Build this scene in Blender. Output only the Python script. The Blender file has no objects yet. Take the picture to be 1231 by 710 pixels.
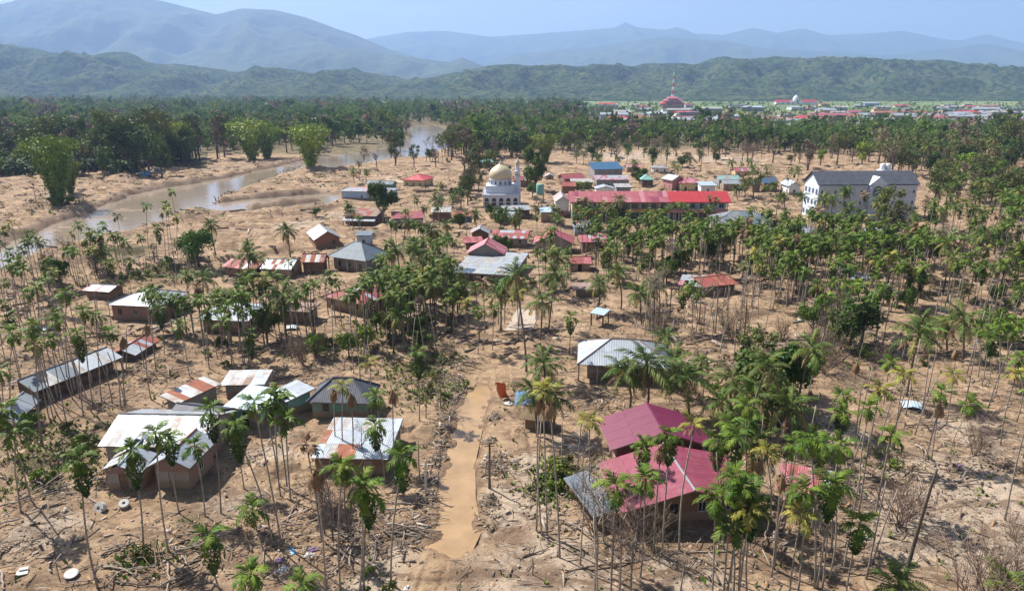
import bpy, math, random
import numpy as np
from mathutils import Vector, Matrix, Euler
from math import sin, cos, pi, radians, atan2, sqrt, exp
S = bpy.context.scene
COL = S.collection
random.seed(7)
R = random.Random(11)
NP = np.random.RandomState(5)

# ------------------------------------------------------------------ camera
CAMH = 42.0; PITCH = radians(16.76); FPX = 820.7
cam_d = bpy.data.cameras.new('camera'); cam = bpy.data.objects.new('camera', cam_d); COL.objects.link(cam)
cam.location = (0, 0, CAMH); cam.rotation_euler = (pi/2-PITCH, 0, 0)
cam_d.lens = 24.0; cam_d.sensor_width = 36.0; cam_d.clip_start = 0.5; cam_d.clip_end = 60000
S.camera = cam

# ------------------------------------------------------------------ sky, sun, exposure
SUN_EL = radians(50); SUN_AZ = (-0.80, 0.60)          # the sun stands to the left, slightly beyond the village
w = bpy.data.worlds.new('World'); S.world = w; w.use_nodes = True
nt = w.node_tree; bg = nt.nodes['Background']
sky = nt.nodes.new('ShaderNodeTexSky'); sky.sky_type = 'NISHITA'; sky.sun_disc = False
sky.sun_elevation = SUN_EL; sky.sun_rotation = atan2(SUN_AZ[0], SUN_AZ[1])
sky.air_density = 1.0; sky.dust_density = 1.2; sky.ozone_density = 0.8
# thin high veil over the whole sky
tcw = nt.nodes.new('ShaderNodeTexCoord'); mpw = nt.nodes.new('ShaderNodeMapping'); mpw.inputs['Scale'].default_value = (1.2, 1.2, 7); nt.links.new(tcw.outputs['Generated'], mpw.inputs[0])
nzw = nt.nodes.new('ShaderNodeTexNoise'); nzw.inputs['Scale'].default_value = 2.2; nzw.inputs['Detail'].default_value = 8; nzw.inputs['Roughness'].default_value = 0.6; nt.links.new(mpw.outputs[0], nzw.inputs['Vector'])
mrw = nt.nodes.new('ShaderNodeMapRange'); mrw.inputs[1].default_value = 0.35; mrw.inputs[2].default_value = 0.7; mrw.inputs[3].default_value = 0.86; mrw.inputs[4].default_value = 0.58; nt.links.new(nzw.outputs[0], mrw.inputs[0])
mrv = nt.nodes.new('ShaderNodeMapRange'); mrv.inputs[1].default_value = 0.35; mrv.inputs[2].default_value = 0.7; mrv.inputs[3].default_value = 1.1; mrv.inputs[4].default_value = 1.35; nt.links.new(nzw.outputs[0], mrv.inputs[0])
hsw = nt.nodes.new('ShaderNodeHueSaturation'); nt.links.new(mrw.outputs[0], hsw.inputs['Saturation']); nt.links.new(mrv.outputs[0], hsw.inputs['Value']); nt.links.new(sky.outputs[0], hsw.inputs['Color'])
nt.links.new(hsw.outputs[0], bg.inputs[0]); bg.inputs[1].default_value = 0.05
sl = bpy.data.lights.new('sun', 'SUN'); sl.energy = 5.0; sl.angle = radians(0.5); sl.color = (1, 0.95, 0.87)
so = bpy.data.objects.new('sun', sl); COL.objects.link(so)
sd = Vector((SUN_AZ[0]*cos(SUN_EL), SUN_AZ[1]*cos(SUN_EL), sin(SUN_EL)))
so.rotation_euler = sd.to_track_quat('Z', 'Y').to_euler(); so.location = (0, 0, 3000)
S.view_settings.view_transform = 'Standard'; S.view_settings.look = 'None'
S.view_settings.exposure = 0.92; S.view_settings.gamma = 1
cy = S.cycles
cy.max_bounces = 5; cy.diffuse_bounces = 1; cy.glossy_bounces = 2; cy.transmission_bounces = 3; cy.transparent_max_bounces = 6
cy.volume_bounces = 2

# ------------------------------------------------------------------ helpers
cp, sp_ = cos(PITCH), sin(PITCH)
def at(u, v, z=0.0):
    'ground plan point (height z) that the photograph shows at u, v'
    x = (u-615.5)/FPX; y = -(v-355)/FPX
    d = Vector((x, cp+y*sp_, -sp_+y*cp))
    t = (z-CAMH)/d.z
    return Vector((d.x*t, d.y*t, z))
def px(p):
    x, y, z = p[0], p[1], p[2]-CAMH
    dep = y*cp - z*sp_; up = y*sp_ + z*cp
    return (615.5+FPX*x/dep, 355-FPX*up/dep)
def px_np(x, y, z=0):
    z = z-CAMH
    dep = np.maximum(y*cp - z*sp_, 1e-3); up = y*sp_ + z*cp
    return 615.5+FPX*x/dep, 355-FPX*up/dep

def _h(ix, iy, s):
    n = (ix.astype(np.int64)*374761393 + iy.astype(np.int64)*668265263 + s*1442695041) & 0x7fffffff
    n = ((n ^ (n >> 13))*1274126177) & 0x7fffffff
    n = (n ^ (n >> 16)) & 0xffff
    return n/65535.0
def vnoise(x, y, s=0):
    ix = np.floor(x); iy = np.floor(y); fx = x-ix; fy = y-iy
    fx = fx*fx*(3-2*fx); fy = fy*fy*(3-2*fy)
    a = _h(ix, iy, s); b = _h(ix+1, iy, s); c = _h(ix, iy+1, s); d = _h(ix+1, iy+1, s)
    return (a*(1-fx)+b*fx)*(1-fy)+(c*(1-fx)+d*fx)*fy*1.0
def fbm(x, y, s=0, o=4, g=0.5):
    t = 0; a = 1; n = 0
    for k in range(o):
        t = t+a*vnoise(x*2**k+k*17.3, y*2**k+k*9.1, s+k); n += a; a *= g
    return t/n
def inpoly(x, y, poly):
    r = np.zeros(x.shape, bool); n = len(poly)
    for i in range(n):
        x0, y0 = poly[i]; x1, y1 = poly[(i+1) % n]
        if y0 == y1: continue
        c = ((y0 > y) != (y1 > y)) & (x < (x1-x0)*(y-y0)/(y1-y0)+x0)
        r ^= c
    return r
def sdist(x, y, poly):
    'signed distance, positive inside'
    d = np.full(x.shape, 1e9); n = len(poly)
    for i in range(n):
        x0, y0 = poly[i]; x1, y1 = poly[(i+1) % n]
        dx, dy = x1-x0, y1-y0; L = dx*dx+dy*dy+1e-9
        t = np.clip(((x-x0)*dx+(y-y0)*dy)/L, 0, 1)
        d = np.minimum(d, np.hypot(x-x0-t*dx, y-y0-t*dy))
    return np.where(inpoly(x, y, poly), d, -d)
def dline(x, y, pts):
    d = np.full(x.shape, 1e9)
    for i in range(len(pts)-1):
        x0, y0 = pts[i]; x1, y1 = pts[i+1]
        dx, dy = x1-x0, y1-y0; L = dx*dx+dy*dy+1e-9
        t = np.clip(((x-x0)*dx+(y-y0)*dy)/L, 0, 1)
        d = np.minimum(d, np.hypot(x-x0-t*dx, y-y0-t*dy))
    return d
def sstep(a, b, x):
    t = np.clip((x-a)/(b-a), 0, 1); return t*t*(3-2*t)
def gpoly(l): return [tuple(at(u, v)[:2]) for u, v in l]

class MB:
    def __init__(s): s.v = []; s.f = []; s.m = []
    def add(s, vs, fs, m=0):
        o = len(s.v); s.v.extend(vs); s.f.extend([tuple(i+o for i in f) for f in fs]); s.m.extend([m]*len(fs))
    def box(s, c, d, m=0, rz=0, M=None):
        x, y, z = d[0]/2, d[1]/2, d[2]/2
        vs = [(-x, -y, -z), (x, -y, -z), (x, y, -z), (-x, y, -z), (-x, -y, z), (x, -y, z), (x, y, z), (-x, y, z)]
        if M is not None: vs = [tuple(M @ Vector(q)) for q in vs]
        elif rz:
            k, q = cos(rz), sin(rz); vs = [(a*k-b*q, a*q+b*k, e) for a, b, e in vs]
        vs = [(a+c[0], b+c[1], e+c[2]) for a, b, e in vs]
        s.add(vs, [(0, 3, 2, 1), (4, 5, 6, 7), (0, 1, 5, 4), (1, 2, 6, 5), (2, 3, 7, 6), (3, 0, 4, 7)], m)
    def tube(s, pts, rad, n=6, m=0, cap=True):
        pts = [Vector(p) for p in pts]; vs = []; k = len(pts)
        if not hasattr(rad, '__len__'): rad = [rad]*k
        for i, p in enumerate(pts):
            t = (pts[min(i+1, k-1)]-pts[max(i-1, 0)]).normalized()
            a = t.cross(Vector((0.13, 0.95, 0.3))).normalized(); b = t.cross(a)
            for j in range(n):
                w_ = 2*pi*j/n; vs.append(tuple(p+(a*cos(w_)+b*sin(w_))*rad[i]))
        fs = []
        for i in range(k-1):
            for j in range(n):
                j2 = (j+1) % n; fs.append((i*n+j, i*n+j2, (i+1)*n+j2, (i+1)*n+j))
        if cap and n > 2: fs.append(tuple(range(n-1, -1, -1))); fs.append(tuple((k-1)*n+j for j in range(n)))
        s.add(vs, fs, m)
    def lathe(s, prof, n=20, m=0, c=(0, 0, 0)):
        vs = []; fs = []
        for r, z in prof:
            for j in range(n): vs.append((c[0]+r*cos(2*pi*j/n), c[1]+r*sin(2*pi*j/n), c[2]+z))
        for i in range(len(prof)-1):
            for j in range(n):
                j2 = (j+1) % n; fs.append((i*n+j, i*n+j2, (i+1)*n+j2, (i+1)*n+j))
        fs.append(tuple((len(prof)-1)*n+j for j in range(n)))
        s.add(vs, fs, m)
    def mesh(s, name, mats, smooth=False):
        me = bpy.data.meshes.new(name); me.from_pydata(s.v, [], s.f)
        if not isinstance(mats, (list, tuple)): mats = [mats]
        for q in mats: me.materials.append(q)
        if any(s.m): me.polygons.foreach_set('material_index', s.m)
        if smooth: me.polygons.foreach_set('use_smooth', [True]*len(s.f))
        me.update(); return me
    def build(s, name, mats, parent=None, smooth=False):
        return link(name, s.mesh(name, mats, smooth), parent)
def link(name, me, parent=None, loc=None, rot=None, sc=None):
    o = bpy.data.objects.new(name, me); COL.objects.link(o)
    if parent is not None: o.parent = parent
    if loc is not None: o.location = loc
    if rot is not None: o.rotation_euler = rot
    if sc is not None: o.scale = sc if hasattr(sc, '__len__') else (sc, sc, sc)
    return o
def empty(name, loc, rz=0):
    o = link(name, None, None, loc, (0, 0, rz)); o.empty_display_size = 0.3; return o
def npmesh(name, V, F, mats, mi=None, smooth=False):
    'V Nx3, F Mx3 or Mx4'
    me = bpy.data.meshes.new(name); V = np.asarray(V, np.float32); F = np.asarray(F, np.int32)
    k = F.shape[1]
    me.vertices.add(len(V)); me.vertices.foreach_set('co', V.ravel())
    me.loops.add(F.size); me.loops.foreach_set('vertex_index', F.ravel())
    me.polygons.add(len(F)); me.polygons.foreach_set('loop_start', np.arange(0, F.size, k, dtype=np.int32))
    me.polygons.foreach_set('loop_total', np.full(len(F), k, np.int32))
    for q in (mats if isinstance(mats, (list, tuple)) else [mats]): me.materials.append(q)
    if mi is not None: me.polygons.foreach_set('material_index', np.asarray(mi, np.int32))
    if smooth: me.polygons.foreach_set('use_smooth', np.ones(len(F), bool))
    me.update(); me.validate(); return me

# ------------------------------------------------------------------ materials
def lin(c):
    return tuple(((q/12.92) if q <= 0.04045 else ((q+0.055)/1.055)**2.4) for q in c)
def mat(name, c1, c2=None, scale=1.5, rough=0.8, metal=0, bump=0, bscale=None, rnd=0.0, detail=5, c3=None, s3=0.3, t3=(0.55, 0.7), coords='Object', trans=0, spec=None, mud=0):
    'procedural principled material: noise between c1 and c2, stains of c3, per-object value jitter rnd'
    m = bpy.data.materials.new(name); m.use_nodes = True; n = m.node_tree.nodes; l = m.node_tree.links
    b = n['Principled BSDF']; b.inputs['Roughness'].default_value = rough; b.inputs['Metallic'].default_value = metal
    if spec is not None: b.inputs['Specular IOR Level'].default_value = spec
    tc = n.new('ShaderNodeTexCoord'); co = tc.outputs[coords]
    if coords == 'Object' and rnd:
        oi = n.new('ShaderNodeObjectInfo'); va = n.new('ShaderNodeVectorMath'); va.operation = 'MULTIPLY_ADD'
        l.new(oi.outputs['Random'], va.inputs[0]); va.inputs[1].default_value = (37, 91, 13); l.new(co, va.inputs[2]); co = va.outputs[0]
    c2 = c2 or c1
    nz = n.new('ShaderNodeTexNoise'); nz.inputs['Scale'].default_value = scale; nz.inputs['Detail'].default_value = detail; nz.inputs['Roughness'].default_value = 0.62
    l.new(co, nz.inputs['Vector'])
    cr = n.new('ShaderNodeValToRGB'); cr.color_ramp.elements[0].position = 0.34; cr.color_ramp.elements[1].position = 0.66
    cr.color_ramp.elements[0].color = (*c1, 1); cr.color_ramp.elements[1].color = (*c2, 1)
    l.new(nz.outputs[0], cr.inputs[0]); out = cr.outputs[0]
    if c3:
        n3 = n.new('ShaderNodeTexNoise'); n3.inputs['Scale'].default_value = s3; n3.inputs['Detail'].default_value = 8; n3.inputs['Roughness'].default_value = 0.7
        l.new(co, n3.inputs['Vector'])
        r3 = n.new('ShaderNodeMapRange'); r3.inputs[1].default_value = t3[0]; r3.inputs[2].default_value = t3[1]
        l.new(n3.outputs[0], r3.inputs[0])
        mx = n.new('ShaderNodeMix'); mx.data_type = 'RGBA'; l.new(r3.outputs[0], mx.inputs[0]); l.new(out, mx.inputs[6]); mx.inputs[7].default_value = (*c3, 1); out = mx.outputs[2]
    if mud:
        so_ = n.new('ShaderNodeSeparateXYZ'); l.new(tc.outputs['Object'], so_.inputs[0])
        mn = n.new('ShaderNodeTexNoise'); mn.inputs['Scale'].default_value = 1.1; mn.inputs['Detail'].default_value = 6; l.new(tc.outputs['Object'], mn.inputs['Vector'])
        ad = n.new('ShaderNodeMath'); ad.operation = 'MULTIPLY_ADD'; l.new(mn.outputs[0], ad.inputs[0]); ad.inputs[1].default_value = -1.3; l.new(so_.outputs[2], ad.inputs[2])
        rm_ = n.new('ShaderNodeMapRange'); rm_.inputs[1].default_value = mud-0.55; rm_.inputs[2].default_value = mud-0.75; rm_.inputs[3].default_value = 0; rm_.inputs[4].default_value = 0.85; l.new(ad.outputs[0], rm_.inputs[0])
        mx2 = n.new('ShaderNodeMix'); mx2.data_type = 'RGBA'; l.new(rm_.outputs[0], mx2.inputs[0]); l.new(out, mx2.inputs[6]); mx2.inputs[7].default_value = (0.27, 0.18, 0.115, 1); out = mx2.outputs[2]
    if rnd:
        oi2 = n.new('ShaderNodeObjectInfo'); mr = n.new('ShaderNodeMapRange'); mr.inputs[3].default_value = 1-rnd; mr.inputs[4].default_value = 1+rnd
        l.new(oi2.outputs['Random'], mr.inputs[0])
        hs = n.new('ShaderNodeHueSaturation'); l.new(mr.outputs[0], hs.inputs['Value']); l.new(out, hs.inputs['Color'])
        ma = n.new('ShaderNodeMath'); ma.operation = 'MULTIPLY_ADD'; ma.inputs[1].default_value = 0.035*min(1, rnd*3); ma.inputs[2].default_value = 0.5-0.0175*min(1, rnd*3)
        m2 = n.new('ShaderNodeMath'); m2.operation = 'FRACT'; m3 = n.new('ShaderNodeMath'); m3.operation = 'MULTIPLY'; m3.inputs[1].default_value = 7.31
        l.new(oi2.outputs['Random'], m3.inputs[0]); l.new(m3.outputs[0], m2.inputs[0]); l.new(m2.outputs[0], ma.inputs[0]); l.new(ma.outputs[0], hs.inputs['Hue'])
        out = hs.outputs[0]
    l.new(out, b.inputs['Base Color'])
    if bump:
        bn = n.new('ShaderNodeTexNoise'); bn.inputs['Scale'].default_value = bscale or scale*4; bn.inputs['Detail'].default_value = 6
        l.new(co, bn.inputs['Vector'])
        bp = n.new('ShaderNodeBump'); bp.inputs['Strength'].default_value = 1; bp.inputs['Distance'].default_value = bump
        l.new(bn.outputs[0], bp.inputs['Height']); l.new(bp.outputs[0], b.inputs['Normal'])
    if trans:
        tr = n.new('ShaderNodeBsdfTranslucent'); ms = n.new('ShaderNodeMixShader'); ms.inputs[0].default_value = trans
        l.new(out, tr.inputs[0]); l.new(b.outputs[0], ms.inputs[1]); l.new(tr.outputs[0], ms.inputs[2])
        l.new(ms.outputs[0], n['Material Output'].inputs[0])
    return m
MT = {}
def M(k): return MT[k]
leafy = dict(rough=0.6, rnd=0.35, trans=0.14, spec=0.22)
MT['areca'] = mat('areca_leaf', (0.042, 0.095, 0.008), (0.15, 0.215, 0.020), 0.9, **leafy)
MT['areca_y'] = mat('yellowing_leaf', (0.18, 0.20, 0.035), (0.34, 0.29, 0.055), 0.8, **leafy)
MT['coco'] = mat('coconut_leaf', (0.045, 0.09, 0.014), (0.135, 0.18, 0.032), 0.6, **leafy)
MT['coco_y'] = mat('coconut_old_leaf', (0.18, 0.19, 0.045), (0.30, 0.25, 0.08), 0.6, **leafy)
MT['dead'] = mat('dead_frond', (0.16, 0.09, 0.045), (0.34, 0.21, 0.11), 0.9, rough=0.85, rnd=0.25)
MT['vine'] = mat('vine_leaf', (0.032, 0.068, 0.014), (0.07, 0.12, 0.022), 0.9, **leafy)
MT['vine2'] = MT['vine']
MT['shaft'] = mat('crownshaft', (0.10, 0.16, 0.05), (0.16, 0.22, 0.07), 2, rough=0.5)
MT['trunk_a'] = mat('areca_trunk', (0.40, 0.36, 0.31), (0.22, 0.175, 0.135), 3.5, rough=0.85, rnd=0.25, bump=0.02)
MT['trunk_c'] = mat('coconut_trunk', (0.20, 0.155, 0.12), (0.11, 0.08, 0.06), 2.5, rough=0.9, rnd=0.2, bump=0.03)
MT['bark'] = mat('bark', (0.17, 0.13, 0.10), (0.09, 0.065, 0.05), 2.5, rough=0.9, rnd=0.2, bump=0.03)
MT['greybark'] = mat('weathered_wood', (0.34, 0.28, 0.23), (0.19, 0.15, 0.12), 3, rough=0.9, rnd=0.25, bump=0.02)
MT['tw'] = mat('dry_twig', (0.26, 0.19, 0.14), (0.15, 0.10, 0.075), 3, rough=0.9, rnd=0.2)
MT['leaf1'] = mat('broad_leaf', (0.05, 0.10, 0.014), (0.115, 0.17, 0.026), 0.45, **leafy)
MT['leaf2'] = mat('olive_leaf', (0.085, 0.105, 0.025), (0.15, 0.16, 0.04), 0.45, **leafy)
MT['leaf3'] = mat('bright_leaf', (0.12, 0.20, 0.022), (0.22, 0.30, 0.04), 0.45, **leafy)
MT['leafd'] = mat('dry_leaf', (0.16, 0.115, 0.075), (0.25, 0.18, 0.12), 0.6, rough=0.85, rnd=0.25)
for k_, a_, b_ in (('f_leaf1', (0.04, 0.085, 0.016), (0.10, 0.16, 0.03)), ('f_leaf2', (0.085, 0.12, 0.03), (0.16, 0.19, 0.05)), ('f_leaf3', (0.11, 0.18, 0.025), (0.20, 0.27, 0.04)), ('f_dry', (0.17, 0.135, 0.10), (0.25, 0.19, 0.14)), ('f_palm', (0.045, 0.085, 0.02), (0.10, 0.15, 0.035)), ('f_palm2', (0.03, 0.06, 0.016), (0.065, 0.10, 0.025))):
    MT[k_] = mat(k_, a_, b_, 0.05, rough=1.0, spec=0.03, trans=0.25)
MT['bamboo'] = mat('bamboo_leaf', (0.13, 0.20, 0.022), (0.25, 0.31, 0.04), 0.35, **leafy)
# roofs and walls
def roofm(k, a, b, stain, t=(0.52, 0.75), rough=0.5, metal=0.25, rnd=0.07):
    MT['roof_'+k] = mat('roof_'+k, a, b, 0.8, rough=rough, metal=metal, c3=stain, s3=0.7, t3=t, rnd=rnd, bump=0.01, bscale=5)
roofm('zinc', (0.27, 0.31, 0.355), (0.345, 0.38, 0.42), (0.27, 0.24, 0.21))
roofm('white', (0.385, 0.415, 0.455), (0.32, 0.35, 0.39), (0.33, 0.28, 0.23), (0.55, 0.8))
roofm('bluewhite', (0.36, 0.47, 0.55), (0.46, 0.55, 0.61), (0.34, 0.33, 0.32), (0.6, 0.85))
roofm('oldzinc', (0.30, 0.30, 0.30), (0.42, 0.42, 0.42), (0.25, 0.15, 0.10), (0.48, 0.68), 0.65)
roofm('rust', (0.34, 0.12, 0.065), (0.24, 0.075, 0.045), (0.42, 0.36, 0.32), (0.55, 0.72), 0.85, 0.05)
roofm('redrust', (0.30, 0.07, 0.055), (0.22, 0.05, 0.042), (0.36, 0.22, 0.18), (0.55, 0.75), 0.75, 0.05)
roofm('maroon', (0.135, 0.010, 0.046), (0.165, 0.016, 0.058), (0.24, 0.07, 0.08), (0.6, 0.95), 0.55, 0, 0.05)
roofm('maroon2', (0.25, 0.046, 0.082), (0.215, 0.036, 0.068), (0.33, 0.15, 0.14), (0.5, 0.85), 0.6, 0, 0.06)
roofm('red', (0.46, 0.040, 0.05), (0.50, 0.06, 0.065), (0.45, 0.16, 0.14), (0.6, 0.9), 0.45, 0.1, 0.04)
roofm('pinkred', (0.38, 0.10, 0.12), (0.32, 0.08, 0.10), (0.36, 0.22, 0.22), (0.5, 0.8), 0.6, 0.05)
roofm('pink', (0.48, 0.20, 0.23), (0.42, 0.17, 0.20), (0.5, 0.38, 0.36), (0.55, 0.8), 0.6, 0.05)
roofm('charcoal', (0.075, 0.08, 0.10), (0.11, 0.115, 0.14), (0.2, 0.18, 0.17), (0.6, 0.9), 0.6, 0.1)
roofm('slate', (0.10, 0.14, 0.18), (0.14, 0.18, 0.225), (0.22, 0.22, 0.22), (0.58, 0.85), 0.6, 0)
roofm('grey', (0.17, 0.18, 0.20), (0.23, 0.24, 0.26), (0.18, 0.14, 0.12), (0.55, 0.8), 0.6, 0.1)
roofm('blue', (0.035, 0.10, 0.20), (0.05, 0.14, 0.25), (0.2, 0.2, 0.2), (0.65, 0.9), 0.5, 0.1)
roofm('teal', (0.20, 0.42, 0.38), (0.25, 0.48, 0.42), (0.3, 0.3, 0.26), (0.6, 0.9), 0.5, 0.1)
roofm('brown', (0.30, 0.21, 0.17), (0.23, 0.15, 0.12), (0.4, 0.36, 0.33), (0.55, 0.75), 0.8, 0.05)
roofm('thatch', (0.23, 0.16, 0.09), (0.13, 0.09, 0.055), (0.07, 0.05, 0.03), (0.45, 0.7), 0.95, 0)
def wallm(k, a, st=(0.30, 0.19, 0.12), t=(0.50, 0.72)):
    MT[k] = mat('wall_'+k, a, tuple(q*0.86 for q in a), 0.7, rough=0.85, c3=st, s3=0.45, t3=t, bump=0.008, bscale=9, mud=1.0)
wallm('w_turq', (0.22, 0.46, 0.42)); wallm('w_teal', (0.16, 0.36, 0.30)); wallm('w_concrete', (0.33, 0.30, 0.27)); wallm('w_brick', (0.33, 0.16, 0.105), (0.24, 0.2, 0.17), (0.55, 0.8))
wallm('w_mudpink', (0.30, 0.18, 0.16)); wallm('w_tan', (0.40, 0.31, 0.23)); wallm('w_cream', (0.66, 0.52, 0.30), t=(0.6, 0.85)); wallm('w_white', (0.78, 0.80, 0.82), (0.5, 0.44, 0.38), (0.62, 0.95))
wallm('w_blue', (0.42, 0.55, 0.72), t=(0.6, 0.9)); wallm('w_deepblue', (0.06, 0.16, 0.34)); wallm('w_grey', (0.30, 0.31, 0.33)); wallm('w_dark', (0.10, 0.08, 0.07)); wallm('w_wood', (0.24, 0.145, 0.085), (0.14, 0.08, 0.05))
wallm('w_orange', (0.62, 0.28, 0.12), t=(0.6, 0.9)); wallm('w_green', (0.10, 0.30, 0.22)); wallm('w_pink', (0.55, 0.25, 0.24), t=(0.6, 0.9)); wallm('w_maroon', (0.25, 0.06, 0.06))
MT['glass'] = mat('dark_glass', (0.02, 0.025, 0.035), (0.035, 0.045, 0.06), 0.8, rough=0.15, spec=0.6)
MT['glassblue'] = mat('blue_glass', (0.05, 0.09, 0.16), (0.09, 0.13, 0.22), 0.8, rough=0.15, spec=0.6)
MT['painted_dark'] = mat('painted_room_dark', (0.018, 0.014, 0.012), (0.03, 0.025, 0.02), 1, rough=0.9)  # near-black colour standing in for the unlit room behind an open doorway
MT['trim'] = mat('pale_trim', (0.62, 0.60, 0.56), (0.5, 0.47, 0.43), 2, rough=0.7)
MT['woodtrim'] = mat('wood_trim', (0.22, 0.13, 0.08), (0.14, 0.08, 0.05), 2, rough=0.8)
MT['dome'] = mat('dome_tiles', (0.56, 0.46, 0.29), (0.64, 0.54, 0.36), 1.5, rough=0.45, c3=(0.45, 0.33, 0.2), t3=(0.6, 0.9))
MT['plaster'] = mat('white_plaster', (0.66, 0.71, 0.80), (0.58, 0.63, 0.73), 0.8, rough=0.6, c3=(0.42, 0.38, 0.35), s3=0.5, t3=(0.6, 0.95))
MT['concrete'] = mat('bare_concrete', (0.42, 0.38, 0.33), (0.33, 0.28, 0.23), 1.2, rough=0.9, c3=(0.5, 0.37, 0.25), s3=0.5, t3=(0.45, 0.7), bump=0.01)
MT['orange'] = mat('orange_cloth', (0.75, 0.16, 0.05), (0.6, 0.12, 0.05), 2, rough=0.8)
MT['tarp'] = mat('blue_tarp', (0.07, 0.17, 0.34), (0.10, 0.22, 0.40), 2, rough=0.5)
MT['whitep'] = mat('white_paint', (0.8, 0.8, 0.79), (0.7, 0.7, 0.69), 2, rough=0.5)
MT['redp'] = mat('red_paint', (0.55, 0.05, 0.05), (0.5, 0.06, 0.05), 2, rough=0.5)
MT['bluep'] = mat('blue_paint', (0.10, 0.33, 0.62), (0.14, 0.38, 0.66), 2, rough=0.4)
MT['black'] = mat('black_rubber', (0.03, 0.03, 0.03), (0.05, 0.045, 0.04), 2, rough=0.8)
MT['purple'] = mat('purple_cloth', (0.16, 0.08, 0.20), (0.26, 0.17, 0.26), 2, rough=0.9)
MT['steel'] = mat('galvanised_steel', (0.4, 0.42, 0.44), (0.3, 0.31, 0.33), 2, rough=0.45, metal=0.6)

# ------------------------------------------------------------------ terrain layout (traced once on the ground plane, then lived in as metres)
RIVER = gpoly([(-60,330),(0,296),(21,284),(72,263),(110,254),(118,246),(152,234),(182,226),(222,220),(260,214),(301,205),(340,197),(365,191),(387,185),(431,182),(462,177),(479,171),(494,165),(496,158),(490,152),(520,150),(560,160),(545,172),(508,188),(470,191),(445,196),(416,201),(396,203),(382,202),(357,203),(340,207),(309,220),(292,227),(265,236),(247,248),(217,254),(184,268),(150,277),(118,284),(84,295),(40,302),(-40,345)])
BRANCH = gpoly([(250,243),(300,237),(340,234),(380,231),(408,232),(408,240),(380,247),(340,253),(300,255),(265,253),(240,250)])
ISLET = gpoly([(292,246),(330,242),(384,237),(388,239),(340,246),(300,249)])
ROADW = gpoly([(514,656),(527,614),(530,581),(539,545),(543,517),(547,499),(556,481),(569,466),(584,464),(589,474),(582,494),(577,522),(570,555),(570,593),(573,614),(576,634),(566,656),(553,666),(530,664)])
ROAD = gpoly([(500,760),(520,690),(548,620),(556,555),(566,500),(583,455),(603,425),(625,400),(640,372),(650,350),(655,325),(640,300),(630,280),(640,262)])
PALE = [(at(u, v)[0], at(u, v)[1], r) for u, v, r in [(620,600,6),(640,690,9),(590,700,8),(700,700,7),(540,705,8),(470,690,6),(1160,580,9),(1200,615,9),(1110,630,8),(1180,655,8),(330,545,4),(280,600,4),(60,640,4),(690,530,3),(640,560,4),(460,220,14),(360,270,9),(400,262,8),(1170,520,6),(1010,520,4),(200,180,25),(760,188,40),(870,192,28),(1080,650,5),(820,690,5)]]
DAMP = [(at(u, v)[0], at(u, v)[1], r) for u, v, r in [(470,640,3),(560,690,3),(660,690,3),(620,640,3),(180,555,5),(100,480,6),(40,520,6),(900,640,6),(140,180,30),(60,235,16),(240,205,14),(300,200,16)]]
GREEN = [(at(u, v)[0], at(u, v)[1], r) for u, v, r in [(40,560,3),(60,585,2.5),(95,530,3),(500,440,4),(515,470,3),(660,590,2.5),(675,555,2),(200,330,10),(160,300,8),(520,350,5),(440,400,5),(925,450,5),(1010,400,6),(1180,400,7),(610,350,6),(230,620,2)]]
MOUND = [(at(u, v)[0], at(u, v)[1], r, h) for u, v, r, h in [(512,520,2.6,1.5),(333,560,3.0,1.6),(352,525,2.2,1.0),(470,560,2.5,0.9),(40,250,9,2.6),(85,222,9,2.4),(150,217,9,2.2),(230,210,9,2.0),(330,258,8,1.2),(230,262,7,1.3),(620,520,2,0.7),(690,470,2.5,0.8),(720,520,2,0.7),(290,640,2.5,0.6),(1020,600,3,0.8),(900,560,3,0.8),(960,620,3,0.7),(560,440,2.5,0.9),(640,415,3,1.0),(700,400,3.5,1.0),(50,620,4,1.2),(20,560,4,1.2),(60,470,5,1.0),(170,450,4,0.9),(400,300,4,0.8)]]
TRACKS = [(ROAD, 0.85), (gpoly([(1290,560),(1180,590),(1110,625),(1040,640),(960,655),(860,690),(740,725)]), 0.8), (gpoly([(470,700),(560,685),(640,690),(760,720)]), 0.9), (gpoly([(600,640),(640,600),(650,560),(640,520),(612,480),(603,440)]), 0.8), (gpoly([(1290,540),(1200,545),(1120,560),(1060,590),(1020,640)]), 0.8), (gpoly([(300,640),(330,600),(345,560),(350,520)]), 0.8)]
PADS = []                                            # levelled house plots, filled in by the houses (x, y, r)
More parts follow.
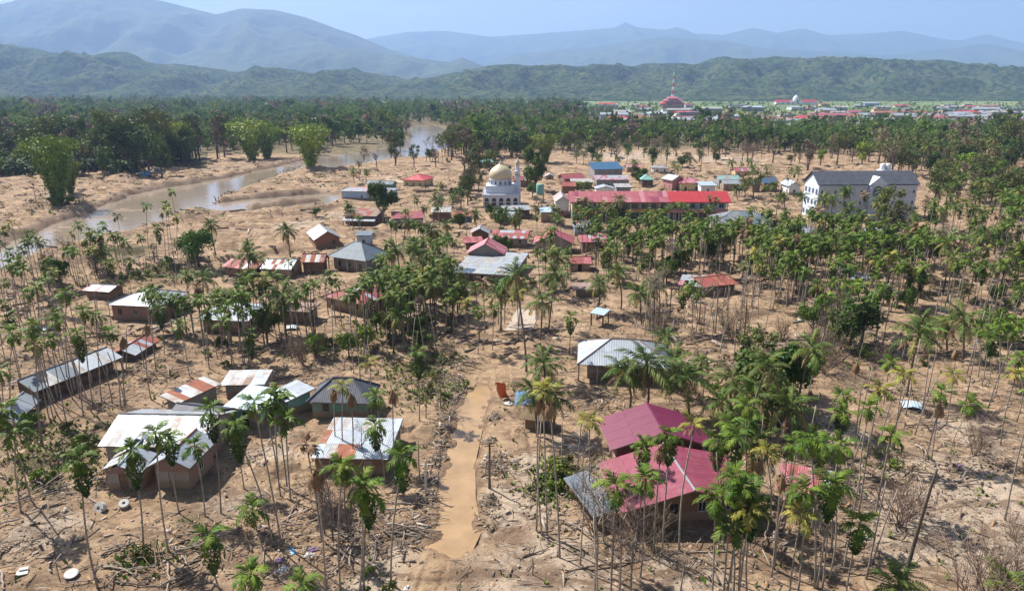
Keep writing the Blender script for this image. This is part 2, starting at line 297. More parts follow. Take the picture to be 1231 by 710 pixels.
def ground_h(x, y, fine=True):
    x = np.asarray(x, float); y = np.asarray(y, float)
    fl = np.clip(dline(x, y, ROAD)/4-0.6, 0.12, 1)
    far = 1-sstep(350, 700, y)
    h = (1.5*(fbm(x/26, y/26, 3)-0.5)+0.9*(fbm(x/7, y/7, 9)-0.5))*fl*far
    if fine: h += 0.42*(fbm(x/1.9, y/1.9, 21, 3)-0.5)*(0.35+0.65*fl)*far
    for mx, my, r, a in MOUND:
        d2 = ((x-mx)**2+(y-my)**2)/(r*r)
        h += a*np.exp(-d2*1.6)*(0.75+0.5*vnoise(x/0.9, y/0.9, 31))
    for trk, gap in TRACKS:
        d = dline(x, y, trk)+0.25*(vnoise(x/3, y/3, 71)-.5)
        h -= 0.16*np.exp(-((d-gap)/0.22)**2)*(0.5+vnoise(x/2.5, y/2.5, 72))-0.07*np.exp(-((d-gap-0.4)/0.2)**2)
    pad = np.zeros(x.shape)
    for qx, qy, r in PADS:
        pad = np.maximum(pad, 1-sstep(r*0.75, r*1.35, np.hypot(x-qx, y-qy)))
    h = h*(1-pad*0.85)
    sd = np.maximum(sdist(x, y, RIVER), sdist(x, y, BRANCH))
    wob = 3.2*(fbm(x/8, y/6, 44, 4)-0.5)*2
    sd = sd+wob
    sd = np.minimum(sd, -sdist(x, y, ISLET)+wob*0.3)
    bank = np.exp(-((sd+5)/4.0)**2)*0.9*(0.3+1.4*vnoise(x/8, y/8, 50))*far
    h = h+bank*np.where(sd < 0, 1, 0.5)
    h = h*(1-sstep(-3, 1, sd)) - (2.3-1.5*sstep(0.70, 0.78, fbm(x/16, y/5.5, 47, 3)))*sstep(-2.2, 2.2, sd)
    mid = sstep(110, 170, y)*far
    g = 1-np.abs(2*fbm(x/19, y/11, 131, 4)-1)
    h = h+mid*(1-pad)*(1-sstep(-6, -1, sd))*(1.3*np.maximum(g-0.80, 0)/0.2-0.6*sstep(0.60, 0.74, fbm(x/13, y/8, 141, 4)))
    sr = sdist(x, y, ROADW)+1.9*(fbm(x/1.5, y/2.3, 60, 4)-0.5)*2
    h = h*(1-0.8*sstep(-1.5, 0, sr))-(0.33+0.30*(fbm(x/0.8, y/2.4, 66, 3)-0.5))*sstep(-0.9, 0.9, sr)
    return h
def gh(x, y): return float(ground_h(np.array([x]), np.array([y]))[0])
def on(u, v, dz=0.0):
    'point of the ground near what the photograph shows at u, v'
    p = at(u, v); return Vector((p.x, p.y, gh(p.x, p.y)+dz))

def build_ground():
    ys = [-320, -200, -120, -60, -20, 5, 20, 30]; y = 36.0
    while y < 470: ys.append(y); y += 0.0052*y+0.06
    while y < 19300: ys.append(y); y += 0.035*y
    ys.append(19300)
    t = np.linspace(-1, 1, 580); t = np.concatenate([[-60, -25, -10, -5, -3, -2, -1.5, -1.2], t, [1.2, 1.5, 2, 3, 5, 10, 25, 60]])
    Y, T = np.meshgrid(np.array(ys), t, indexing='ij')
    X = T*(16+0.80*np.maximum(Y, 15)); X = np.clip(X, -15500, 15500)
    X = X+ (np.abs(T)>1)*0.0
    Z = ground_h(X, Y)
    ny, nx = X.shape
    V = np.stack([X, Y, Z], -1).reshape(-1, 3)
    i = np.arange((ny-1)*(nx-1)); r = i//(nx-1); c = i % (nx-1); a = r*nx+c
    F = np.stack([a, a+1, a+nx+1, a+nx], -1)
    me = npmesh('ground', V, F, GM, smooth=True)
    x = V[:, 0]; y = V[:, 1]
    def blobs(L, s):
        q = np.zeros(x.shape)
        for bx, by, r in L: q = np.maximum(q, np.exp(-((x-bx)**2+(y-by)**2)/(r*r)))
        return q
    pale = blobs(PALE, 1); damp = blobs(DAMP, 1)*0.8; green = blobs(GREEN, 1)
    sd = np.maximum(sdist(x, y, RIVER), sdist(x, y, BRANCH))
    damp = np.maximum(damp, sstep(-7, 1, sd)*0.9)
    sr = sdist(x, y, ROADW); damp = np.maximum(damp, sstep(-2.0, 0, sr)*0.75)
    u, v = px_np(x, np.maximum(y, 20))
    # grassy ground under the far woods, fields in the plain
    wood = sstep(-6, 6, np.where(u < 250, 205, np.where(u < 480, 187, 181))-v)*(y > 100)
    green = np.maximum(green, wood*0.85)
    field = sstep(1150, 1500, y)
    for nm, arr in (('pale', pale), ('damp', damp), ('green', green), ('field', field), ('road', np.exp(-(dline(x, y, ROAD)/3.0)**2)*(y < 130))):
        at_ = me.attributes.new(nm, 'FLOAT', 'POINT'); at_.data.foreach_set('value', arr.astype(np.float32))
    o = link('ground', me); o['kind'] = 'structure'; o['label'] = 'dried flood mud spread over the whole village'

def ground_material():
    m = bpy.data.materials.new('flood_mud'); m.use_nodes = True; n = m.node_tree.nodes; l = m.node_tree.links
    b = n['Principled BSDF']; b.inputs['Roughness'].default_value = 0.9; b.inputs['Specular IOR Level'].default_value = 0.2
    tc = n.new('ShaderNodeTexCoord'); co = tc.outputs['Object']
    def noise(s, d=6, r=0.6, dist=0):
        q = n.new('ShaderNodeTexNoise'); q.inputs['Scale'].default_value = s; q.inputs['Detail'].default_value = d; q.inputs['Roughness'].default_value = r; q.inputs['Distortion'].default_value = dist
        l.new(co, q.inputs['Vector']); return q.outputs[0]
    def mr(x, a, b_, c=0, d=1):
        q = n.new('ShaderNodeMapRange'); l.new(x, q.inputs[0]); q.inputs[1].default_value = a; q.inputs[2].default_value = b_; q.inputs[3].default_value = c; q.inputs[4].default_value = d; return q.outputs[0]
    def math_(op, x, y_):
        q = n.new('ShaderNodeMath'); q.operation = op
        for k, e in enumerate((x, y_)):
            if isinstance(e, (int, float)): q.inputs[k].default_value = e
            else: l.new(e, q.inputs[k])
        return q.outputs[0]
    def mix(f, a, c):
        q = n.new('ShaderNodeMix'); q.data_type = 'RGBA'; l.new(f, q.inputs[0])
        for k, e in ((6, a), (7, c)):
            if isinstance(e, tuple): q.inputs[k].default_value = (*e, 1)
            else: l.new(e, q.inputs[k])
        return q.outputs[2]
    def attr(k):
        q = n.new('ShaderNodeAttribute'); q.attribute_name = k; return q.outputs['Fac']
    base = mix(mr(noise(0.09, 5), 0.38, 0.62), (0.39, 0.265, 0.162), (0.51, 0.365, 0.235))
    base = mix(mr(noise(0.5, 6, 0.65), 0.42, 0.68, 0, 0.8), base, (0.22, 0.14, 0.085))
    pl = mr(math_('ADD', attr('pale'), math_('MULTIPLY', math_('SUBTRACT', noise(0.35, 8, 0.7), 0.5), 2.2)), 0.35, 0.75)
    base = mix(pl, base, (0.50, 0.395, 0.295))
    base = mix(attr('road'), base, mix(mr(noise(0.8, 5), 0.4, 0.6), (0.38, 0.25, 0.145), (0.46, 0.325, 0.2)))
    dm = mr(math_('ADD', attr('damp'), math_('MULTIPLY', math_('SUBTRACT', noise(0.3, 6, 0.65), 0.5), 1.3)), 0.3, 0.8, 0, 0.75)
    base = mix(dm, base, (0.20, 0.12, 0.07))
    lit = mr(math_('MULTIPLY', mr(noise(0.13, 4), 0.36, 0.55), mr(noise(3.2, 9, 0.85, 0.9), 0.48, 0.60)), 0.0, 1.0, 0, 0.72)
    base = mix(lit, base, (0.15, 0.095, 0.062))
    lit2 = mr(noise(2.3, 9, 0.85, 0.8), 0.60, 0.72, 0, 0.55)
    base = mix(lit2, base, (0.50, 0.42, 0.33))
    smp = n.new('ShaderNodeMapping'); smp.inputs['Scale'].default_value = (0.045, 0.16, 1); smp.inputs['Rotation'].default_value = (0, 0, 0.25); l.new(co, smp.inputs[0])
    sn = n.new('ShaderNodeTexNoise'); sn.inputs['Scale'].default_value = 2.2; sn.inputs['Detail'].default_value = 9; sn.inputs['Roughness'].default_value = 0.75; sn.inputs['Distortion'].default_value = 0.8; l.new(smp.outputs[0], sn.inputs['Vector'])
    base = mix(mr(sn.outputs[0], 0.50, 0.57, 0, 0.8), base, (0.165, 0.108, 0.07))
    base = mix(mr(noise(0.055, 10, 0.78, 0.6), 0.535, 0.60, 0, 0.7), base, (0.19, 0.128, 0.082))
    gm = mr(math_('ADD', attr('green'), math_('MULTIPLY', math_('SUBTRACT', noise(0.12, 8, 0.75), 0.5), 1.6)), 0.45, 0.75)
    base = mix(gm, base, mix(mr(noise(0.2, 6), 0.4, 0.6), (0.10, 0.095, 0.04), (0.20, 0.145, 0.085)))
    fn = n.new('ShaderNodeTexVoronoi'); fn.inputs['Scale'].default_value = 0.006; mp = n.new('ShaderNodeMapping'); mp.inputs['Scale'].default_value = (1, 0.6, 1); l.new(co, mp.inputs[0]); l.new(mp.outputs[0], fn.inputs['Vector'])
    sx = n.new('ShaderNodeSeparateColor'); l.new(fn.outputs['Color'], sx.inputs[0])
    fieldc = mix(sx.outputs[0], (0.10, 0.155, 0.045), (0.20, 0.23, 0.085))
    base = mix(attr('field'), base, fieldc)
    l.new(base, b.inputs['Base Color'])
    l.new(mr(dm, 0, 1, 0.92, 0.5), b.inputs['Roughness'])
    bp = n.new('ShaderNodeBump'); bp.inputs['Distance'].default_value = 0.38
    hsum = math_('ADD', noise(1.1, 10, 0.72, 0.5), math_('MULTIPLY', noise(5.5, 6, 0.8), 0.35)); l.new(hsum, bp.inputs['Height']); bp.inputs['Strength'].default_value = 1.0
    l.new(bp.outputs[0], b.inputs['Normal'])
    return m
GM = ground_material()

def water_material(name, c1, c2, rough, bump, scale, cs=0.03):
    m = mat(name, c1, c2, cs, rough=rough, spec=0.5)
    n = m.node_tree.nodes; l = m.node_tree.links
    tc = n.new('ShaderNodeTexCoord'); nz = n.new('ShaderNodeTexNoise'); nz.inputs['Scale'].default_value = scale; nz.inputs['Detail'].default_value = 3
    mp = n.new('ShaderNodeMapping'); mp.inputs['Scale'].default_value = (1, 0.5, 1); l.new(tc.outputs['Object'], mp.inputs[0]); l.new(mp.outputs[0], nz.inputs['Vector'])
    bp = n.new('ShaderNodeBump'); bp.inputs['Distance'].default_value = bump; bp.inputs['Strength'].default_value = 1
    l.new(nz.outputs[0], bp.inputs['Height']); l.new(bp.outputs[0], n['Principled BSDF'].inputs['Normal']); return m
def water():
    x0 = min(p[0] for p in RIVER)-30; x1 = max(p[0] for p in RIVER+BRANCH)+30; y0 = min(p[1] for p in RIVER)-15; y1 = max(p[1] for p in RIVER)+60
    b = MB(); k = 24
    # the sheet lies under the banks everywhere except in the channel
    b.add([(x0, y0, -0.95), (x1, y0, -0.95), (x1, y1, -0.95), (x0, y1, -0.95)], [(0, 1, 2, 3)])
    o = b.build('river', water_material('muddy_river', (0.31, 0.245, 0.185), (0.24, 0.19, 0.145), 0.13, 0.035, 0.5, 0.02)); o['kind'] = 'structure'; o['label'] = 'wide brown river bending past the left of the village'
    b = MB(); pts = [(p[0], p[1]) for p in ROADW]; cx = sum(p[0] for p in pts)/len(pts); cyy = sum(p[1] for p in pts)/len(pts)
    b.add([(p[0]+(p[0]-cx)*0.12, p[1]+(p[1]-cyy)*0.03, -0.17) for p in pts], [tuple(range(len(pts)-1, -1, -1))])
    o = b.build('water', water_material('muddy_flood_water', (0.40, 0.262, 0.138), (0.31, 0.20, 0.105), 0.13, 0.012, 2.0, 0.35)); o['kind'] = 'structure'; o['label'] = 'ochre flood water standing along the village road'

# ------------------------------------------------------------------ hills and mountains
def ridge(name, prof, D, front, back, m, namp, xs, ys, label, canopy=0, zmax=1850, spur=0.55):
    wx = []; wz = []
    for u, v in prof:
        x = (u-615.5)/FPX; y = -(v-355)/FPX; dy = cp+y*sp_; dz = -sp_+y*cp
        t = D/dy; wx.append(x*t); wz.append(CAMH+dz*t)
    X, Y = np.meshgrid(np.linspace(wx[0], wx[-1], xs), np.linspace(D-front, D+back, ys))
    crest = np.minimum(np.interp(X, wx, wz), zmax)
    s = front*0.28
    t = np.where(Y < D, (Y-(D-front))/front, 1-(Y-D)/back)
    rn = 1-np.abs(2*fbm(X/s, Y/(s*1.5), 70, 5, 0.55)-1)
    t2 = np.clip(t + spur*(rn-0.72)*4*t*(1-t), 0, 1)
    Z = crest*(t2**1.15) + namp*(fbm(X/(s*0.35), Y/(s*0.35), 80, 5, 0.55)-0.5)*np.minimum(1, 5*t)*(1-0.75*(t > 0.97))
    if canopy: Z += canopy*(vnoise(X/17, Y/17, 91)+0.6*vnoise(X/41, Y/41, 92)-0.6)*np.minimum(1, 6*t)
    Z -= 6*(t <= 0.02)
    V = np.stack([X, Y, Z-1.5], -1).reshape(-1, 3); i = np.arange((ys-1)*(xs-1)); r = i//(xs-1); c = i % (xs-1); a = r*xs+c
    o = link(name, npmesh(name, V, np.stack([a, a+1, a+xs+1, a+xs], -1), m, smooth=True)); o['kind'] = 'structure'; o['label'] = label
    return o
def hills():
    mh = mat('hill_forest', (0.10, 0.115, 0.04), (0.035, 0.060, 0.018), 0.006, rough=1.0, detail=12, c3=(0.014, 0.032, 0.012), s3=0.045, t3=(0.47, 0.55), spec=0.03, bump=6, bscale=0.05)
    mf = mat('mountain_forest', (0.045, 0.065, 0.025), (0.075, 0.09, 0.035), 0.002, rough=0.95, detail=10, spec=0.1, bump=30, bscale=0.01)
    ridge('hill', [(-500,75),(-200,60),(0,57),(40,57),(70,66),(100,70),(145,62),(180,75),(210,80),(235,79),(270,87),(330,81),(375,88),(430,84),(460,92),(490,97),(530,93),(590,79),(640,79),(680,81),(720,77),(760,80),(800,76),(830,78),(865,70),(890,76),(930,69),(1010,71),(1060,72),(1110,73),(1150,77),(1180,90),(1231,93),(1400,84),(1700,70)],
          3900, 1250, 900, mh, 45, 560, 120, 'low forested hills along the far edge of the plain', canopy=4.5, spur=1.1)
    ridge('mountain', [(-900,60),(-300,35),(-60,30),(0,18),(30,2),(70,-10),(160,-6),(190,0),(260,17),(290,10),(330,12),(365,20),(400,33),(430,43),(470,60),(505,70),(540,84),(600,105)],
          9500, 3200, 2500, mf, 60, 300, 90, 'tallest blue mountain rising at the left of the horizon')
    ridge('mountain', [(180,106),(240,92),(290,76),(330,66),(380,56),(420,58),(450,62),(500,69),(540,74),(555,68),(585,80),(620,104)],
          7600, 1800, 1500, mf, 60, 160, 50, 'small blue foothill below the left mountain')
    ridge('mountain', [(330,60),(400,52),(450,45),(490,38),(535,37),(590,44),(640,41),(680,38),(740,33),(752,26),(765,33),(800,36),(815,32),(830,40),(870,42),(905,33),(930,40),(965,34),(995,42),(1030,41),(1085,37),(1150,50),(1185,41),(1231,52),(1500,60),(2100,80)],
          15500, 4200, 3000, mf, 80, 360, 90, 'palest blue mountain range stretching along the centre and right horizon')
    ridge('mountain', [(540,104),(575,80),(620,64),(700,57),(800,44),(835,47),(870,49),(920,58),(1000,62),(1060,66),(1150,57),(1185,52),(1231,64),(1500,75),(1800,90)],
          11500, 3000, 2000, mf, 60, 300, 80, 'middle blue mountain ridge behind the right hills')
def haze():
    b = MB(); b.box((0, 9500, 940), (31400, 19900, 1900+4))
    m = bpy.data.materials.new('haze'); m.use_nodes = True; n = m.node_tree.nodes; l = m.node_tree.links
    n.remove(n['Principled BSDF']); v = n.new('ShaderNodeVolumePrincipled'); v.inputs['Density'].default_value = HAZE_D; v.inputs['Color'].default_value = HAZE_C; v.inputs['Anisotropy'].default_value = 0.2
    l.new(v.outputs[0], n['Material Output'].inputs['Volume'])
    o = b.build('haze', m); o['kind'] = 'stuff'; o['label'] = 'thin blue haze filling the air over the plain'
HAZE_D = 0.92e-4; HAZE_C = (0.40, 0.585, 0.97, 1)

# ------------------------------------------------------------------ registry of things: description, category, group -> unique labels at the very end
THINGS = []
def reg(o, desc, cat, group=None, full=None, h=None):
    'desc is joined with a place phrase later; full is a finished label'
    THINGS.append((o, desc, cat, group, full, h)); o['category'] = cat
    if group: o['group'] = group
    if full: o['label'] = full
    return o

# ------------------------------------------------------------------ houses
def clip(poly, ax, lim, keep_less):
    out = []
    for i in range(len(poly)):
        a, b = poly[i], poly[(i+1) % len(poly)]
        ia = (a[ax] <= lim) if keep_less else (a[ax] >= lim); ib = (b[ax] <= lim) if keep_less else (b[ax] >= lim)
        if ia: out.append(a)
        if ia != ib:
            t = (lim-a[ax])/(b[ax]-a[ax]); out.append((a[0]+(b[0]-a[0])*t, a[1]+(b[1]-a[1])*t))
    return out
def roof_plane(root, P, pal, near, rr, sw=1.0, sl=2.6, miss=0.0, curl=0.0, out=None, rib=0.25):
    'P: 3-4 corners, first two along the eave. Cut into corrugated sheets; near: every sheet an object'
    P = [Vector(p) for p in P]; o0 = P[0]; ux = (P[1]-P[0]).normalized(); n = ux.cross(P[-1]-P[0]).normalized()
    if n.z < 0: n = -n
    uy = n.cross(ux)
    if (P[-1]-P[0]).dot(uy) < 0: uy = -uy
    q = [((p-o0).dot(ux), (p-o0).dot(uy)) for p in P]
    x0 = min(a for a, b in q); x1 = max(a for a, b in q); y1 = max(b for a, b in q)
    nx = max(1, round((x1-x0)/sw)); ny = max(1, round(y1/sl)); sw = (x1-x0)/nx; sl = y1/ny
    mats = [MT['roof_'+k] if 'roof_'+k in MT else MT[k] for k, _ in pal]; wts = [w_ for _, w_ in pal]
    for j in range(ny):
        for i in range(nx):
            if miss and rr.random() < miss: continue
            a0 = x0+i*sw; a1 = a0+sw; b0 = j*sl-(0.06 if j else 0); b1 = (j+1)*sl
            mi = rr.choices(range(len(pal)), wts)[0]
            lift = 0.012*((i+j) % 2)+0.012*j+(rr.random()*curl if curl and rr.random() < 0.3 else 0)
            k = max(2, int(round(sw/rib))*2) if near else 2
            mb = MB() if near else out
            tb = []
            for s in range(k):
                c0 = a0+sw*s/k; c1 = a0+sw*(s+1)/k
                poly = clip(clip(clip(clip(q, 0, c0, False), 0, c1, True), 1, b0, False), 1, b1, True)
                if len(poly) < 3: continue
                def zz(a):
                    f = (a-a0)/sw*k; f = f-2*math.floor(f/2); t = f if f < 1 else 2-f
                    return (0.022 if near else 0.02)*t
                top = [o0+ux*a+uy*b+n*(zz(a)+lift+lift*2*(b-b0)*(1 if curl else 0)) for a, b in poly]
                bot = [p-n*0.02 for p in top]; m = len(poly)
                fs = [tuple(range(m)), tuple(range(2*m-1, m-1, -1))]+[(e, m+e, m+(e+1) % m, (e+1) % m) for e in range(m)]
                if not near: fs = fs[:1]
                # keep the upper face looking up
                nn = (top[1]-top[0]).cross(top[2]-top[0])
                if nn.dot(n) < 0: fs = [tuple(reversed(f)) for f in fs]
                mb.add([tuple(p) for p in (top+bot if near else top)], fs, 0 if near else mi)
            if near and mb.v: mb.build('roof_sheet', mats[mi], root)
    return mats

def house(name, desc, A, B, C=None, d=None, h=3.0, rise=1.5, roof='gable', ridge='x', pal=(('zinc', 1),), wall='w_tan', near=False, ov=0.55, cap=None,
          win=True, posts=False, miss=0.0, curl=0.0, tilt=(0, 0), seed=1, cat='house', wmat='woodtrim', storeys=1, base=None, flip=False, sw=1.0, full=None, winw=0.9, zo=0.0, low=0.9, openfront=False, glass='glass', rot=None):
    rr = random.Random(seed)
    if near and wall: h -= 0.6                      # half buried in the mud
    a, b = at(*A, h), at(*B, h); ex = Vector((b.x-a.x, b.y-a.y, 0)); W = ex.length; ex.normalize(); ey = Vector((-ex.y, ex.x, 0))
    if C is not None: c = at(*C, h); D = abs((c-b).dot(ey))
    else: D = d
    if d: D = d
    D = max(D, 2.0)
    if rot is not None:
        ex = Vector((cos(rot), sin(rot), 0)); ey = Vector((-ex.y, ex.x, 0))
    cen = (a+b)/2+ey*(D/2); z0 = 0.0+zo
    root = empty(name, (cen.x, cen.y, z0), atan2(ex.y, ex.x))
    root.rotation_euler = (tilt[0], tilt[1], atan2(ex.y, ex.x))
    PADS.append((cen.x, cen.y, max(W, D)*0.62))
    w2, d2 = W/2, D/2
    # roof height function
    if roof == 'gable' and ridge == 'x': rz = lambda x, y: h+rise*(1-abs(y)/d2)
    elif roof == 'gable': rz = lambda x, y: h+rise*(1-abs(x)/w2)
    elif roof == 'shed': rz = lambda x, y: h+rise*(y+d2)/D
    elif roof == 'shedx': rz = lambda x, y: h+rise*(x+w2)/W
    else:
        ee = min(w2, d2); rz = lambda x, y: h+rise*max(0, min(1, min(w2-abs(x), d2-abs(y))/ee))
    c = lambda x, y: (x, y, rz(x, y))
    if roof == 'gable' and ridge == 'x':
        planes = [[c(-w2, -d2), c(w2, -d2), (w2, 0, h+rise), (-w2, 0, h+rise)], [c(w2, d2), c(-w2, d2), (-w2, 0, h+rise), (w2, 0, h+rise)]]; ridges = [((-w2, 0, h+rise), (w2, 0, h+rise))]
    elif roof == 'gable':
        planes = [[c(-w2, d2), c(-w2, -d2), (0, -d2, h+rise), (0, d2, h+rise)], [c(w2, -d2), c(w2, d2), (0, d2, h+rise), (0, -d2, h+rise)]]; ridges = [((0, -d2, h+rise), (0, d2, h+rise))]
    elif roof in ('shed', 'shedx'):
        planes = [[c(-w2, -d2), c(w2, -d2), c(w2, d2), c(-w2, d2)]] if roof == 'shed' else [[c(-w2, d2), c(-w2, -d2), c(w2, -d2), c(w2, d2)]]; ridges = []
    else:
        if w2 >= d2: p, q = (-(w2-d2)-1e-3, 0, h+rise), ((w2-d2)+1e-3, 0, h+rise)
        else: p, q = (0, -(d2-w2)-1e-3, h+rise), (0, (d2-w2)+1e-3, h+rise)
        fl, fr, br, bl = c(-w2, -d2), c(w2, -d2), c(w2, d2), c(-w2, d2)
        if w2 >= d2: planes = [[fl, fr, q, p], [br, bl, p, q], [fr, br, q], [bl, fl, p]]
        else: planes = [[fl, fr, p], [br, bl, q], [fr, br, q, p], [bl, fl, p, q]]
        ridges = [(p, q), (fl, p), (fr, p if w2 < d2 else q), (br, q), (bl, q if w2 < d2 else p)]
    rm = MB()
    for e in ridges:
        rm.tube([Vector(e[0])+Vector((0, 0, 0.07)), Vector(e[1])+Vector((0, 0, 0.07))], 0.11 if near else 0.09, 5, 0)
    capm = MT['roof_'+cap] if cap else MT['roof_'+pal[0][0]]
    if near:
        # battens carry the sheets: the roof part itself; every sheet is a piece of it
        fb = MB()
        for pl in planes:
            for k in range(len(pl)):
                fb.tube([Vector(pl[k])-Vector((0, 0, 0.09)), Vector(pl[(k+1) % len(pl)])-Vector((0, 0, 0.09))], 0.06, 4, 0)
            m0 = (Vector(pl[0])+Vector(pl[-1]))/2; m1 = (Vector(pl[1])+Vector(pl[2 if len(pl) > 3 else -1]))/2
            fb.tube([m0-Vector((0, 0, 0.08)), m1-Vector((0, 0, 0.08))], 0.05, 4, 0)
        rf = fb.build('roof', MT['woodtrim'], root)
        for pl in planes: roof_plane(rf, pl, pal, True, rr, sw=sw, miss=miss, curl=curl)
        if ridges: rm.build('ridge_cap', capm, rf)
    else:
        out = MB()
        for pl in planes: ms = roof_plane(None, pl, pal, False, rr, sw=sw*1.2, sl=3.0, miss=miss, out=out)
        # closed underside just below the sheets
        for pl in planes: out.add([(x, y, z-0.12) for x, y, z in pl], [tuple(range(len(pl)-1, -1, -1))], 0)
        for pl in planes:
            for k in range(1 if len(pl) == 4 else 1): out.box(((Vector(pl[0])+Vector(pl[1]))/2-Vector((0, 0, 0.08))), (0.06+abs(pl[1][0]-pl[0][0]), 0.06+abs(pl[1][1]-pl[0][1]), 0.14), 0)
        rf = out.build('roof', ms, root)
        if ridges: rm.build('ridge_cap', capm, rf)
    # walls with real openings
    iw, idp = w2-ov, d2-ov
    if wall:
        wb = MB(); sides = [((-iw, -idp), (iw, -idp)), ((iw, -idp), (iw, idp)), ((iw, idp), (-iw, idp)), ((-iw, idp), (-iw, -idp))]
        for si, (p, q) in enumerate(sides):
            if openfront and si == 0: continue
            p = Vector((*p, 0)); q = Vector((*q, 0)); t = (q-p); L = t.length; t.normalize(); nn = Vector((t.y, -t.x, 0))
            zt = min(rz(p.x, p.y), rz(q.x, q.y))-0.14
            ops = []
            sh = (zt-0.1)/storeys
            if win and si < 4 and L > 2.5 and (si != 2 or not storeys > 1):
                nb = max(1, int(L/(2.7 if near or storeys > 1 else 3.2)))
                for sj in range(storeys):
                    for k in range(nb):
                        cx = L*(k+0.5)/nb; kind = rr.random()
                        if storeys == 1 and kind < 0.22 and si in (0, 1): ops.append((cx-0.45, cx+0.45, 0.06, min(2.1, zt-0.3), 'door'))
                        elif kind < 0.85: ops.append((cx-winw/2, cx+winw/2, sj*sh+0.95, min(sj*sh+2.15, (sj+1)*sh-0.25), 'window'))
            xs = sorted({0, L, *[e for o_ in ops for e in o_[:2]]}); zs = sorted({-low, 0, zt, *[e for o_ in ops for e in o_[2:4]]})
            for i in range(len(xs)-1):
                for j in range(len(zs)-1):
                    mx, mz = (xs[i]+xs[i+1])/2, (zs[j]+zs[j+1])/2
                    if any(o_[0] < mx < o_[1] and o_[2] < mz < o_[3] for o_ in ops): continue
                    g = lambda x_, z_: tuple(p+t*x_+Vector((0, 0, z_)))
                    mi = 1 if (base and mz < base[1]) else 0
                    wb.add([g(xs[i], zs[j]), g(xs[i+1], zs[j]), g(xs[i+1], zs[j+1]), g(xs[i], zs[j+1])], [(0, 1, 2, 3)], mi)
            # upper part following the roof line
            K = 8; up = [p+t*(L*k/K) for k in range(K+1)]; tops = [Vector((v_.x, v_.y, rz(v_.x, v_.y)-0.13)) for v_ in up]
            for k in range(K):
                lo0, lo1 = Vector((up[k].x, up[k].y, zt)), Vector((up[k+1].x, up[k+1].y, zt))
                if tops[k].z-zt > 0.01 or tops[k+1].z-zt > 0.01: wb.add([tuple(lo0), tuple(lo1), tuple(tops[k+1]), tuple(tops[k])], [(0, 1, 2, 3)], 0)
            for o_ in ops:
                u0, u1, z0_, z1_ = o_[:4]; dep = 0.14
                g = lambda x_, z_, k_=0.0: tuple(p+t*x_+Vector((0, 0, z_))-nn*k_)
                wb.add([g(u0, z0_), g(u1, z0_), g(u1, z1_), g(u0, z1_), g(u0, z0_, dep), g(u1, z0_, dep), g(u1, z1_, dep), g(u0, z1_, dep)], [(0, 1, 5, 4), (1, 2, 6, 5), (2, 3, 7, 6), (3, 0, 4, 7)], 0)
                fr = MB(); ang = atan2(t.y, t.x); mid = p+t*((u0+u1)/2)-nn*0.05; zc = (z0_+z1_)/2; wd, hg = u1-u0, z1_-z0_
                if o_[4] == 'window':
                    for sx in (-1, 1): fr.box(mid+t*(sx*(wd/2-0.03))+Vector((0, 0, zc)), (0.06, 0.08, hg), 0, ang)
                    for sx in (-1, 1): fr.box(mid+Vector((0, 0, zc+sx*(hg/2-0.03))), (wd-0.12, 0.08, 0.06), 0, ang)
                    fr.box(mid+Vector((0, 0, zc)), (0.05, 0.06, hg-0.12), 0, ang)
                    f = fr.build('window', MT['trim'] if rr.random() < 0.6 else MT['woodtrim'], root)
                    pn = MB(); pn.box(p+t*((u0+u1)/2)-nn*0.12+Vector((0, 0, zc)), (wd, 0.02, hg), 0, ang); pn.build('pane', MT[glass], f)
                else:
                    fr.box(p+t*((u0+u1)/2)-nn*0.10+Vector((0, 0, zc)), (wd, 0.05, hg), 0, ang); dr = fr.build('door', MT[rr.choice(['woodtrim', 'painted_dark', 'painted_dark', 'w_concrete'])], root)  # the near-black pick is a solid panel with doorway shade painted in
        wb.build('wall', [MT[wall], MT[base[0]] if base else MT[wall]], root)
    if posts:
        for x in np.linspace(-w2+0.25, w2-0.25, max(2, int(W/2.6)+1)):
            pb = MB(); pb.box((x, -d2+0.2, (rz(x, -d2+0.2)-1.0)/2), (0.22, 0.22, rz(x, -d2+0.2)+0.8), 0); pb.build('post', MT['concrete'] if wall else MT['woodtrim'], root)
        if not wall:
            for x in np.linspace(-w2+0.25, w2-0.25, max(2, int(W/2.6)+1)):
                pb = MB(); pb.box((x, d2-0.2, (rz(x, d2-0.2)-1.0)/2), (0.16, 0.16, rz(x, d2-0.2)+0.8), 0); pb.build('post', MT['woodtrim'], root)
    reg(root, desc, cat, None, full, h+rise); root['dims'] = (W, D)
    return root, (cen, ex, ey, W, D)

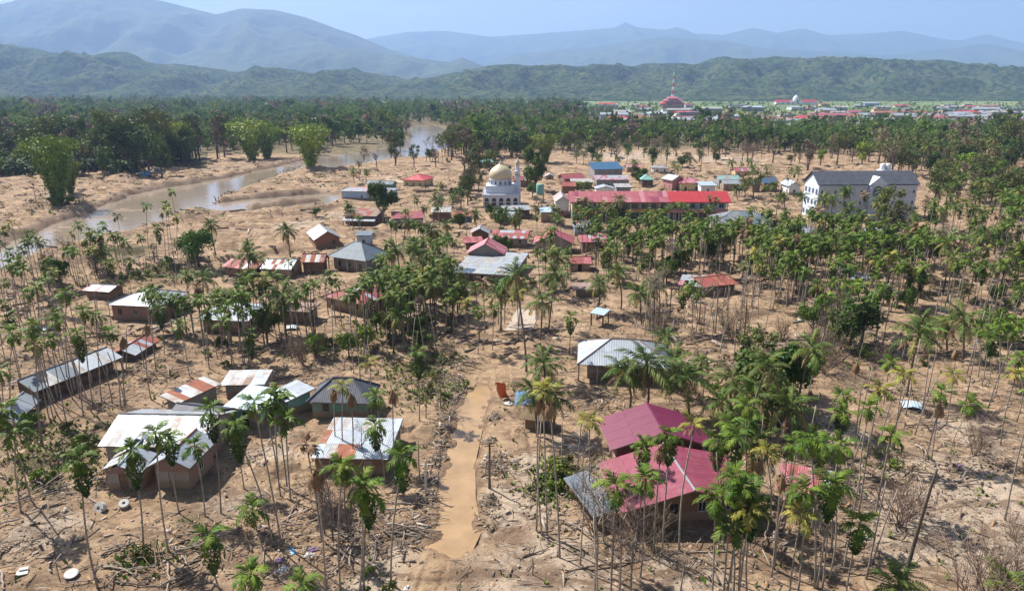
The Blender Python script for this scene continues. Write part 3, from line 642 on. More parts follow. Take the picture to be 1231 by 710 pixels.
def village_houses():
    H = house
    Z = [('zinc', 5), ('white', 3), ('oldzinc', 2)]; WH = [('white', 5), ('zinc', 2)]; PATCH = [('white', 3), ('zinc', 3), ('rust', 2), ('oldzinc', 2)]; RU = [('rust', 6), ('redrust', 3), ('white', 2)]
    # ---- foreground, left
    H('shed', '', (42,471), (148,429), d=6.4, h=2.7, rise=1.2, pal=[('oldzinc', 3), ('zinc', 3), ('slate', 3)], wall='w_dark', near=True, seed=2, cat='shed', full='long low grey metal shed between thin trunks at the left edge', win=False, posts=True, ov=1.1)
    H('shed', '', (163,427), (193,408), d=4.8, h=1.7, rise=0.9, roof='gable', pal=[('rust', 5), ('white', 3), ('redrust', 2)], wall='w_dark', near=True, seed=5, cat='shed', full='small shed with rust red and white patched roof behind the long grey shed', win=False)
    H('collapsed_shed', '', (19,508), (50,480), d=4.0, h=0.9, rise=1.3, roof='gable', pal=[('white', 3), ('zinc', 3)], wall=None, near=True, seed=6, cat='shed', full='fallen white roof bent over debris below the long grey shed', win=False, curl=0.1, miss=0.15)
    H('house', '', (117,536), (243,538), d=9.5, h=3.5, rise=1.7, roof='gable', ridge='x', pal=[('white', 6), ('zinc', 6), ('oldzinc', 2)], wall='w_concrete', near=True, seed=8, cap='oldzinc', full='largest foreground house with a broad white metal roof at lower left')
    H('house_wing', '', (176,561), (228,563), d=6.4, h=3.5, rise=1.3, roof='gable', ridge='y', pal=[('white', 5), ('zinc', 5), ('oldzinc', 1)], wall='w_mudpink', base=('w_concrete', 1.4), near=True, seed=88, cap='rust', cat='house', full='front wing with white roof and muddy pinkish block walls at lower left')
    H('house', '', (117,570), (170,568), d=6.2, h=3.0, rise=0.9, roof='gable', ridge='y', pal=[('white', 5), ('zinc', 3), ('oldzinc', 1)], wall='w_mudpink', base=('w_concrete', 1.3), near=True, seed=9, miss=0.16, curl=0.12, full='damaged annex with torn white roof sheets left of the large white roof')
    H('house', '', (196,506), (252,513), C=(277,489), h=3.3, rise=1.2, roof='gable', pal=[('charcoal', 1)], wall='w_grey', near=True, seed=10, full='house with charcoal grey gable roof between two white roofs')
    H('shed', '', (214,485), (266,461), d=3.4, h=3.3, rise=0.5, roof='shed', pal=[('oldzinc', 4), ('rust', 2), ('zinc', 2)], wall='w_concrete', near=True, seed=11, cat='shed', full='narrow shed with stained grey and rust roof behind the charcoal roof', win=False)
    H('house', '', (268,488), (313,495), C=(338,473), h=3.4, rise=0.7, roof='shed', pal=[('bluewhite', 1)], wall='w_turq', near=True, seed=12, full='turquoise walled house under a pale blue sloping metal roof', sw=0.8)
    H('house', '', (322,472), (344,483), C=(365,463), h=3.1, rise=0.4, roof='shed', pal=[('zinc', 4), ('bluewhite', 3), ('white', 2)], wall='w_turq', near=True, seed=13, full='small lean-to with stained metal roof right behind the turquoise house', win=False)
    H('shed', '', (264,463), (318,462), d=4.2, h=3.0, rise=0.5, roof='shed', pal=[('white', 5), ('oldzinc', 3), ('brown', 1)], wall='w_concrete', near=True, seed=14, cat='shed', full='shed with bright white and brown roof sheets behind the turquoise house', win=False)
    H('house', '', (368,483), (444,485), C=(459,463), h=3.1, rise=2.3, roof='hip', pal=[('charcoal', 1)], wall='w_teal', near=True, seed=15, full='teal green plank house with a charcoal hipped roof')
    H('house', '', (374,550), (466,552), C=(467,507), h=2.7, rise=0.5, roof='shed', pal=[('white', 6), ('oldzinc', 3), ('rust', 1), ('bluewhite', 1), ('zinc', 2)], wall='w_wood', near=True, seed=24, sw=.8, full='low house with patched white and rust metal roof by the puddled road', miss=0.03, ov=0.35)
    # ---- foreground, right
    H('house', '', (694,438), (812,443), C=(818,414), h=3.4, rise=2.4, roof='hip', pal=[('white', 4), ('zinc', 4)], wall='w_concrete', near=True, seed=17, cap='brown', posts=True, ov=1.5, full='white hip roofed house with open corner patio and grey columns')
    H('house', '', (734,541), (859,537), C=(831,500), h=3.7, rise=2.0, roof='gable', ridge='y', pal=[('maroon', 1)], wall='w_maroon', near=True, seed=18, ov=1.0, full='house with plain dark maroon gable roof behind the lighter one')
    H('house', '', (746,612), (921,608), d=9.5, h=3.0, rise=1.9, roof='gable', ridge='y', pal=[('maroon2', 1)], wall='w_wood', near=True, seed=19, ov=1.3, cap='white', full='large dusty maroon gable house with a white ridge line', rot=radians(7))
    H('shed', '', (716,620), (746,612), d=6.5, h=1.6, rise=0.8, roof='shed', pal=[('grey', 4), ('slate', 2)], wall=None, near=True, seed=20, cat='shed', full='sunken grey sheet lean-to against the dusty maroon house', win=False, tilt=(0, radians(-6)), posts=True)
    H('hut', '', (625,503), (655,507), d=4, h=2.2, rise=1.0, pal=[('thatch', 1)], wall='w_wood', near=True, seed=22, cat='hut', full='small thatched hut half hidden under palms right of the puddled road', roof='gable')
    H('canopy', '', (709,376), (726,379), d=3.0, h=2.4, rise=0.3, roof='shed', pal=[('bluewhite', 1)], wall=None, near=True, posts=True, seed=23, cat='shelter', full='small pale metal canopy on posts in the debris field', ov=0.2)
    H('house', '', (847,345), (888,341), C=(877,328), h=3.0, rise=0.9, roof='gable', pal=[('rust', 4), ('redrust', 4)], wall='w_dark', near=True, seed=24, full='low house with rusty red metal roof right of the dry shrubs')
    H('shed', '', (815,342), (845,345), d=6, h=2.2, rise=0.6, roof='shed', pal=[('oldzinc', 3), ('white', 3), ('pink', 1)], wall=None, near=True, posts=True, seed=25, cat='shed', full='torn white sheeted lean-to left of the rusty red roof', miss=0.25, curl=0.1)
    H('shed', '', (933,583), (1000,600), C=(985,574), h=0.9, rise=0.9, roof='shed', pal=[('pinkred', 4), ('redrust', 3), ('white', 1)], wall='w_dark', near=True, seed=26, cat='shed', full='sunken faded red roof lying on mud among tall palms', tilt=(radians(4), radians(-5)), miss=0.05, win=False)
    H('shelter', '', (1136,297), (1169,298), d=7, h=2.6, rise=1.5, roof='gable', ridge='y', pal=[('redrust', 1), ('rust', 1)], wall=None, posts=True, near=False, seed=27, cat='shelter', full='open red gable shelter with white edge boards near the right edge', cap='white')
    H('house', '', (1040,283), (1101,287), d=9, h=3, rise=2.0, roof='hip', pal=WH, wall='w_concrete', seed=28, full='white hip roof just below the three storey white building')
    H('house', '', (943,281), (990,279), d=9, h=3, rise=1.8, roof='hip', pal=WH, wall='w_concrete', seed=29, full='white roof among palms left of the three storey white building')
    H('house', '', (858,268), (936,270), d=13, h=3.4, rise=2.8, roof='hip', pal=[('grey', 3), ('slate', 2)], wall='w_grey', seed=30, full='wide grey hip roof below the right end of the red school')
    # ---- middle left
    H('house', '', (409,229.5), (469,231), C=(484,227), h=3.6, rise=0.2, roof='shed', pal=[('white', 3), ('pink', 1), ('zinc', 1)], wall='w_blue', seed=31, full='long pale blue house with flat dusty roof near the river', ov=0.3)
    H('house', '', (483,216), (510,217), C=(519,213), h=3.4, rise=2.0, roof='hip', pal=[('red', 3), ('pinkred', 1)], wall='w_cream', seed=32, full='cream house with red hipped roof near the river bend')
    H('house', '', (440,221), (472,222), d=6, h=2.8, rise=1.2, roof='gable', pal=[('charcoal', 1), ('slate', 1)], wall='w_green', seed=33, full='dark ruined house with green wall behind the pale blue house', miss=0.15)
    H('house', '', (412,259), (452,260), d=9, h=3.0, rise=0.9, roof='shed', pal=[('brown', 3), ('redrust', 1)], wall='w_mudpink', seed=34, full='house with earthy brown roof below the pale blue house')
    H('lean_to', '', (411,265), (450,266), d=3.4, h=1.7, rise=0.8, roof='shed', pal=[('white', 1), ('zinc', 1)], wall=None, posts=True, seed=35, cat='lean-to', full='fallen white sheet awning in front of the earthy brown roof')
    H('house', '', (470,263), (509,262), d=8, h=3.1, rise=0.9, roof='shed', pal=[('redrust', 3), ('maroon2', 2)], wall='w_tan', seed=36, full='tan house with dull maroon roof beside the tall leafy tree')
    H('lean_to', '', (468,266), (509,265), d=2.8, h=2.4, rise=0.3, roof='shed', pal=[('white', 1)], wall=None, posts=True, seed=37, cat='lean-to', full='white awning along the front of the tan house')
    H('house', '', (377,289), (411,286), C=(432,274), h=3.2, rise=2.2, roof='gable', ridge='y', pal=[('oldzinc', 4), ('zinc', 3), ('white', 1)], wall='w_brick', near=True, seed=38, full='brown brick gable house with striped grey metal roof')
    H('house', '', (426,283), (446,283), d=5, h=3.4, rise=0.3, roof='shed', pal=[('slate', 1)], wall='w_blue', seed=39, full='small blue walled annex right of the brown brick house')
    H('house', '', (393,308), (440,314), C=(463,303), h=3.9, rise=3.2, roof='hip', pal=[('slate', 1)], wall='w_grey', near=True, seed=40, posts=True, ov=1.1, full='grey house with steep blue grey pyramid roof')
    H('house', '', (312,323), (350,324), C=(357,314), h=3.0, rise=1.4, roof='gable', pal=[('white', 4), ('zinc', 2), ('rust', 2)], wall='w_tan', near=True, seed=41, full='tan house with white and rust roof left of the pyramid roof')
    H('house', '', (266,320), (305,325), d=7, h=2.8, rise=1.2, roof='gable', pal=[('redrust', 3), ('pinkred', 2), ('white', 1)], wall='w_mudpink', near=True, seed=42, full='house with faded red and white roof behind coconut fronds')
    H('house', '', (388,356), (436,366), C=(462,347), h=3.1, rise=1.8, roof='hip', pal=[('redrust', 7), ('maroon2', 4), ('white', 2)], wall='w_tan', near=True, seed=43, full='red hip roofed house with white patches below the pyramid roof')
    H('house', '', (128,366), (190,369), C=(239,352), h=3.6, rise=1.9, roof='hip', pal=[('zinc', 3), ('white', 3)], wall='w_mudpink', near=True, seed=44, full='house with broad pale hip roof and earthy walls at the left')
    H('house', '', (238,384), (298,386), d=8, h=3.1, rise=0.7, roof='shed', pal=[('white', 3), ('zinc', 2)], wall='w_tan', near=True, seed=45, full='white sloping roof half hidden behind a row of palms')
    H('hut', '', (98,349), (131,351), d=5, h=2.3, rise=0.7, roof='gable', pal=[('white', 2), ('pink', 1)], wall='w_wood', seed=46, near=True, cat='hut', full='small hut with pinkish white roof left of the broad pale hip roof')
    H('house', '', (331,373), (372,375), d=5, h=3.0, rise=0.2, roof='shed', pal=[('brown', 1)], wall='w_concrete', near=True, seed=47, full='grey concrete hut behind a coconut palm left of the red hip roof')
    # ---- middle, centre
    H('house', '', (543,327), (617,331), C=(606,306), h=2.7, rise=0.6, roof='shed', pal=[('white', 5), ('oldzinc', 2)], wall='w_concrete', near=True, seed=50, full='weathered white sloping roof in front of the pink gable roof', ov=0.4)
    H('house', '', (560,305), (606,306), d=8, h=3.6, rise=2.6, roof='gable', ridge='y', pal=[('pink', 3), ('pinkred', 1)], wall='w_concrete', near=True, seed=51, full='bright pink gable roof behind the weathered white roof', cap='red')
    H('house', '', (589,286), (634,287), d=7, h=3.2, rise=0.9, roof='shed', pal=[('redrust', 3), ('pinkred', 3), ('white', 1)], wall='w_concrete', near=True, seed=52, full='long striped red metal roof over grey walls below the mosque')
    H('house', '', (565,281), (589,281), d=6, h=3.0, rise=1.4, roof='gable', ridge='y', pal=[('white', 3), ('rust', 1)], wall='w_wood', seed=53, full='small white and rust gable roof left of the striped red roof')
    H('hut', '', (558,292), (582,291), d=4.5, h=2.0, rise=0.7, roof='shed', pal=[('redrust', 1), ('pinkred', 1)], wall='w_dark', seed=54, cat='hut', full='low dusty red hut roof just above the pink gable roof')
    H('house', '', (641,292), (690,293), d=8.5, h=3.6, rise=2.4, roof='gable', ridge='y', pal=[('pinkred', 3), ('red', 1)], wall='w_concrete', near=True, seed=55, full='grey block house with pinkish red gable roof facing the camera')
    H('house', '', (683,317), (712,317), d=7, h=2.8, rise=0.9, roof='gable', pal=[('redrust', 3), ('pinkred', 2)], wall='w_tan', seed=56, full='dull red roof right of the grey block gable house', near=True)
    H('hut', '', (689,273), (712,273), d=6, h=2.6, rise=0.8, roof='shed', pal=[('white', 2), ('pink', 1)], wall='w_blue', seed=57, cat='hut', full='small hut with white and pink roof below the red school')
    H('hut', '', (690,348), (723,348), d=5, h=2.3, rise=0.1, roof='shed', pal=[('brown', 1)], wall='w_concrete', seed=58, near=True, cat='hut', full='flat roofed muddy concrete hut beyond the two tall coconut palms')
    H('house', '', (604,253), (639,252), d=8, h=3.2, rise=1.0, roof='gable', pal=[('oldzinc', 1), ('white', 2)], wall='w_dark', seed=59, full='long pale weathered roof in front of the mosque')
    H('house', '', (649,255), (669,255), d=6, h=3.6, rise=0.7, roof='shed', pal=[('bluewhite', 1)], wall='w_tan', seed=60, full='small house with bluish metal roof left of the red school')
    H('house', '', (667,243), (686,243), d=13, h=5.2, rise=2.0, roof='gable', ridge='y', pal=[('oldzinc', 2), ('pink', 1)], wall='w_white', base=('w_pink', 2.6), seed=61, storeys=2, full='two storey white and pink gable building left of the red school')
    H('house', '', (545,260), (568,260), d=6, h=3.2, rise=1.0, roof='gable', pal=[('redrust', 1)], wall='w_deepblue', seed=62, full='deep blue walled house with dull red roof left of the mosque')
    H('house', '', (714,204), (750,203), d=9, h=5.2, rise=2.6, roof='shed', pal=[('blue', 1)], wall='w_grey', seed=63, full='tall shed with dark blue roof beyond the red school', cat='shed')
    H('house', '', (716,216), (758,216), d=8, h=4.2, rise=1.0, roof='shed', pal=[('white', 2), ('pinkred', 1), ('pink', 1)], wall='w_grey', seed=64, full='house with white and pink patched roof below the dark blue shed')
    H('house', '', (716,227), (740,227), d=7, h=3.8, rise=1.0, roof='gable', ridge='y', pal=[('white', 1)], wall='w_white', seed=65, full='bright white roofed house just behind the red school')
    H('house', '', (740,225), (760,225), d=7, h=3.6, rise=0.6, roof='shed', pal=[('oldzinc', 1)], wall='w_grey', seed=66, full='house with grey stained roof beside the bright white one')
    H('house', '', (678,215), (704,214), d=9, h=3.6, rise=1.6, roof='gable', pal=[('redrust', 3), ('maroon2', 2)], wall='w_mudpink', seed=67, full='house with dull maroon roof left of the dark blue shed')
    H('house', '', (675,224), (693,224), d=8, h=3.0, rise=1.4, roof='gable', pal=[('rust', 1), ('redrust', 2)], wall='w_wood', seed=68, full='low rust red roof above the pink and white gable building')
    H('hut', '', (655,212), (667,212), d=6, h=2.4, rise=1.0, roof='gable', ridge='y', pal=[('oldzinc', 1)], wall='w_concrete', seed=69, cat='hut', full='tiny pale hut in the clearing right of the round leafy tree')
    H('house', '', (771,216), (787,216), d=8, h=3.6, rise=1.8, roof='hip', pal=[('teal', 1)], wall='w_dark', seed=70, full='small house with teal roof beyond the red school')
    H('house', '', (817,220), (846,220), d=9, h=3.8, rise=1.8, roof='hip', pal=[('pinkred', 2), ('pink', 2)], wall='w_cream', seed=71, full='cream house with pink hip roof beyond the bright red roof')
    H('house', '', (808,217), (824,216), d=8, h=4.6, rise=1.8, roof='gable', ridge='y', pal=[('white', 1)], wall='w_pink', seed=72, full='white roofed pink house left of the cream house')
    H('house', '', (842,223), (862,223), d=7, h=3.6, rise=0.8, roof='shed', pal=[('bluewhite', 1)], wall='w_white', seed=73, full='white house with pale blue roof right of the cream house')
    H('house', '', (864,216), (891,216), d=9, h=4, rise=1.4, roof='gable', pal=[('oldzinc', 1), ('teal', 1)], wall='w_grey', seed=74, full='grey green roof at the edge of the sandy clearing')
    H('house', '', (918,220), (937,220), d=9, h=3.8, rise=2, roof='gable', pal=[('blue', 1), ('charcoal', 1)], wall='w_wood', seed=75, full='house with dark blue roof left of the three storey white building')
    H('house', '', (904,222), (916,222), d=7, h=3.4, rise=1.3, roof='gable', pal=[('charcoal', 1)], wall='w_wood', seed=76, full='small dark roofed brown house left of the dark blue roof')
    H('house', '', (948,224), (964,224), d=10, h=3.6, rise=2, roof='gable', ridge='y', pal=[('white', 1)], wall='w_white', seed=77, full='small white gable house against the three storey white building')
    H('house', '', (573,195), (593,195), d=8, h=3.4, rise=1.2, roof='gable', pal=[('teal', 1)], wall='w_grey', seed=78, full='turquoise roof glimpsed between bare trees left of the mosque')
    for i_, (u_, v_, w_, rf_, pal_, wl_, lab_) in enumerate([(628,224,9,'gable','redrust','w_mudpink','small dull red roof between the minaret and the water tank'),(700,226,10,'shed','oldzinc','w_concrete','grey roofed shed just above the left end of the red school'),(762,208,8,'gable','pink','w_tan','small pink roofed house left of the teal roof'),(795,209,9,'hip','oldzinc','w_white','pale house with grey hip roof right of the teal roof'),(880,228,8,'gable','white','w_tan','white roofed hut above the right end of the bright red roof'),(530,262,7,'gable','oldzinc','w_wood','small grey roofed hut left of the deep blue house'),(715,298,8,'shed','pinkred','w_wood','low pinkish lean-to roof among palms below the red school'),(610,268,8,'shed','white','w_concrete','white roofed shed just above the long striped red roof'),(375,322,6,'gable','rust','w_wood','tiny rust roofed hut below the brown brick gable house'),(893,213,8,'gable','pinkred','w_cream','pink roofed house at the right of the sandy clearing')]):
        q_ = at(u_, v_); hw = w_*FPX/(q_.y*cp+42*sp_)/2
        H('house', '', (u_-hw, v_-7), (u_+hw, v_-7), d=w_*.8, h=3.0, rise=1.4 if rf_ != 'shed' else .6, roof=rf_, pal=[(pal_, 3), ('oldzinc', 1)], wall=wl_, seed=300+i_, full=lab_)
    H('house', '', (1208,233), (1228,233), d=8, h=3.2, rise=1.5, roof='gable', pal=[('redrust', 1)], wall='w_wood', seed=79, full='dark red roof among palms at the far right edge')

# ------------------------------------------------------------------ landmark buildings
def arch_window(parent, c, wd, hg, ang, frame, glass, mb_depth=0.12, bars=True):
    'arched window standing just proud of a wall; c bottom centre'
    t = Vector((cos(ang), sin(ang), 0)); n = Vector((sin(ang), -cos(ang), 0)); fr = MB(); pts = [(-wd/2, 0), (-wd/2, hg-wd/2)]+[(-wd/2*cos(a), hg-wd/2+wd/2*sin(a)) for a in np.linspace(0, pi, 9)[1:-1]]+[(wd/2, hg-wd/2), (wd/2, 0)]
    P = [Vector(c)+t*x+Vector((0, 0, z))+n*0.04 for x, z in pts]
    fr.tube(P+[P[0]], 0.07, 4, 0)
    f = fr.build('window', frame, parent)
    g = MB(); g.add([tuple(p) for p in P]+[tuple(p-n*0.03) for p in P], [tuple(range(len(P)))]+[(i, (i+1) % len(P), len(P)+(i+1) % len(P), len(P)+i) for i in range(len(P))]); g.build('pane', glass, f)
def mosque():
    p0 = at(581, 250); p1 = at(624, 250); W = p1.x-p0.x; cx = (p0.x+p1.x)/2; y0 = p0.y
    D = 13.0; root = empty('mosque', (cx, y0+D/2, 0)); PADS.append((cx, y0+D/2, 12))
    pl = MT['plaster']; b = MB(); b.box((0, 0, 1.9), (W, D, 5.8)); wl = b.build('wall', pl, root)
    b = MB()
    for z, e in ((4.85, 0.5), (2.2, 0.16)): b.box((0, 0, z), (W+e, D+e, 0.22))
    b.build('cornice', pl, root)
    b = MB()
    for s in (-1, 1):
        b.box((0, s*(D/2-0.1), 5.9), (W, 0.12, 0.12)); b.box((s*(W/2-0.1), 0, 5.9), (0.12, D-0.3, 0.12))
        for k in range(22): b.box((-W/2+0.3+k*(W-0.6)/21, s*(D/2-0.1), 5.4), (0.14, 0.1, 0.88))
        for k in range(20): b.box((s*(W/2-0.1), -D/2+0.3+k*(D-0.6)/19, 5.4), (0.1, 0.14, 0.88))
    b.build('parapet', pl, root)
    for k in range(5): arch_window(root, (-W/2+W*(k+0.5)/5, -D/2, 0.5), 1.7, 3.3, 0, MT['whitep'], MT['glass'])
    for k in range(4): arch_window(root, (-W/2, -D/2+D*(k+0.5)/4, 0.5), 1.5, 3.1, -pi/2, MT['whitep'], MT['glass'])
    for k in range(4): arch_window(root, (W/2, -D/2+D*(k+0.5)/4, 0.5), 1.5, 3.1, pi/2, MT['whitep'], MT['glass'])
    b = MB(); b.box((-0.3, 0.5, 6.2), (W*0.8, D*0.72, 2.8)); b.build('upper_storey', pl, root)
    b = MB(); b.box((-0.3, 0.5, 7.7), (W*0.8+0.3, D*0.72+0.3, 0.2)); b.build('cornice', pl, root)
    r = 4.1; b = MB(); b.lathe([(r, 7.6), (r, 9.7), (r+0.25, 9.75), (r+0.25, 9.95), (r, 10.0)], 28, c=(-0.3, 0.5, 0)); dr = b.build('drum', pl, root)
    for k in range(14):
        a = 2*pi*k/14; arch_window(root, (-0.3+r*sin(a), 0.5-r*cos(a), 8.1), 0.8, 1.35, a, MT['whitep'], MT['glassblue'])
    prof = [(r-0.15, 10.0), (r+0.2, 10.6), (r+0.28, 11.3), (r+0.12, 12.2), (r-0.35, 13.1), (r-1.2, 14.0), (r-2.3, 14.75), (0.9, 15.25), (0.5, 15.5), (0.62, 15.75), (0.35, 16.0), (0.12, 16.6), (0.02, 17.1)]
    b = MB(); b.lathe(prof, 32, c=(-0.3, 0.5, 0)); b.build('dome', MT['dome'], root, True)
    mx = W/2-0.6; my = -1.5
    b = MB(); b.box((mx, my, 4), (2.4, 2.4, 9.8)); b.build('minaret_base', pl, root)
    b = MB(); b.lathe([(1.0, 8.8), (0.95, 12.6), (1.35, 12.9), (1.35, 13.1), (0.75, 13.15), (0.75, 15.2), (0.95, 15.3)], 12, c=(mx, my, 0)); mi = b.build('minaret', pl, root)
    b = MB(); b.lathe([(0.8, 15.3), (0.98, 15.8), (0.75, 16.5), (0.3, 17.0), (0.05, 18.0)], 12, c=(mx, my, 0)); b.build('minaret_dome', MT['dome'], root, True)
    for k in range(6):
        a = 2*pi*k/6; b = MB(); b.box((mx+0.97*sin(a), my-0.97*cos(a), 11.6), (0.35, 0.06, 0.8), 0, a); b.build('slit_window', MT['glassblue'], root)
    reg(root, '', 'mosque', None, 'white mosque with golden cream dome and short round minaret')
def school():
    h = 6.6; a = at(687, 242.5, h); b_ = at(879, 243.5, h); W = b_.x-a.x; D = 10.5; y0 = a.y
    root = empty('school', ((a.x+b_.x)/2, y0+D/2, 0)); PADS.append((a.x+10, y0+5, 14)); PADS.append((b_.x-12, y0+5, 14)); PADS.append(((a.x+b_.x)/2, y0+5, 16))
    bx = lambda c, d, m, nm: (lambda q: (q.box(c, d), q.build(nm, m, root)))(MB())
    f = 0.6*W  # the faded part is the left 62 percent
    for i, (x0, x1, up, lo) in enumerate([(-W/2+0.4, -W/2+0.62*W, MT['w_cream'], MT['w_green']), (-W/2+0.62*W+0.01, W/2-0.4, MT['w_white'], MT['w_maroon'])]):
        cx = (x0+x1)/2; L = x1-x0
        bx((cx, 0.6, 1.2), (L, D-2.2, 4.0), lo, 'lower_wall'); bx((cx, 0.6, 4.9), (L, D-2.2, 3.3), up, 'upper_wall')
        bx((cx, -D/2+0.7, 3.15), (L, 2.2, 0.25), MT['concrete'], 'balcony_floor')
        bx((cx, -D/2-0.36, 3.75), (L, 0.12, 0.95), MT['w_orange'] if i == 0 else MT['w_deepblue'] if False else MT['w_pink'], 'balcony_wall')
        n = int(L/3.1)
        for k in range(n+1):
            q = MB(); q.box((x0+0.15+(L-0.3)*k/n, -D/2-0.2, 3.0), (0.28, 0.28, 7.0)); q.build('column', MT['trim'], root)
        for k in range(n):
            xx = x0+L*(k+0.5)/n
            for z in (1.3, 5.0):
                q = MB(); q.box((xx, -D/2+1.655, z), (1.7, 0.1, 1.5)); wf = q.build('window', MT['trim'], root)
                for s in (-1, 1):
                    q = MB(); q.box((xx+s*0.4, -D/2+1.60, z), (0.7, 0.04, 1.3)); q.build('pane', MT['glassblue'], wf)
    zr = h+2.7
    for x0, x1, m, nm in [(-W/2-0.5, -W/2+0.62*W, [('pinkred', 6), ('pink', 2), ('maroon2', 1)], 1), (-W/2+0.62*W+0.02, W/2+0.6, [('red', 1)], 2)]:
        out = MB(); rr = random.Random(nm)
        P1 = [(x0, -D/2-0.7, h-0.1), (x1, -D/2-0.7, h-0.1), (x1, 0.3, zr), (x0, 0.3, zr)]; P2 = [(x1, D/2+0.7, h-0.1), (x0, D/2+0.7, h-0.1), (x0, 0.3, zr), (x1, 0.3, zr)]
        for P in (P1, P2):
            ms = roof_plane(None, P, m, False, rr, sw=1.6, sl=3.2, out=out)
            out.add([(x, y, z-0.15) for x, y, z in P], [(3, 2, 1, 0)], 0)
        for xe in (x0, x1): out.add([(xe, -D/2-0.7, h-0.1), (xe, D/2+0.7, h-0.1), (xe, 0.3, zr-0.05)], [(0, 1, 2)], 0)
        out.box(((x0+x1)/2, -D/2-0.72, h-0.15), (x1-x0, 0.08, 0.3), 0)
        out.build('roof', ms, root)
    reg(root, '', 'school', None, 'long two storey school with faded pink roof turning bright red at its right')
def hospital():
    h = 11.6; a = at(984, 222.3, h); b_ = at(1107, 221.5, h); W = (b_-a).length; D = 11.5; ang = atan2(b_.y-a.y, b_.x-a.x)
    ex = Vector((cos(ang), sin(ang), 0)); ey = Vector((-sin(ang), cos(ang), 0)); c = (a+b_)/2+ey*D/2
    root = empty('white_building', (c.x, c.y, 0), ang); PADS.append((c.x-10, c.y, 14)); PADS.append((c.x+10, c.y, 14))
    wb = MB(); wb.box((0, 0, h/2-0.7), (W-1.2, D-1.2, h+0.8)); 
    w2 = W/2-0.6; wb.build('wall', MT['plaster'], root)
    for s in (-1, 1):
        q = MB(); x = s*(w2-0.12); q.add([(x-0.12, -D/2+0.5, h-0.3), (x-0.12, D/2-0.5, h-0.3), (x-0.12, 0, h+3.5), (x+0.12, -D/2+0.5, h-0.3), (x+0.12, D/2-0.5, h-0.3), (x+0.12, 0, h+3.5)], [(0, 1, 2), (5, 4, 3), (0, 2, 5, 3), (1, 4, 5, 2), (0, 3, 4, 1)]); q.build('gable_wall', MT['plaster'], root)
    out = MB()
    for P in ([(-W/2, -D/2, h), (W/2, -D/2, h), (W/2, 0, h+3.9), (-W/2, 0, h+3.9)], [(W/2, D/2, h), (-W/2, D/2, h), (-W/2, 0, h+3.9), (W/2, 0, h+3.9)]):
        ms = roof_plane(None, P, [('charcoal', 1)], False, random.Random(4), sw=1.2, sl=2, out=out); out.add([(x, y, z-0.2) for x, y, z in P], [(3, 2, 1, 0)], 0)
    out.build('roof', ms, root)
    q = MB(); q.box((0, -D/2+0.3, h-0.55), (W-0.8, 0.4, 0.4)); q.build('cornice', MT['plaster'], root)
    for z in (4.0, 7.8):
        q = MB(); q.box((0, -D/2+0.52, z), (W-1.0, 0.18, 0.22)); q.build('band', MT['plaster'], root)
    px0 = at(1046, 240, 6); pxl = (px0-c).dot(ex); pw = 5.6
    n = 15
    for k in range(n):
        x = -w2+2*w2*(k+0.5)/n
        if abs(x-pxl) < pw/2+0.5: continue
        for z in (1.6, 5.4, 9.1):
            for s in ((-.62, .62) if k % 3 == 1 else (0.1,)):
                q = MB(); q.box((x+s, -D/2+0.57, z), (0.85, 0.1, 1.35)); q.box((x+s, -D/2+0.48, z-.72), (1.1, 0.25, 0.1)); f = q.build('window', MT['whitep'], root)
                q = MB(); q.box((x+s, -D/2+0.51, z), (0.66, 0.05, 1.15)); q.build('pane', MT['glassblue' if (k*7+int(z)) % 4 else 'trim'], f)
    for s in (-1, 1):
        for k in range(4):
            for z in (1.6, 5.4, 9.1):
                q = MB(); q.box((s*(w2+0.0), -D/2+0.6+(D-1.2)*(k+0.5)/4, z), (0.12, 1.2, 1.6)); f = q.build('window', MT['glassblue'], root)
    q = MB(); yy = -D/2-0.3; q.box((pxl, yy+0.6, h/2-0.3), (pw, 1.4, h+0.4)); q.build('portico', MT['plaster'], root)
    q = MB(); e = pw/2+0.4; q.add([(pxl-e, yy-0.3, h-0.1), (pxl+e, yy-0.3, h-0.1), (pxl, yy-0.3, h+2.6), (pxl-e, yy+4.5, h-0.1), (pxl+e, yy+4.5, h-0.1), (pxl, yy+4.5, h+2.6)], [(0, 1, 2), (5, 4, 3), (0, 2, 5, 3), (1, 4, 5, 2), (0, 3, 4, 1)]); q.build('pediment', MT['plaster'], root)
    for z, hg in ((7.6, 3.6), (3.6, 3.2)): arch_window(root, (pxl, yy-0.12, z), 3.4, hg, 0, MT['whitep'], MT['glassblue'])
    for s in (-1, 1):
        q = MB(); q.lathe([(0.28, -0.8), (0.24, h-0.4)], 8, c=(pxl+s*(pw/2-0.25), yy-0.35, 0)); q.build('column', MT['plaster'], root)
    reg(root, '', 'building', None, 'three storey white building with charcoal roof and gabled entrance bay')
    # tank block on its own behind the roof
    t = at(1069, 262); t = Vector((t.x+5, t.y+24, 0)); k = (t.y)/236.0
    r2 = empty('water_tank', (t.x+4, t.y, 0)); q = MB(); q.box((0, 0, 6.4), (4.2, 4.0, 14.6)); q.build('tower', MT['plaster'], r2)
    for s in (-1, 1):
        q = MB(); q.lathe([(0.9, 13.6), (0.95, 13.8), (0.95, 15.6), (0.7, 15.9), (0.3, 16.0)], 14, c=(s*1.0, 0, 0)); q.build('tank', MT['whitep'], r2, True)
    reg(r2, '', 'water tower', None, 'boxy white water tank tower behind the charcoal roof')
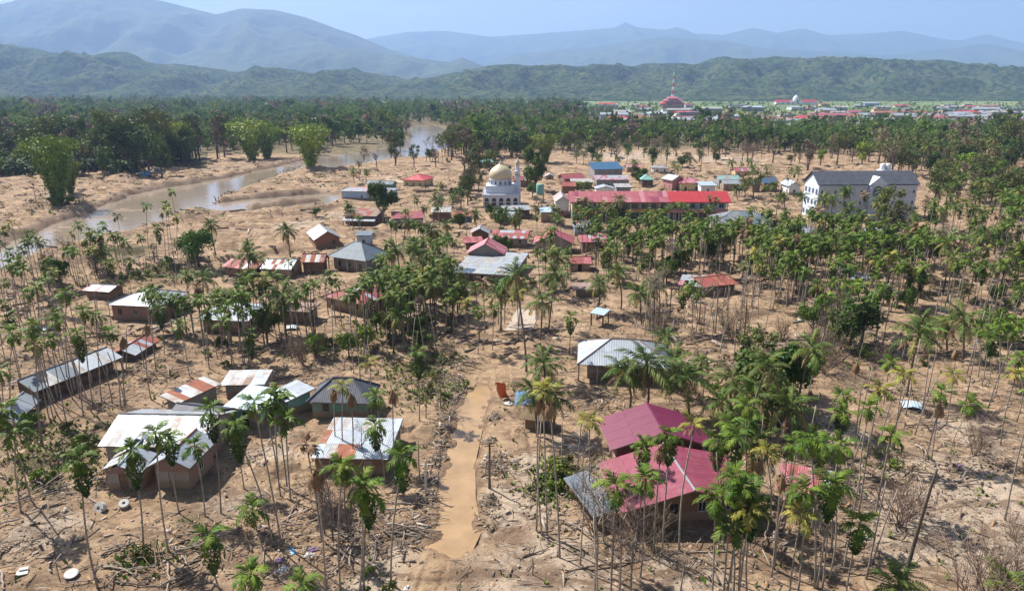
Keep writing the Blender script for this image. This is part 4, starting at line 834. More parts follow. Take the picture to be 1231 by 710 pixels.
def tank_tower():
    p = at(649, 246); r = empty('water_tower', (p.x, p.y, 0)); q = MB()
    for sx in (-1, 1):
        for sy in (-1, 1): q = MB(); q.box((sx*1.3, sy*1.3, 1.6), (0.25, 0.25, 4.4)); q.build('leg', MT['concrete'], r)
    q = MB(); q.box((0, 0, 3.9), (3.2, 3.2, 0.25)); q.build('platform', MT['concrete'], r)
    q = MB(); q.lathe([(1.4, 4.0), (1.45, 4.2), (1.45, 7.6), (1.3, 7.8), (0.2, 8.1)], 16); q.build('tank', MT['roof_blue'] if 0 else MT['w_turq'], r, True)
    reg(r, '', 'water tower', None, 'blue green water tank on legs right of the mosque')
def telecom():
    p = at(808, 126.3); D = p.y; ph = 90.0
    r = empty('telecom_tower', (p.x, p.y, 0)); n = 9
    for k in range(n):
        z0 = ph*k/n; z1 = ph*(k+1)/n; w0 = 6.5*(1-k/n)+1.3; w1 = 6.5*(1-(k+1)/n)+1.3; b = MB()
        cs = [(-1, -1), (1, -1), (1, 1), (-1, 1)]
        for i in range(4):
            a, c = cs[i], cs[(i+1) % 4]
            A0 = (a[0]*w0/2, a[1]*w0/2, z0); A1 = (a[0]*w1/2, a[1]*w1/2, z1); C0 = (c[0]*w0/2, c[1]*w0/2, z0); C1 = (c[0]*w1/2, c[1]*w1/2, z1)
            b.tube([A0, A1], 0.62, 4); b.tube([A0, C1], 0.34, 4); b.tube([C0, A1], 0.34, 4); b.tube([A1, C1], 0.34, 4)
        b.build('lattice_section', MT['whitep'] if k % 2 == 0 else MT['redp'], r)
    for k in range(5):
        b = MB(); a = k*1.3; b.box((1.6*cos(a), 1.6*sin(a), ph*(0.80+0.035*k)), (1.2, 1.2, 3.2)); b.build('antenna', MT['whitep'], r)
    b = MB(); b.tube([(0, 0, ph), (0, 0, ph+7)], 0.15, 5); b.build('mast', MT['redp'], r)
    reg(r, '', 'tower', None, 'tall red and white lattice telecom tower rising over the far town')
def far_town():
    rr = random.Random(77); g = 'houses of the far town'
    cols = {'red': 'red', 'pinkred': 'pinkish red', 'white': 'white', 'bluewhite': 'pale blue', 'oldzinc': 'grey', 'pink': 'pink', 'slate': 'slate blue', 'rust': 'rust brown', 'teal': 'teal'}
    spots = []
    for k in range(125): spots.append((rr.uniform(725, 1260), rr.uniform(127, 156), rr.uniform(1.1, 2.3)))
    spots += [(385,140,2.2),(410,141,1.6),(428,140,1.4),(440,147,1.2),(458,139,1),(447,143,1.2),(434,134,1.2),(380,152,1),(120,142,1.4),(70,147,1),(268,120,1),(155,116,1),(560,111,1.6),(613,113,2),(650,115,1.2),(700,139,1.4),(690,141,1),(680,119,1),(720,118,1.1),(745,140,1.1),(655,138,1),(775,140,1.3),(1045,128,3),(1060,131,2.4),(1100,142,4),(1155,143,4),(1188,132,3),(1220,133,3.4),(1205,141,3),(905,134,2.4),(985,143,2.6),(770,134,2),(750,137,1.6),(835,134,2.4),(855,136,2.4),(815,138,3),(862,150,1.8),(888,148,1.6),(1130,132,1.6),(1010,133,1.4),(975,131,1.4),(552,112,1),(905,157,1.4),(893,160,1.2)]
    for i, (u, v, s) in enumerate(spots):
        p = at(u, v); k = rr.choices(list(cols), [3, 3, 10, 4, 6, 3, 2, 2, 1])[0]
        W = rr.uniform(12, 20)*s; D = rr.uniform(9, 13)*min(s, 1.6); h = rr.choice([3.5, 3.5, 6.5, 7])*(1.2 if s > 2 else 1); rs = rr.uniform(2, 3.5); rt = rr.choice(['g', 'h', 'f', 'g'])
        r = empty('town_house', (p.x, p.y, 0), rr.uniform(-0.35, 0.35))
        b = MB(); b.box((0, 0, h/2-0.5), (W, D, h+1)); wm = rr.choice(['w_white', 'w_cream', 'w_white', 'w_grey', 'w_blue', 'w_tan']); b.build('wall', MT[wm], r)
        b = MB(); w2, d2 = W/2+0.6, D/2+0.6; e = 0 if rt == 'g' else min(w2, d2)*0.9
        if rt == 'f': b.box((0, 0, h+0.25), (W+0.8, D+0.8, 0.5))
        else: b.add([(-w2, -d2, h), (w2, -d2, h), (w2, d2, h), (-w2, d2, h), (-w2+e, 0, h+rs), (w2-e, 0, h+rs)], [(0, 1, 5, 4), (1, 2, 5), (2, 3, 4, 5), (3, 0, 4), (3, 2, 1, 0)])
        b.build('roof', MT['roof_'+k], r)
        nw = max(2, int(W/3.2))
        for j in range(nw):
            for z in ([1.6] if h < 5 else [1.6, 4.7]):
                b = MB(); b.box((-W/2+W*(j+0.5)/nw, -D/2-0.03, z), (1.5, 0.1, 1.5)); b.build('window', MT['glass'], r)
        reg(r, '%s %s roofed house' % ('large' if s > 2 else 'small' if s < 1.2 else 'mid-sized', cols[k]), 'house', g)
    # red roofed palace with a white dome in the far town
    p = at(956, 126); r = empty('domed_building', (p.x, p.y, 0)); b = MB()
    b.box((0, 0, 5), (34, 22, 12)); b.build('wall', MT['w_white'], r)
    for s in (-1, 1):
        b = MB(); b.box((s*38, 0, 3.5), (42, 18, 9)); b.build('wing', MT['w_white'], r)
        b = MB(); b.add([(s*38-22, -10, 8), (s*38+22, -10, 8), (s*38+22, 10, 8), (s*38-22, 10, 8), (s*38-20, 0, 14), (s*38+20, 0, 14)], [(0, 1, 5, 4), (1, 2, 5), (2, 3, 4, 5), (3, 0, 4), (3, 2, 1, 0)]); b.build('roof', MT['roof_red'], r)
    b = MB(); b.lathe([(8, 11), (8, 14), (8.4, 17), (7, 21), (4, 24), (1, 26), (0.3, 29)], 20); b.build('dome', MT['whitep'], r, True)
    reg(r, '', 'building', None, 'far white domed building with two long red roofed wings')
    p = at(806, 130); r = empty('temple', (p.x, p.y-15, 0)); 
    for k, (W, z, h) in enumerate([(58, 0, 12), (42, 12, 6), (26, 18, 5)]):
        b = MB(); b.box((0, 0, z+h/2-1), (W*0.86, 30-k*6, h+1)); b.build('wall', MT['w_pink'], r)
        b = MB(); w2 = W/2; d2 = 18-k*3; zz = z+h; b.add([(-w2, -d2, zz-1), (w2, -d2, zz-1), (w2, d2, zz-1), (-w2, d2, zz-1), (-w2*0.75, 0, zz+3.5), (w2*0.75, 0, zz+3.5)], [(0, 1, 5, 4), (1, 2, 5), (2, 3, 4, 5), (3, 0, 4), (3, 2, 1, 0)]); b.build('roof', MT['roof_pinkred'] if k else MT['roof_red'], r)
    reg(r, '', 'building', None, 'large pink tiered building at the foot of the telecom tower')
    p = at(284, 119.5); r = empty('far_mosque', (p.x, p.y, 0)); b = MB(); b.box((0, 0, 5), (26, 20, 12)); b.build('wall', MT['w_white'], r); b = MB(); b.lathe([(7, 11), (7.4, 14), (6, 18), (3, 21), (0.3, 24)], 16); b.build('dome', MT['whitep'], r, True)
    reg(r, '', 'mosque', None, 'tiny far white mosque with white dome left of the river')

# ------------------------------------------------------------------ leaves as arrays: every piece is quads
def frond_geo(rr, L, n, leaf, wid, droop, fwd=0.75, hang=0.5, start=0.18, curl=1.0, two=True):
    'one palm frond along +X: arching stalk with leaflets on both sides; returns V, F'
    V = []; F = []
    k = 9; pts = []; x = z = 0.0; a = 0.12; seg = L/k
    for i in range(k+1):
        pts.append(Vector((x, 0, z))); a -= droop/k*(0.5+i/k)*curl; x += seg*cos(a); z += seg*sin(a)
    w0 = 0.03*L/2+0.012
    for i, p in enumerate(pts):
        w_ = w0*(1-0.85*i/k)
        V += [(p.x, -w_, p.z), (p.x, w_, p.z+w_*0.5)]
    for i in range(k): F.append((2*i, 2*i+1, 2*i+3, 2*i+2))
    for s in (-1, 1):
        for j in range(n):
            t = start+(1-start)*(j+0.5)/n; f = t*k; i = min(int(f), k-1); p = pts[i].lerp(pts[i+1], f-i)
            tg = (pts[i+1]-pts[i]).normalized()
            ll = leaf*(sin(pi*min(1, 0.22+t*0.80))**0.7)*rr.uniform(0.8, 1.15)
            fw = fwd*(0.5+0.8*t)+rr.uniform(-0.25, 0.25); up = rr.uniform(-0.35, 0.45)-hang*0.35
            d = (tg*fw+Vector((0, s, 0))+Vector((0, 0, up))).normalized()
            d2 = (d+Vector((0, 0, -hang*rr.uniform(0.8, 1.6)))).normalized()
            e = tg*(wid*0.5)
            a0 = p-e; a1 = p+e; m = p+d*ll*0.5; b0 = m-e*1.1; b1 = m+e*1.1; t2 = m+d2*ll*0.55
            o = len(V); V += [tuple(a0), tuple(a1), tuple(b1), tuple(b0), tuple(t2+e*0.15), tuple(t2-e*0.15)]
            F += [(o, o+1, o+2, o+3), (o+3, o+2, o+4, o+5)]
    return np.array(V, float), np.array(F, int)
def xf(V, M4):
    M4 = np.array(M4); return V @ M4[:3, :3].T + M4[:3, 3]
def crown_mats(rr, n, e0, e1, spiral=2.4):
    'placement of the fronds of one crown: young ones upright, old ones hanging'
    out = []
    for i in range(n):
        t = i/(n-1) if n > 1 else 0; el = e0+(e1-e0)*t+rr.uniform(-0.12, 0.12); az = i*spiral+rr.uniform(-0.25, 0.25)
        out.append((az, el, rr.uniform(0.85, 1.1)*(0.8+0.2*min(1, 3*t+0.2))))
    return out
rg = random.Random(3)
AF = [frond_geo(rg, 1.9, 13, 0.76, 0.115, 1.6, fwd=0.95, hang=0.45) for _ in range(4)]
AD = [frond_geo(rg, 1.5, 8, 0.45, 0.10, 0.9, hang=1.2) for _ in range(3)]
CF = [frond_geo(rg, 4.3, 26, 1.1, 0.115, 1.5, fwd=0.9, hang=0.8, start=0.14) for _ in range(4)]
CD = [frond_geo(rg, 3.8, 18, 0.8, 0.11, 0.8, fwd=0.9, hang=1.3) for _ in range(2)]
def gm(name, geo, m): return npmesh(name, geo[0], geo[1], m)
FM = {'a': [gm('areca_frond', g, MT['areca']) for g in AF], 'ay': [gm('areca_frond_yellow', g, MT['areca_y']) for g in AF[:3]], 'ad': [gm('areca_frond_dead', g, MT['dead']) for g in AD],
      'c': [gm('coconut_frond', g, MT['coco']) for g in CF], 'cy': [gm('coconut_frond_old', g, MT['coco_y']) for g in CF[:2]], 'cd': [gm('coconut_frond_dead', g, MT['dead']) for g in CD]}
def joined(geos, mats):
    V = []; F = []; mi = []; o = 0
    for (v, f), m4, k in geos:
        V.append(xf(v, m4)); F.append(f+o); o += len(v); mi.append(np.full(len(f), k))
    return np.concatenate(V), np.concatenate(F), np.concatenate(mi)
def frond_m4(az, el, s):
    # drooping elevation tilts the frond about its base
    return Matrix.Rotation(az, 4, 'Z') @ Matrix.Rotation(-el, 4, 'Y') @ Matrix.Diagonal((s, s, s, 1))
def lower(geo, step):
    'thin a frond out for distant palms: keep stalk and every step-th leaflet, widened'
    V, F = geo; k = 9; keep = list(F[:k]); n = (len(F)-k)//2; V = V.copy()
    for j in range(0, n, step):
        for f in (F[k+2*j], F[k+2*j+1]): keep.append(f)
        ids = sorted(set(F[k+2*j])|set(F[k+2*j+1])); c = V[ids[0]:ids[0]+2].mean(0)
        for a, b in ((0, 1), (3, 2), (5, 4)):
            d = (V[ids[b]]-V[ids[a]]) if b < len(ids) and a < len(ids) else 0
            V[ids[b]] += d*(step-1)*0.5; V[ids[a]] -= d*(step-1)*0.5
    return V, np.array(keep)
CROWN = {'areca': [], 'areca_y': [], 'coco': [], 'areca_dead': []}
for q in range(7):
    r_ = random.Random(q+50)
    fr = [((lower(r_.choice(AF), 2)), frond_m4(*m), 0) for m in crown_mats(r_, 10, 1.35, -0.55)]
    fr += [((lower(r_.choice(AD), 2)), frond_m4(r_.uniform(0, 6.28), -1.1, 0.8), 1) for _ in range(r_.choice([0, 1, 2]))]
    CROWN['areca'].append(npmesh('areca_crown', *joined(fr, 0)[:2], [MT['areca'], MT['dead']], joined(fr, 0)[2]))
for q in range(3):
    r_ = random.Random(q+80)
    fr = [((lower(r_.choice(AF), 2)), frond_m4(*m), 0) for m in crown_mats(r_, 8, 1.2, -0.6)]+[((lower(r_.choice(AD), 2)), frond_m4(r_.uniform(0, 6.28), -1.2, 0.9), 1) for _ in range(5)]
    j = joined(fr, 0); CROWN['areca_y'].append(npmesh('areca_crown_yellow', j[0], j[1], [MT['areca_y'], MT['dead']], j[2]))
    fr = [((lower(r_.choice(AD), 1)), frond_m4(r_.uniform(0, 6.28), r_.uniform(-1.45, -0.8), 0.95), 0) for _ in range(9)]
    j = joined(fr, 0); CROWN['areca_dead'].append(npmesh('areca_crown_dead', j[0], j[1], [MT['dead'], MT['dead']], j[2]))
for q in range(6):
    r_ = random.Random(q+110)
    fr = [((lower(r_.choice(CF), 2)), frond_m4(*m), 0 if i < 13 else 1) for i, m in enumerate(crown_mats(r_, 18, 1.3, -0.75))]
    j = joined(fr, 0); CROWN['coco'].append(npmesh('coconut_crown', j[0], j[1], [MT['coco'], MT['coco_y']], j[2]))

def trunk_mesh(name, h, lx, ly, r0, r1, m, n=6, seg=7, bend=0.0, ph=0.0):
    b = MB(); pts = []
    for i in range(seg+1):
        t = i/seg; s = t**1.4
        pts.append((lx*s+bend*sin(pi*t)*cos(ph), ly*s+bend*sin(pi*t)*sin(ph), -0.5+(h+0.5)*t))
    b.tube(pts, [r0*1.35]+[r0+(r1-r0)*i/seg for i in range(1, seg+1)], n, 0); return b.mesh(name, m, True)
# vine-wrapped hanging mass below some areca crowns
def leafcloud(rr, n, f, size, flat=0.0):
    'n leaf quads, f() gives a centre and outward normal'
    V = np.zeros((n*4, 3)); 
    for i in range(n):
        c, nn = f(); s = size*rr.uniform(0.6, 1.4)
        nn = (Vector(nn)+Vector((rr.gauss(0, 0.55), rr.gauss(0, 0.55), rr.gauss(0, 0.55)))).normalized()
        a = nn.orthogonal().normalized(); a.rotate(Matrix.Rotation(rr.uniform(0, 6.28), 3, nn)); b = nn.cross(a)*0.62
        c = Vector(c)
        for k, (x, y) in enumerate(((-1, 0), (0, -1), (1, 0), (0, 1))): V[i*4+k] = c+(a*x+b*y)*s
    F = np.arange(n*4).reshape(-1, 4); return V, F
def vine_mesh(q):
    rr = random.Random(q)
    def f():
        t = rr.random(); a = rr.uniform(0, 6.28); r = (0.62*sin(pi*(t**0.7))+0.12)*rr.uniform(0.5, 1.05); z = -2.6*t
        return (r*cos(a), r*sin(a), z), (cos(a), sin(a), -0.1)
    V, F = leafcloud(rr, 420, f, 0.135); return npmesh('vine_mass', V, F, MT['vine'])
VINE = [vine_mesh(k) for k in range(3)]
def blob_tree(rr, R_, H_, n, size, m, lobes=9, sx=1.0, base=0.25, lift=0.0, name='crown', gap=0.0, mats=None):
    'foliage crown: leaves spread through several uneven lobes'
    L = []
    for k in range(lobes):
        a = rr.uniform(0, 6.28); r = R_*rr.uniform(0.1, 0.68)*sx; z = lift+H_*rr.uniform(0.12, 0.95); q = R_*rr.uniform(0.28, 0.52)*(1-0.3*z/(H_+lift))
        L.append((Vector((r*cos(a), r*sin(a), z)), q))
    V = []; 
    def f():
        c, q = rr.choice(L)
        d = Vector((rr.gauss(0, 1), rr.gauss(0, 1), rr.gauss(0, 0.8)+0.15)).normalized(); k = rr.random()**0.45
        return c+d*q*k, d
    V, F = leafcloud(rr, n, f, size)
    return V, F
def tree_variant(seed, R_, H_, n, size, m, th, lobes=9, tr=0.25, limbs=6, base_z=None):
    rr = random.Random(seed); V, F = blob_tree(rr, R_, H_, n, size, m, lobes); V[:, 2] += th
    me = npmesh('leaf_crown', V, F, m)
    b = MB(); b.tube([(0, 0, -0.5), (rr.uniform(-.2, .2), rr.uniform(-.2, .2), th*0.6), (rr.uniform(-.3, .3), rr.uniform(-.3, .3), th+H_*0.35)], [tr*1.2, tr*0.85, tr*0.4], 7)
    for k in range(limbs):
        a = 6.28*k/limbs+rr.uniform(-.4, .4); z = th*rr.uniform(0.6, 1.0); r = R_*rr.uniform(0.45, 0.8)
        b.tube([(0, 0, z), (r*0.45*cos(a), r*0.45*sin(a), z+H_*0.22), (r*cos(a), r*sin(a), z+H_*rr.uniform(0.35, 0.7))], [tr*0.45, tr*0.28, tr*0.08], 5)
    return me, b.mesh('tree_trunk', MT['bark'], True)
BT = {}
def mk(k, *a, **kw): BT.setdefault(k, []).append(tree_variant(*a, **kw))
for s in range(4): mk('broad', 200+s, 4.2, 4.6, 2400, 0.26, MT['leaf1'], 2.8, lobes=12)
for s in range(2): mk('round', 210+s, 3.6, 4.8, 2600, 0.24, MT['leaf1'], 1.2, lobes=14)
for s in range(4): mk('olive', 220+s, 4.0, 5.0, 1100, 0.24, MT['leaf2'], 4.0, lobes=11)
for s in range(2): mk('bright', 230+s, 3.2, 3.2, 1300, 0.24, MT['leaf3'], 2.0, lobes=9)
for s in range(3): mk('dry', 240+s, 3.2, 4.6, 420, 0.20, MT['leafd'], 4.2, lobes=10, limbs=9)
for s in range(3): mk('bush', 250+s, 1.5, 1.6, 600, 0.15, MT['leaf3'], 0.1, lobes=7, tr=0.08, limbs=4)
for s in range(3): mk('bushd', 260+s, 1.5, 1.7, 520, 0.15, MT['leaf2'], 0.1, lobes=7, tr=0.08, limbs=4)
def bamboo(seed):
    rr = random.Random(seed); P = []
    for k in range(26):
        a = rr.uniform(0, 6.28); r = rr.random()**0.6; P.append((a, r))
    def f():
        a, r = rr.choice(P); t = rr.random()**0.75; z = 12.0*t*(1-0.12*r); rad = 0.7+4.6*r*t**1.25; w_ = rr.gauss(0, 0.42)*(0.5+t)
        return (rad*cos(a)+w_, rad*sin(a)+rr.gauss(0, 0.42)*(0.5+t), z-max(0, t-0.85)*5*r), (cos(a), sin(a), 0.5)
    V, F = leafcloud(rr, 3200, f, 0.30); me = npmesh('bamboo_crown', V, F, MT['bamboo'])
    b = MB()
    for a, r in P[:16]: b.tube([(0.5*r*cos(a), 0.5*r*sin(a), -0.4), (1.2*r*cos(a), 1.2*r*sin(a), 5), (3.4*r*cos(a), 3.4*r*sin(a), 10)], [0.08, 0.07, 0.03], 4)
    return me, b.mesh('bamboo_stems', MT['areca_y'])
BT['bamboo'] = [bamboo(300), bamboo(301)]
def oilpalm(seed):
    rr = random.Random(seed); fr = [(lower(rr.choice(CF), 2), frond_m4(*m), 0) for m in crown_mats(rr, 24, 1.35, -0.35)]
    j = joined(fr, 0); V = j[0]; V[:, 2] += 2.6; me = npmesh('oil_palm_crown', V, j[1], MT['vine'])
    b = MB(); b.tube([(0, 0, -0.4), (0, 0, 1.4), (0, 0, 2.8)], [0.5, 0.42, 0.35], 8); return me, b.mesh('oil_palm_trunk', MT['bark'], True)
BT['oilpalm'] = [oilpalm(310), oilpalm(311), oilpalm(312)]
def twigs(seed, h, spread, n, r0=0.05, m='tw', main=None, sub=5):
    'leafless branching shrub or tree'
    rr = random.Random(seed); b = MB()
    def br(p, d, L, r, dep):
        k = 3; pts = [p]; q = p.copy(); dd = d.copy()
        for i in range(k):
            dd = (dd+Vector((rr.gauss(0, .16), rr.gauss(0, .16), rr.gauss(0, .1)+0.03))).normalized(); q = q+dd*(L/k); pts.append(q.copy())
        b.tube(pts, [r, r*0.8, r*0.6, r*0.35], 4 if dep < 1 else 3, cap=False)
        if dep < 2:
            for j in range(sub if dep == 0 else 3):
                t = rr.uniform(0.3, 1); f = t*k; i = min(int(f), k-1); s = pts[i].lerp(pts[i+1], f-i)
                nd = (dd+Vector((rr.gauss(0, .7), rr.gauss(0, .7), rr.gauss(0.15, .4)))).normalized(); br(s, nd, L*rr.uniform(0.35, 0.6), r*0.55, dep+1)
    if main:
        b.tube([(0, 0, -0.4), (rr.uniform(-.2, .2), rr.uniform(-.2, .2), h*0.5), (rr.uniform(-.5, .5), rr.uniform(-.5, .5), h)], [main, main*0.7, main*0.25], 5)
        for k in range(n):
            z = h*rr.uniform(0.35, 0.98); a = rr.uniform(0, 6.28); br(Vector((0, 0, z)), Vector((cos(a)*spread, sin(a)*spread, rr.uniform(0.5, 1.1))).normalized(), h*rr.uniform(0.15, 0.38), main*0.4, 0)
    else:
        for k in range(n):
            a = rr.uniform(0, 6.28); br(Vector((rr.gauss(0, .15), rr.gauss(0, .15), -0.1)), Vector((cos(a)*spread, sin(a)*spread, 1)).normalized(), h*rr.uniform(0.6, 1.05), r0, 0)
    return b.mesh('branches', MT[m])
SHRUB = [twigs(400+k, 2.6, 0.55, 15, 0.028, 'tw', sub=6) for k in range(4)]
DEADTREE = [twigs(420+k, 8.5, 0.8, 9, 0.04, 'greybark' if k % 2 else 'bark', main=0.13) for k in range(5)]

# ------------------------------------------------------------------ planting
LANDMARK_KEEP = []
PALMS = {'areca': 0, 'coco': 0}
AREA = []
EXTRA = []
def areca(base, h, lx=0.0, ly=0.0, kind='green', near=True, vine=False, sc=1.0, rr=R, full=None, extra=False):
    if extra: EXTRA.append((base, h, lx, ly, kind, sc)); return
    PALMS['areca'] += 1
    if not near: sc *= 1.1
    z = gh(base[0], base[1]); o = empty('areca_palm', (base[0], base[1], z)); r0 = 0.085*(0.8+h/50)
    th = h-1.0
    link('trunk', trunk_mesh('areca_trunk', th, lx, ly, r0, r0*0.72, MT['trunk_a'], 6 if near else 4, 7 if near else 4, rr.uniform(-.42, .42), rr.uniform(0, 6.28)), o)
    top = Vector((lx, ly, h-0.15)); rz = rr.uniform(0, 6.28)
    if kind in ('green', 'yellow'):
        b = MB(); b.tube([(lx, ly, th-0.06), (lx, ly, h-0.45), (lx, ly, h+0.05)], [r0*0.85, r0*1.15, r0*0.55], 6); b.build('crownshaft', MT['shaft'], o)
    if near:
        nf = rr.choice([10, 11, 12]) if kind != 'dead' else 12
        for i, (az, el, s) in enumerate(crown_mats(rr, nf, 1.4, -0.75) if kind != 'dead' else [(rr.uniform(0, 6.28), rr.uniform(-1.45, -0.9), 1) for _ in range(nf)]):
            k = 'a' if kind == 'green' else ('ay' if kind == 'yellow' and i < nf-3 else 'ad')
            f = link('frond', rr.choice(FM[k]), o, top); f.rotation_euler = frond_m4(az+rz, el, 1).to_euler(); q = s*sc*rr.uniform(0.92, 1.1)*(1.25 if kind == 'dead' else 1); f.scale = (q, q, q)
        if kind == 'green' and rr.random() < 0.45:
            for _ in range(rr.choice([1, 2])):
                f = link('frond', rr.choice(FM['ad']), o, top-Vector((0, 0, .5))); f.rotation_euler = frond_m4(rr.uniform(0, 6.28), -1.25, 1).to_euler(); f['label'] = 'dead brown frond hanging down'
    else:
        c = link('crown', rr.choice(CROWN['areca' if kind == 'green' else 'areca_y' if kind == 'yellow' else 'areca_dead']), o, top, (0, 0, rz), sc*rr.uniform(0.9, 1.12))
    if vine:
        link('hanging_vines', rr.choice(VINE), o, (lx, ly, h-0.9), (0, 0, rr.uniform(0, 6)), (1.05, 1.05, rr.uniform(0.85, 1.3)))
    hh = 'tall' if h > 13 else 'short' if h < 8 else 'slender'
    ln = ' leaning left' if lx < -0.8 else ' leaning right' if lx > 0.8 else ''
    d = {'green': hh+' green areca palm'+ln, 'yellow': hh+' yellowing areca palm'+ln, 'dead': hh+' dead brown areca palm'+ln}[kind]
    if vine: d = d.replace('areca palm', 'vine wrapped areca palm')
    reg(o, d, 'palm', 'areca palms', full, h); o['k'] = kind; return o
def coconut(base, h, lx=0.0, ly=0.0, near=True, sc=1.0, rr=R, full=None, group='coconut palms'):
    z = gh(base[0], base[1]); o = empty('coconut_palm', (base[0], base[1], z)); r0 = 0.17
    link('trunk', trunk_mesh('coconut_trunk', h, lx, ly, r0, r0*0.7, MT['trunk_c'], 7 if near else 5, 9 if near else 4, rr.uniform(-.5, .5), rr.uniform(0, 6.28)), o)
    top = Vector((lx, ly, h-0.05)); rz = rr.uniform(0, 6.28)
    if near:
        nf = rr.choice([17, 18, 20])
        for i, (az, el, s) in enumerate(crown_mats(rr, nf, 1.3, -0.75)):
            k = 'c' if i < nf-5 else 'cy' if i < nf-2 or rr.random() < 0.5 else 'cd'
            f = link('frond', rr.choice(FM[k]), o, top); f.rotation_euler = frond_m4(az+rz, el, 1).to_euler(); q = s*sc*rr.uniform(0.92, 1.08); f.scale = (q, q, q)
        b = MB()
        for k in range(7):
            a = k*0.9; r = 0.28; b.lathe([(0.02, -0.14), (0.1, -0.1), (0.13, 0), (0.09, 0.11), (0.02, 0.15)], 6, c=(lx+r*cos(a), ly+r*sin(a), h-0.25))
        b.build('coconut_bunch', MT['areca_y'], o)
    else:
        link('crown', rr.choice(CROWN['coco']), o, top, (0, 0, rz), sc*rr.uniform(0.85, 1.08))
    hh = 'tall' if h > 12.5 else 'low' if h < 6.5 else 'broad'
    ln = ' leaning left' if lx < -1 else ' leaning right' if lx > 1 else ''
    reg(o, hh+' coconut palm'+ln, 'palm', group, full, h); return o
TN = {'broad': ('leafy_tree', 'dark green leafy tree', 'tree'), 'round': ('leafy_tree', 'dense rounded dark green tree', 'tree'), 'olive': ('leafy_tree', 'thin crowned olive green tree', 'tree'), 'bright': ('leafy_tree', 'bright green leafy tree', 'tree'), 'dry': ('dry_tree', 'brown half dead tree', 'tree'),
      'bush': ('green_bush', 'low bright green bush', 'bush'), 'bushd': ('green_bush', 'low olive green bush', 'bush'), 'bamboo': ('bamboo_clump', 'tall feathery bamboo clump', 'bamboo'), 'oilpalm': ('oil_palm', 'stocky dark oil palm', 'palm')}
def tree(kind, base, sc=1.0, szz=1.0, rr=R, full=None, group=None):
    nm, d, cat = TN[kind]; cr, tr = rr.choice(BT[kind]); z = gh(base[0], base[1])
    o = empty(nm, (base[0], base[1], z), rr.uniform(0, 6.28)); s = (sc, sc, sc*szz)
    link('crown', cr, o, None, None, s); link('trunk' if cat != 'bamboo' else 'stems', tr, o, None, None, s)
    if sc > 1.35: d = 'large '+d
    elif sc < 0.8: d = 'small '+d
    reg(o, d, cat, group, full, 5*sc); return o
def bare(base, sc=1.0, rr=R, full=None, shrub=False, sz=1.0):
    z = gh(base[0], base[1]); me = rr.choice(SHRUB if shrub else DEADTREE)
    o = link('dry_shrub' if shrub else 'dead_tree', me, None, (base[0], base[1], z), (0, 0, rr.uniform(0, 6.28)), (sc, sc, sc*sz))
    reg(o, ('large ' if sc > 1.3 else 'small ' if sc < 0.75 else '')+('leafless brown shrub' if shrub else 'leafless grey branching tree'), 'shrub' if shrub else 'tree', 'dry shrubs' if shrub else 'dead trees', full, 2.6*sc if shrub else 8*sc); return o
def polet(base, h, lx, ly, rr=R, full=None, r0=0.09):
    z = gh(base[0], base[1]); o = link('bare_trunk', trunk_mesh('bare_trunk', h, lx, ly, r0, r0*0.6, MT['trunk_a'], 5, 6, rr.uniform(-.3, .3), 1.0), None, (base[0], base[1], z))
    reg(o, ('tall' if h > 9 else 'short')+' bare crownless palm trunk'+(' leaning left' if lx < -0.8 else ' leaning right' if lx > 0.8 else ''), 'trunk', 'bare palm trunks', full, h); return o
def span(bu, bv, cu, cv):
    'height and lean of a palm from where its foot and crown show'
    b = at(bu, bv); x = (cu-615.5)/FPX; y = -(cv-355)/FPX; dy = cp+y*sp_; dz = -sp_+y*cp; t = b.y/dy
    return b, CAMH+dz*t, x*t-b.x
TAKEN = []
def ok(x, y, r):
    for a, b, q in TAKEN:
        if abs(x-a) < r+q and abs(y-b) < r+q and (x-a)**2+(y-b)**2 < (r+q)**2: return False
    return True
def in_house(x, y, m=0.6):
    if abs(x+4.2) < 12 and 205 < y < 285: return True          # the open yard of the mosque
    for (c, ex, ey, W, D) in FOOT:
        d = Vector((x-c.x, y-c.y, 0)); 
        if abs(d.dot(ex)) < W/2+m and abs(d.dot(ey)) < D/2+m: return True
    return False
FOOT = []
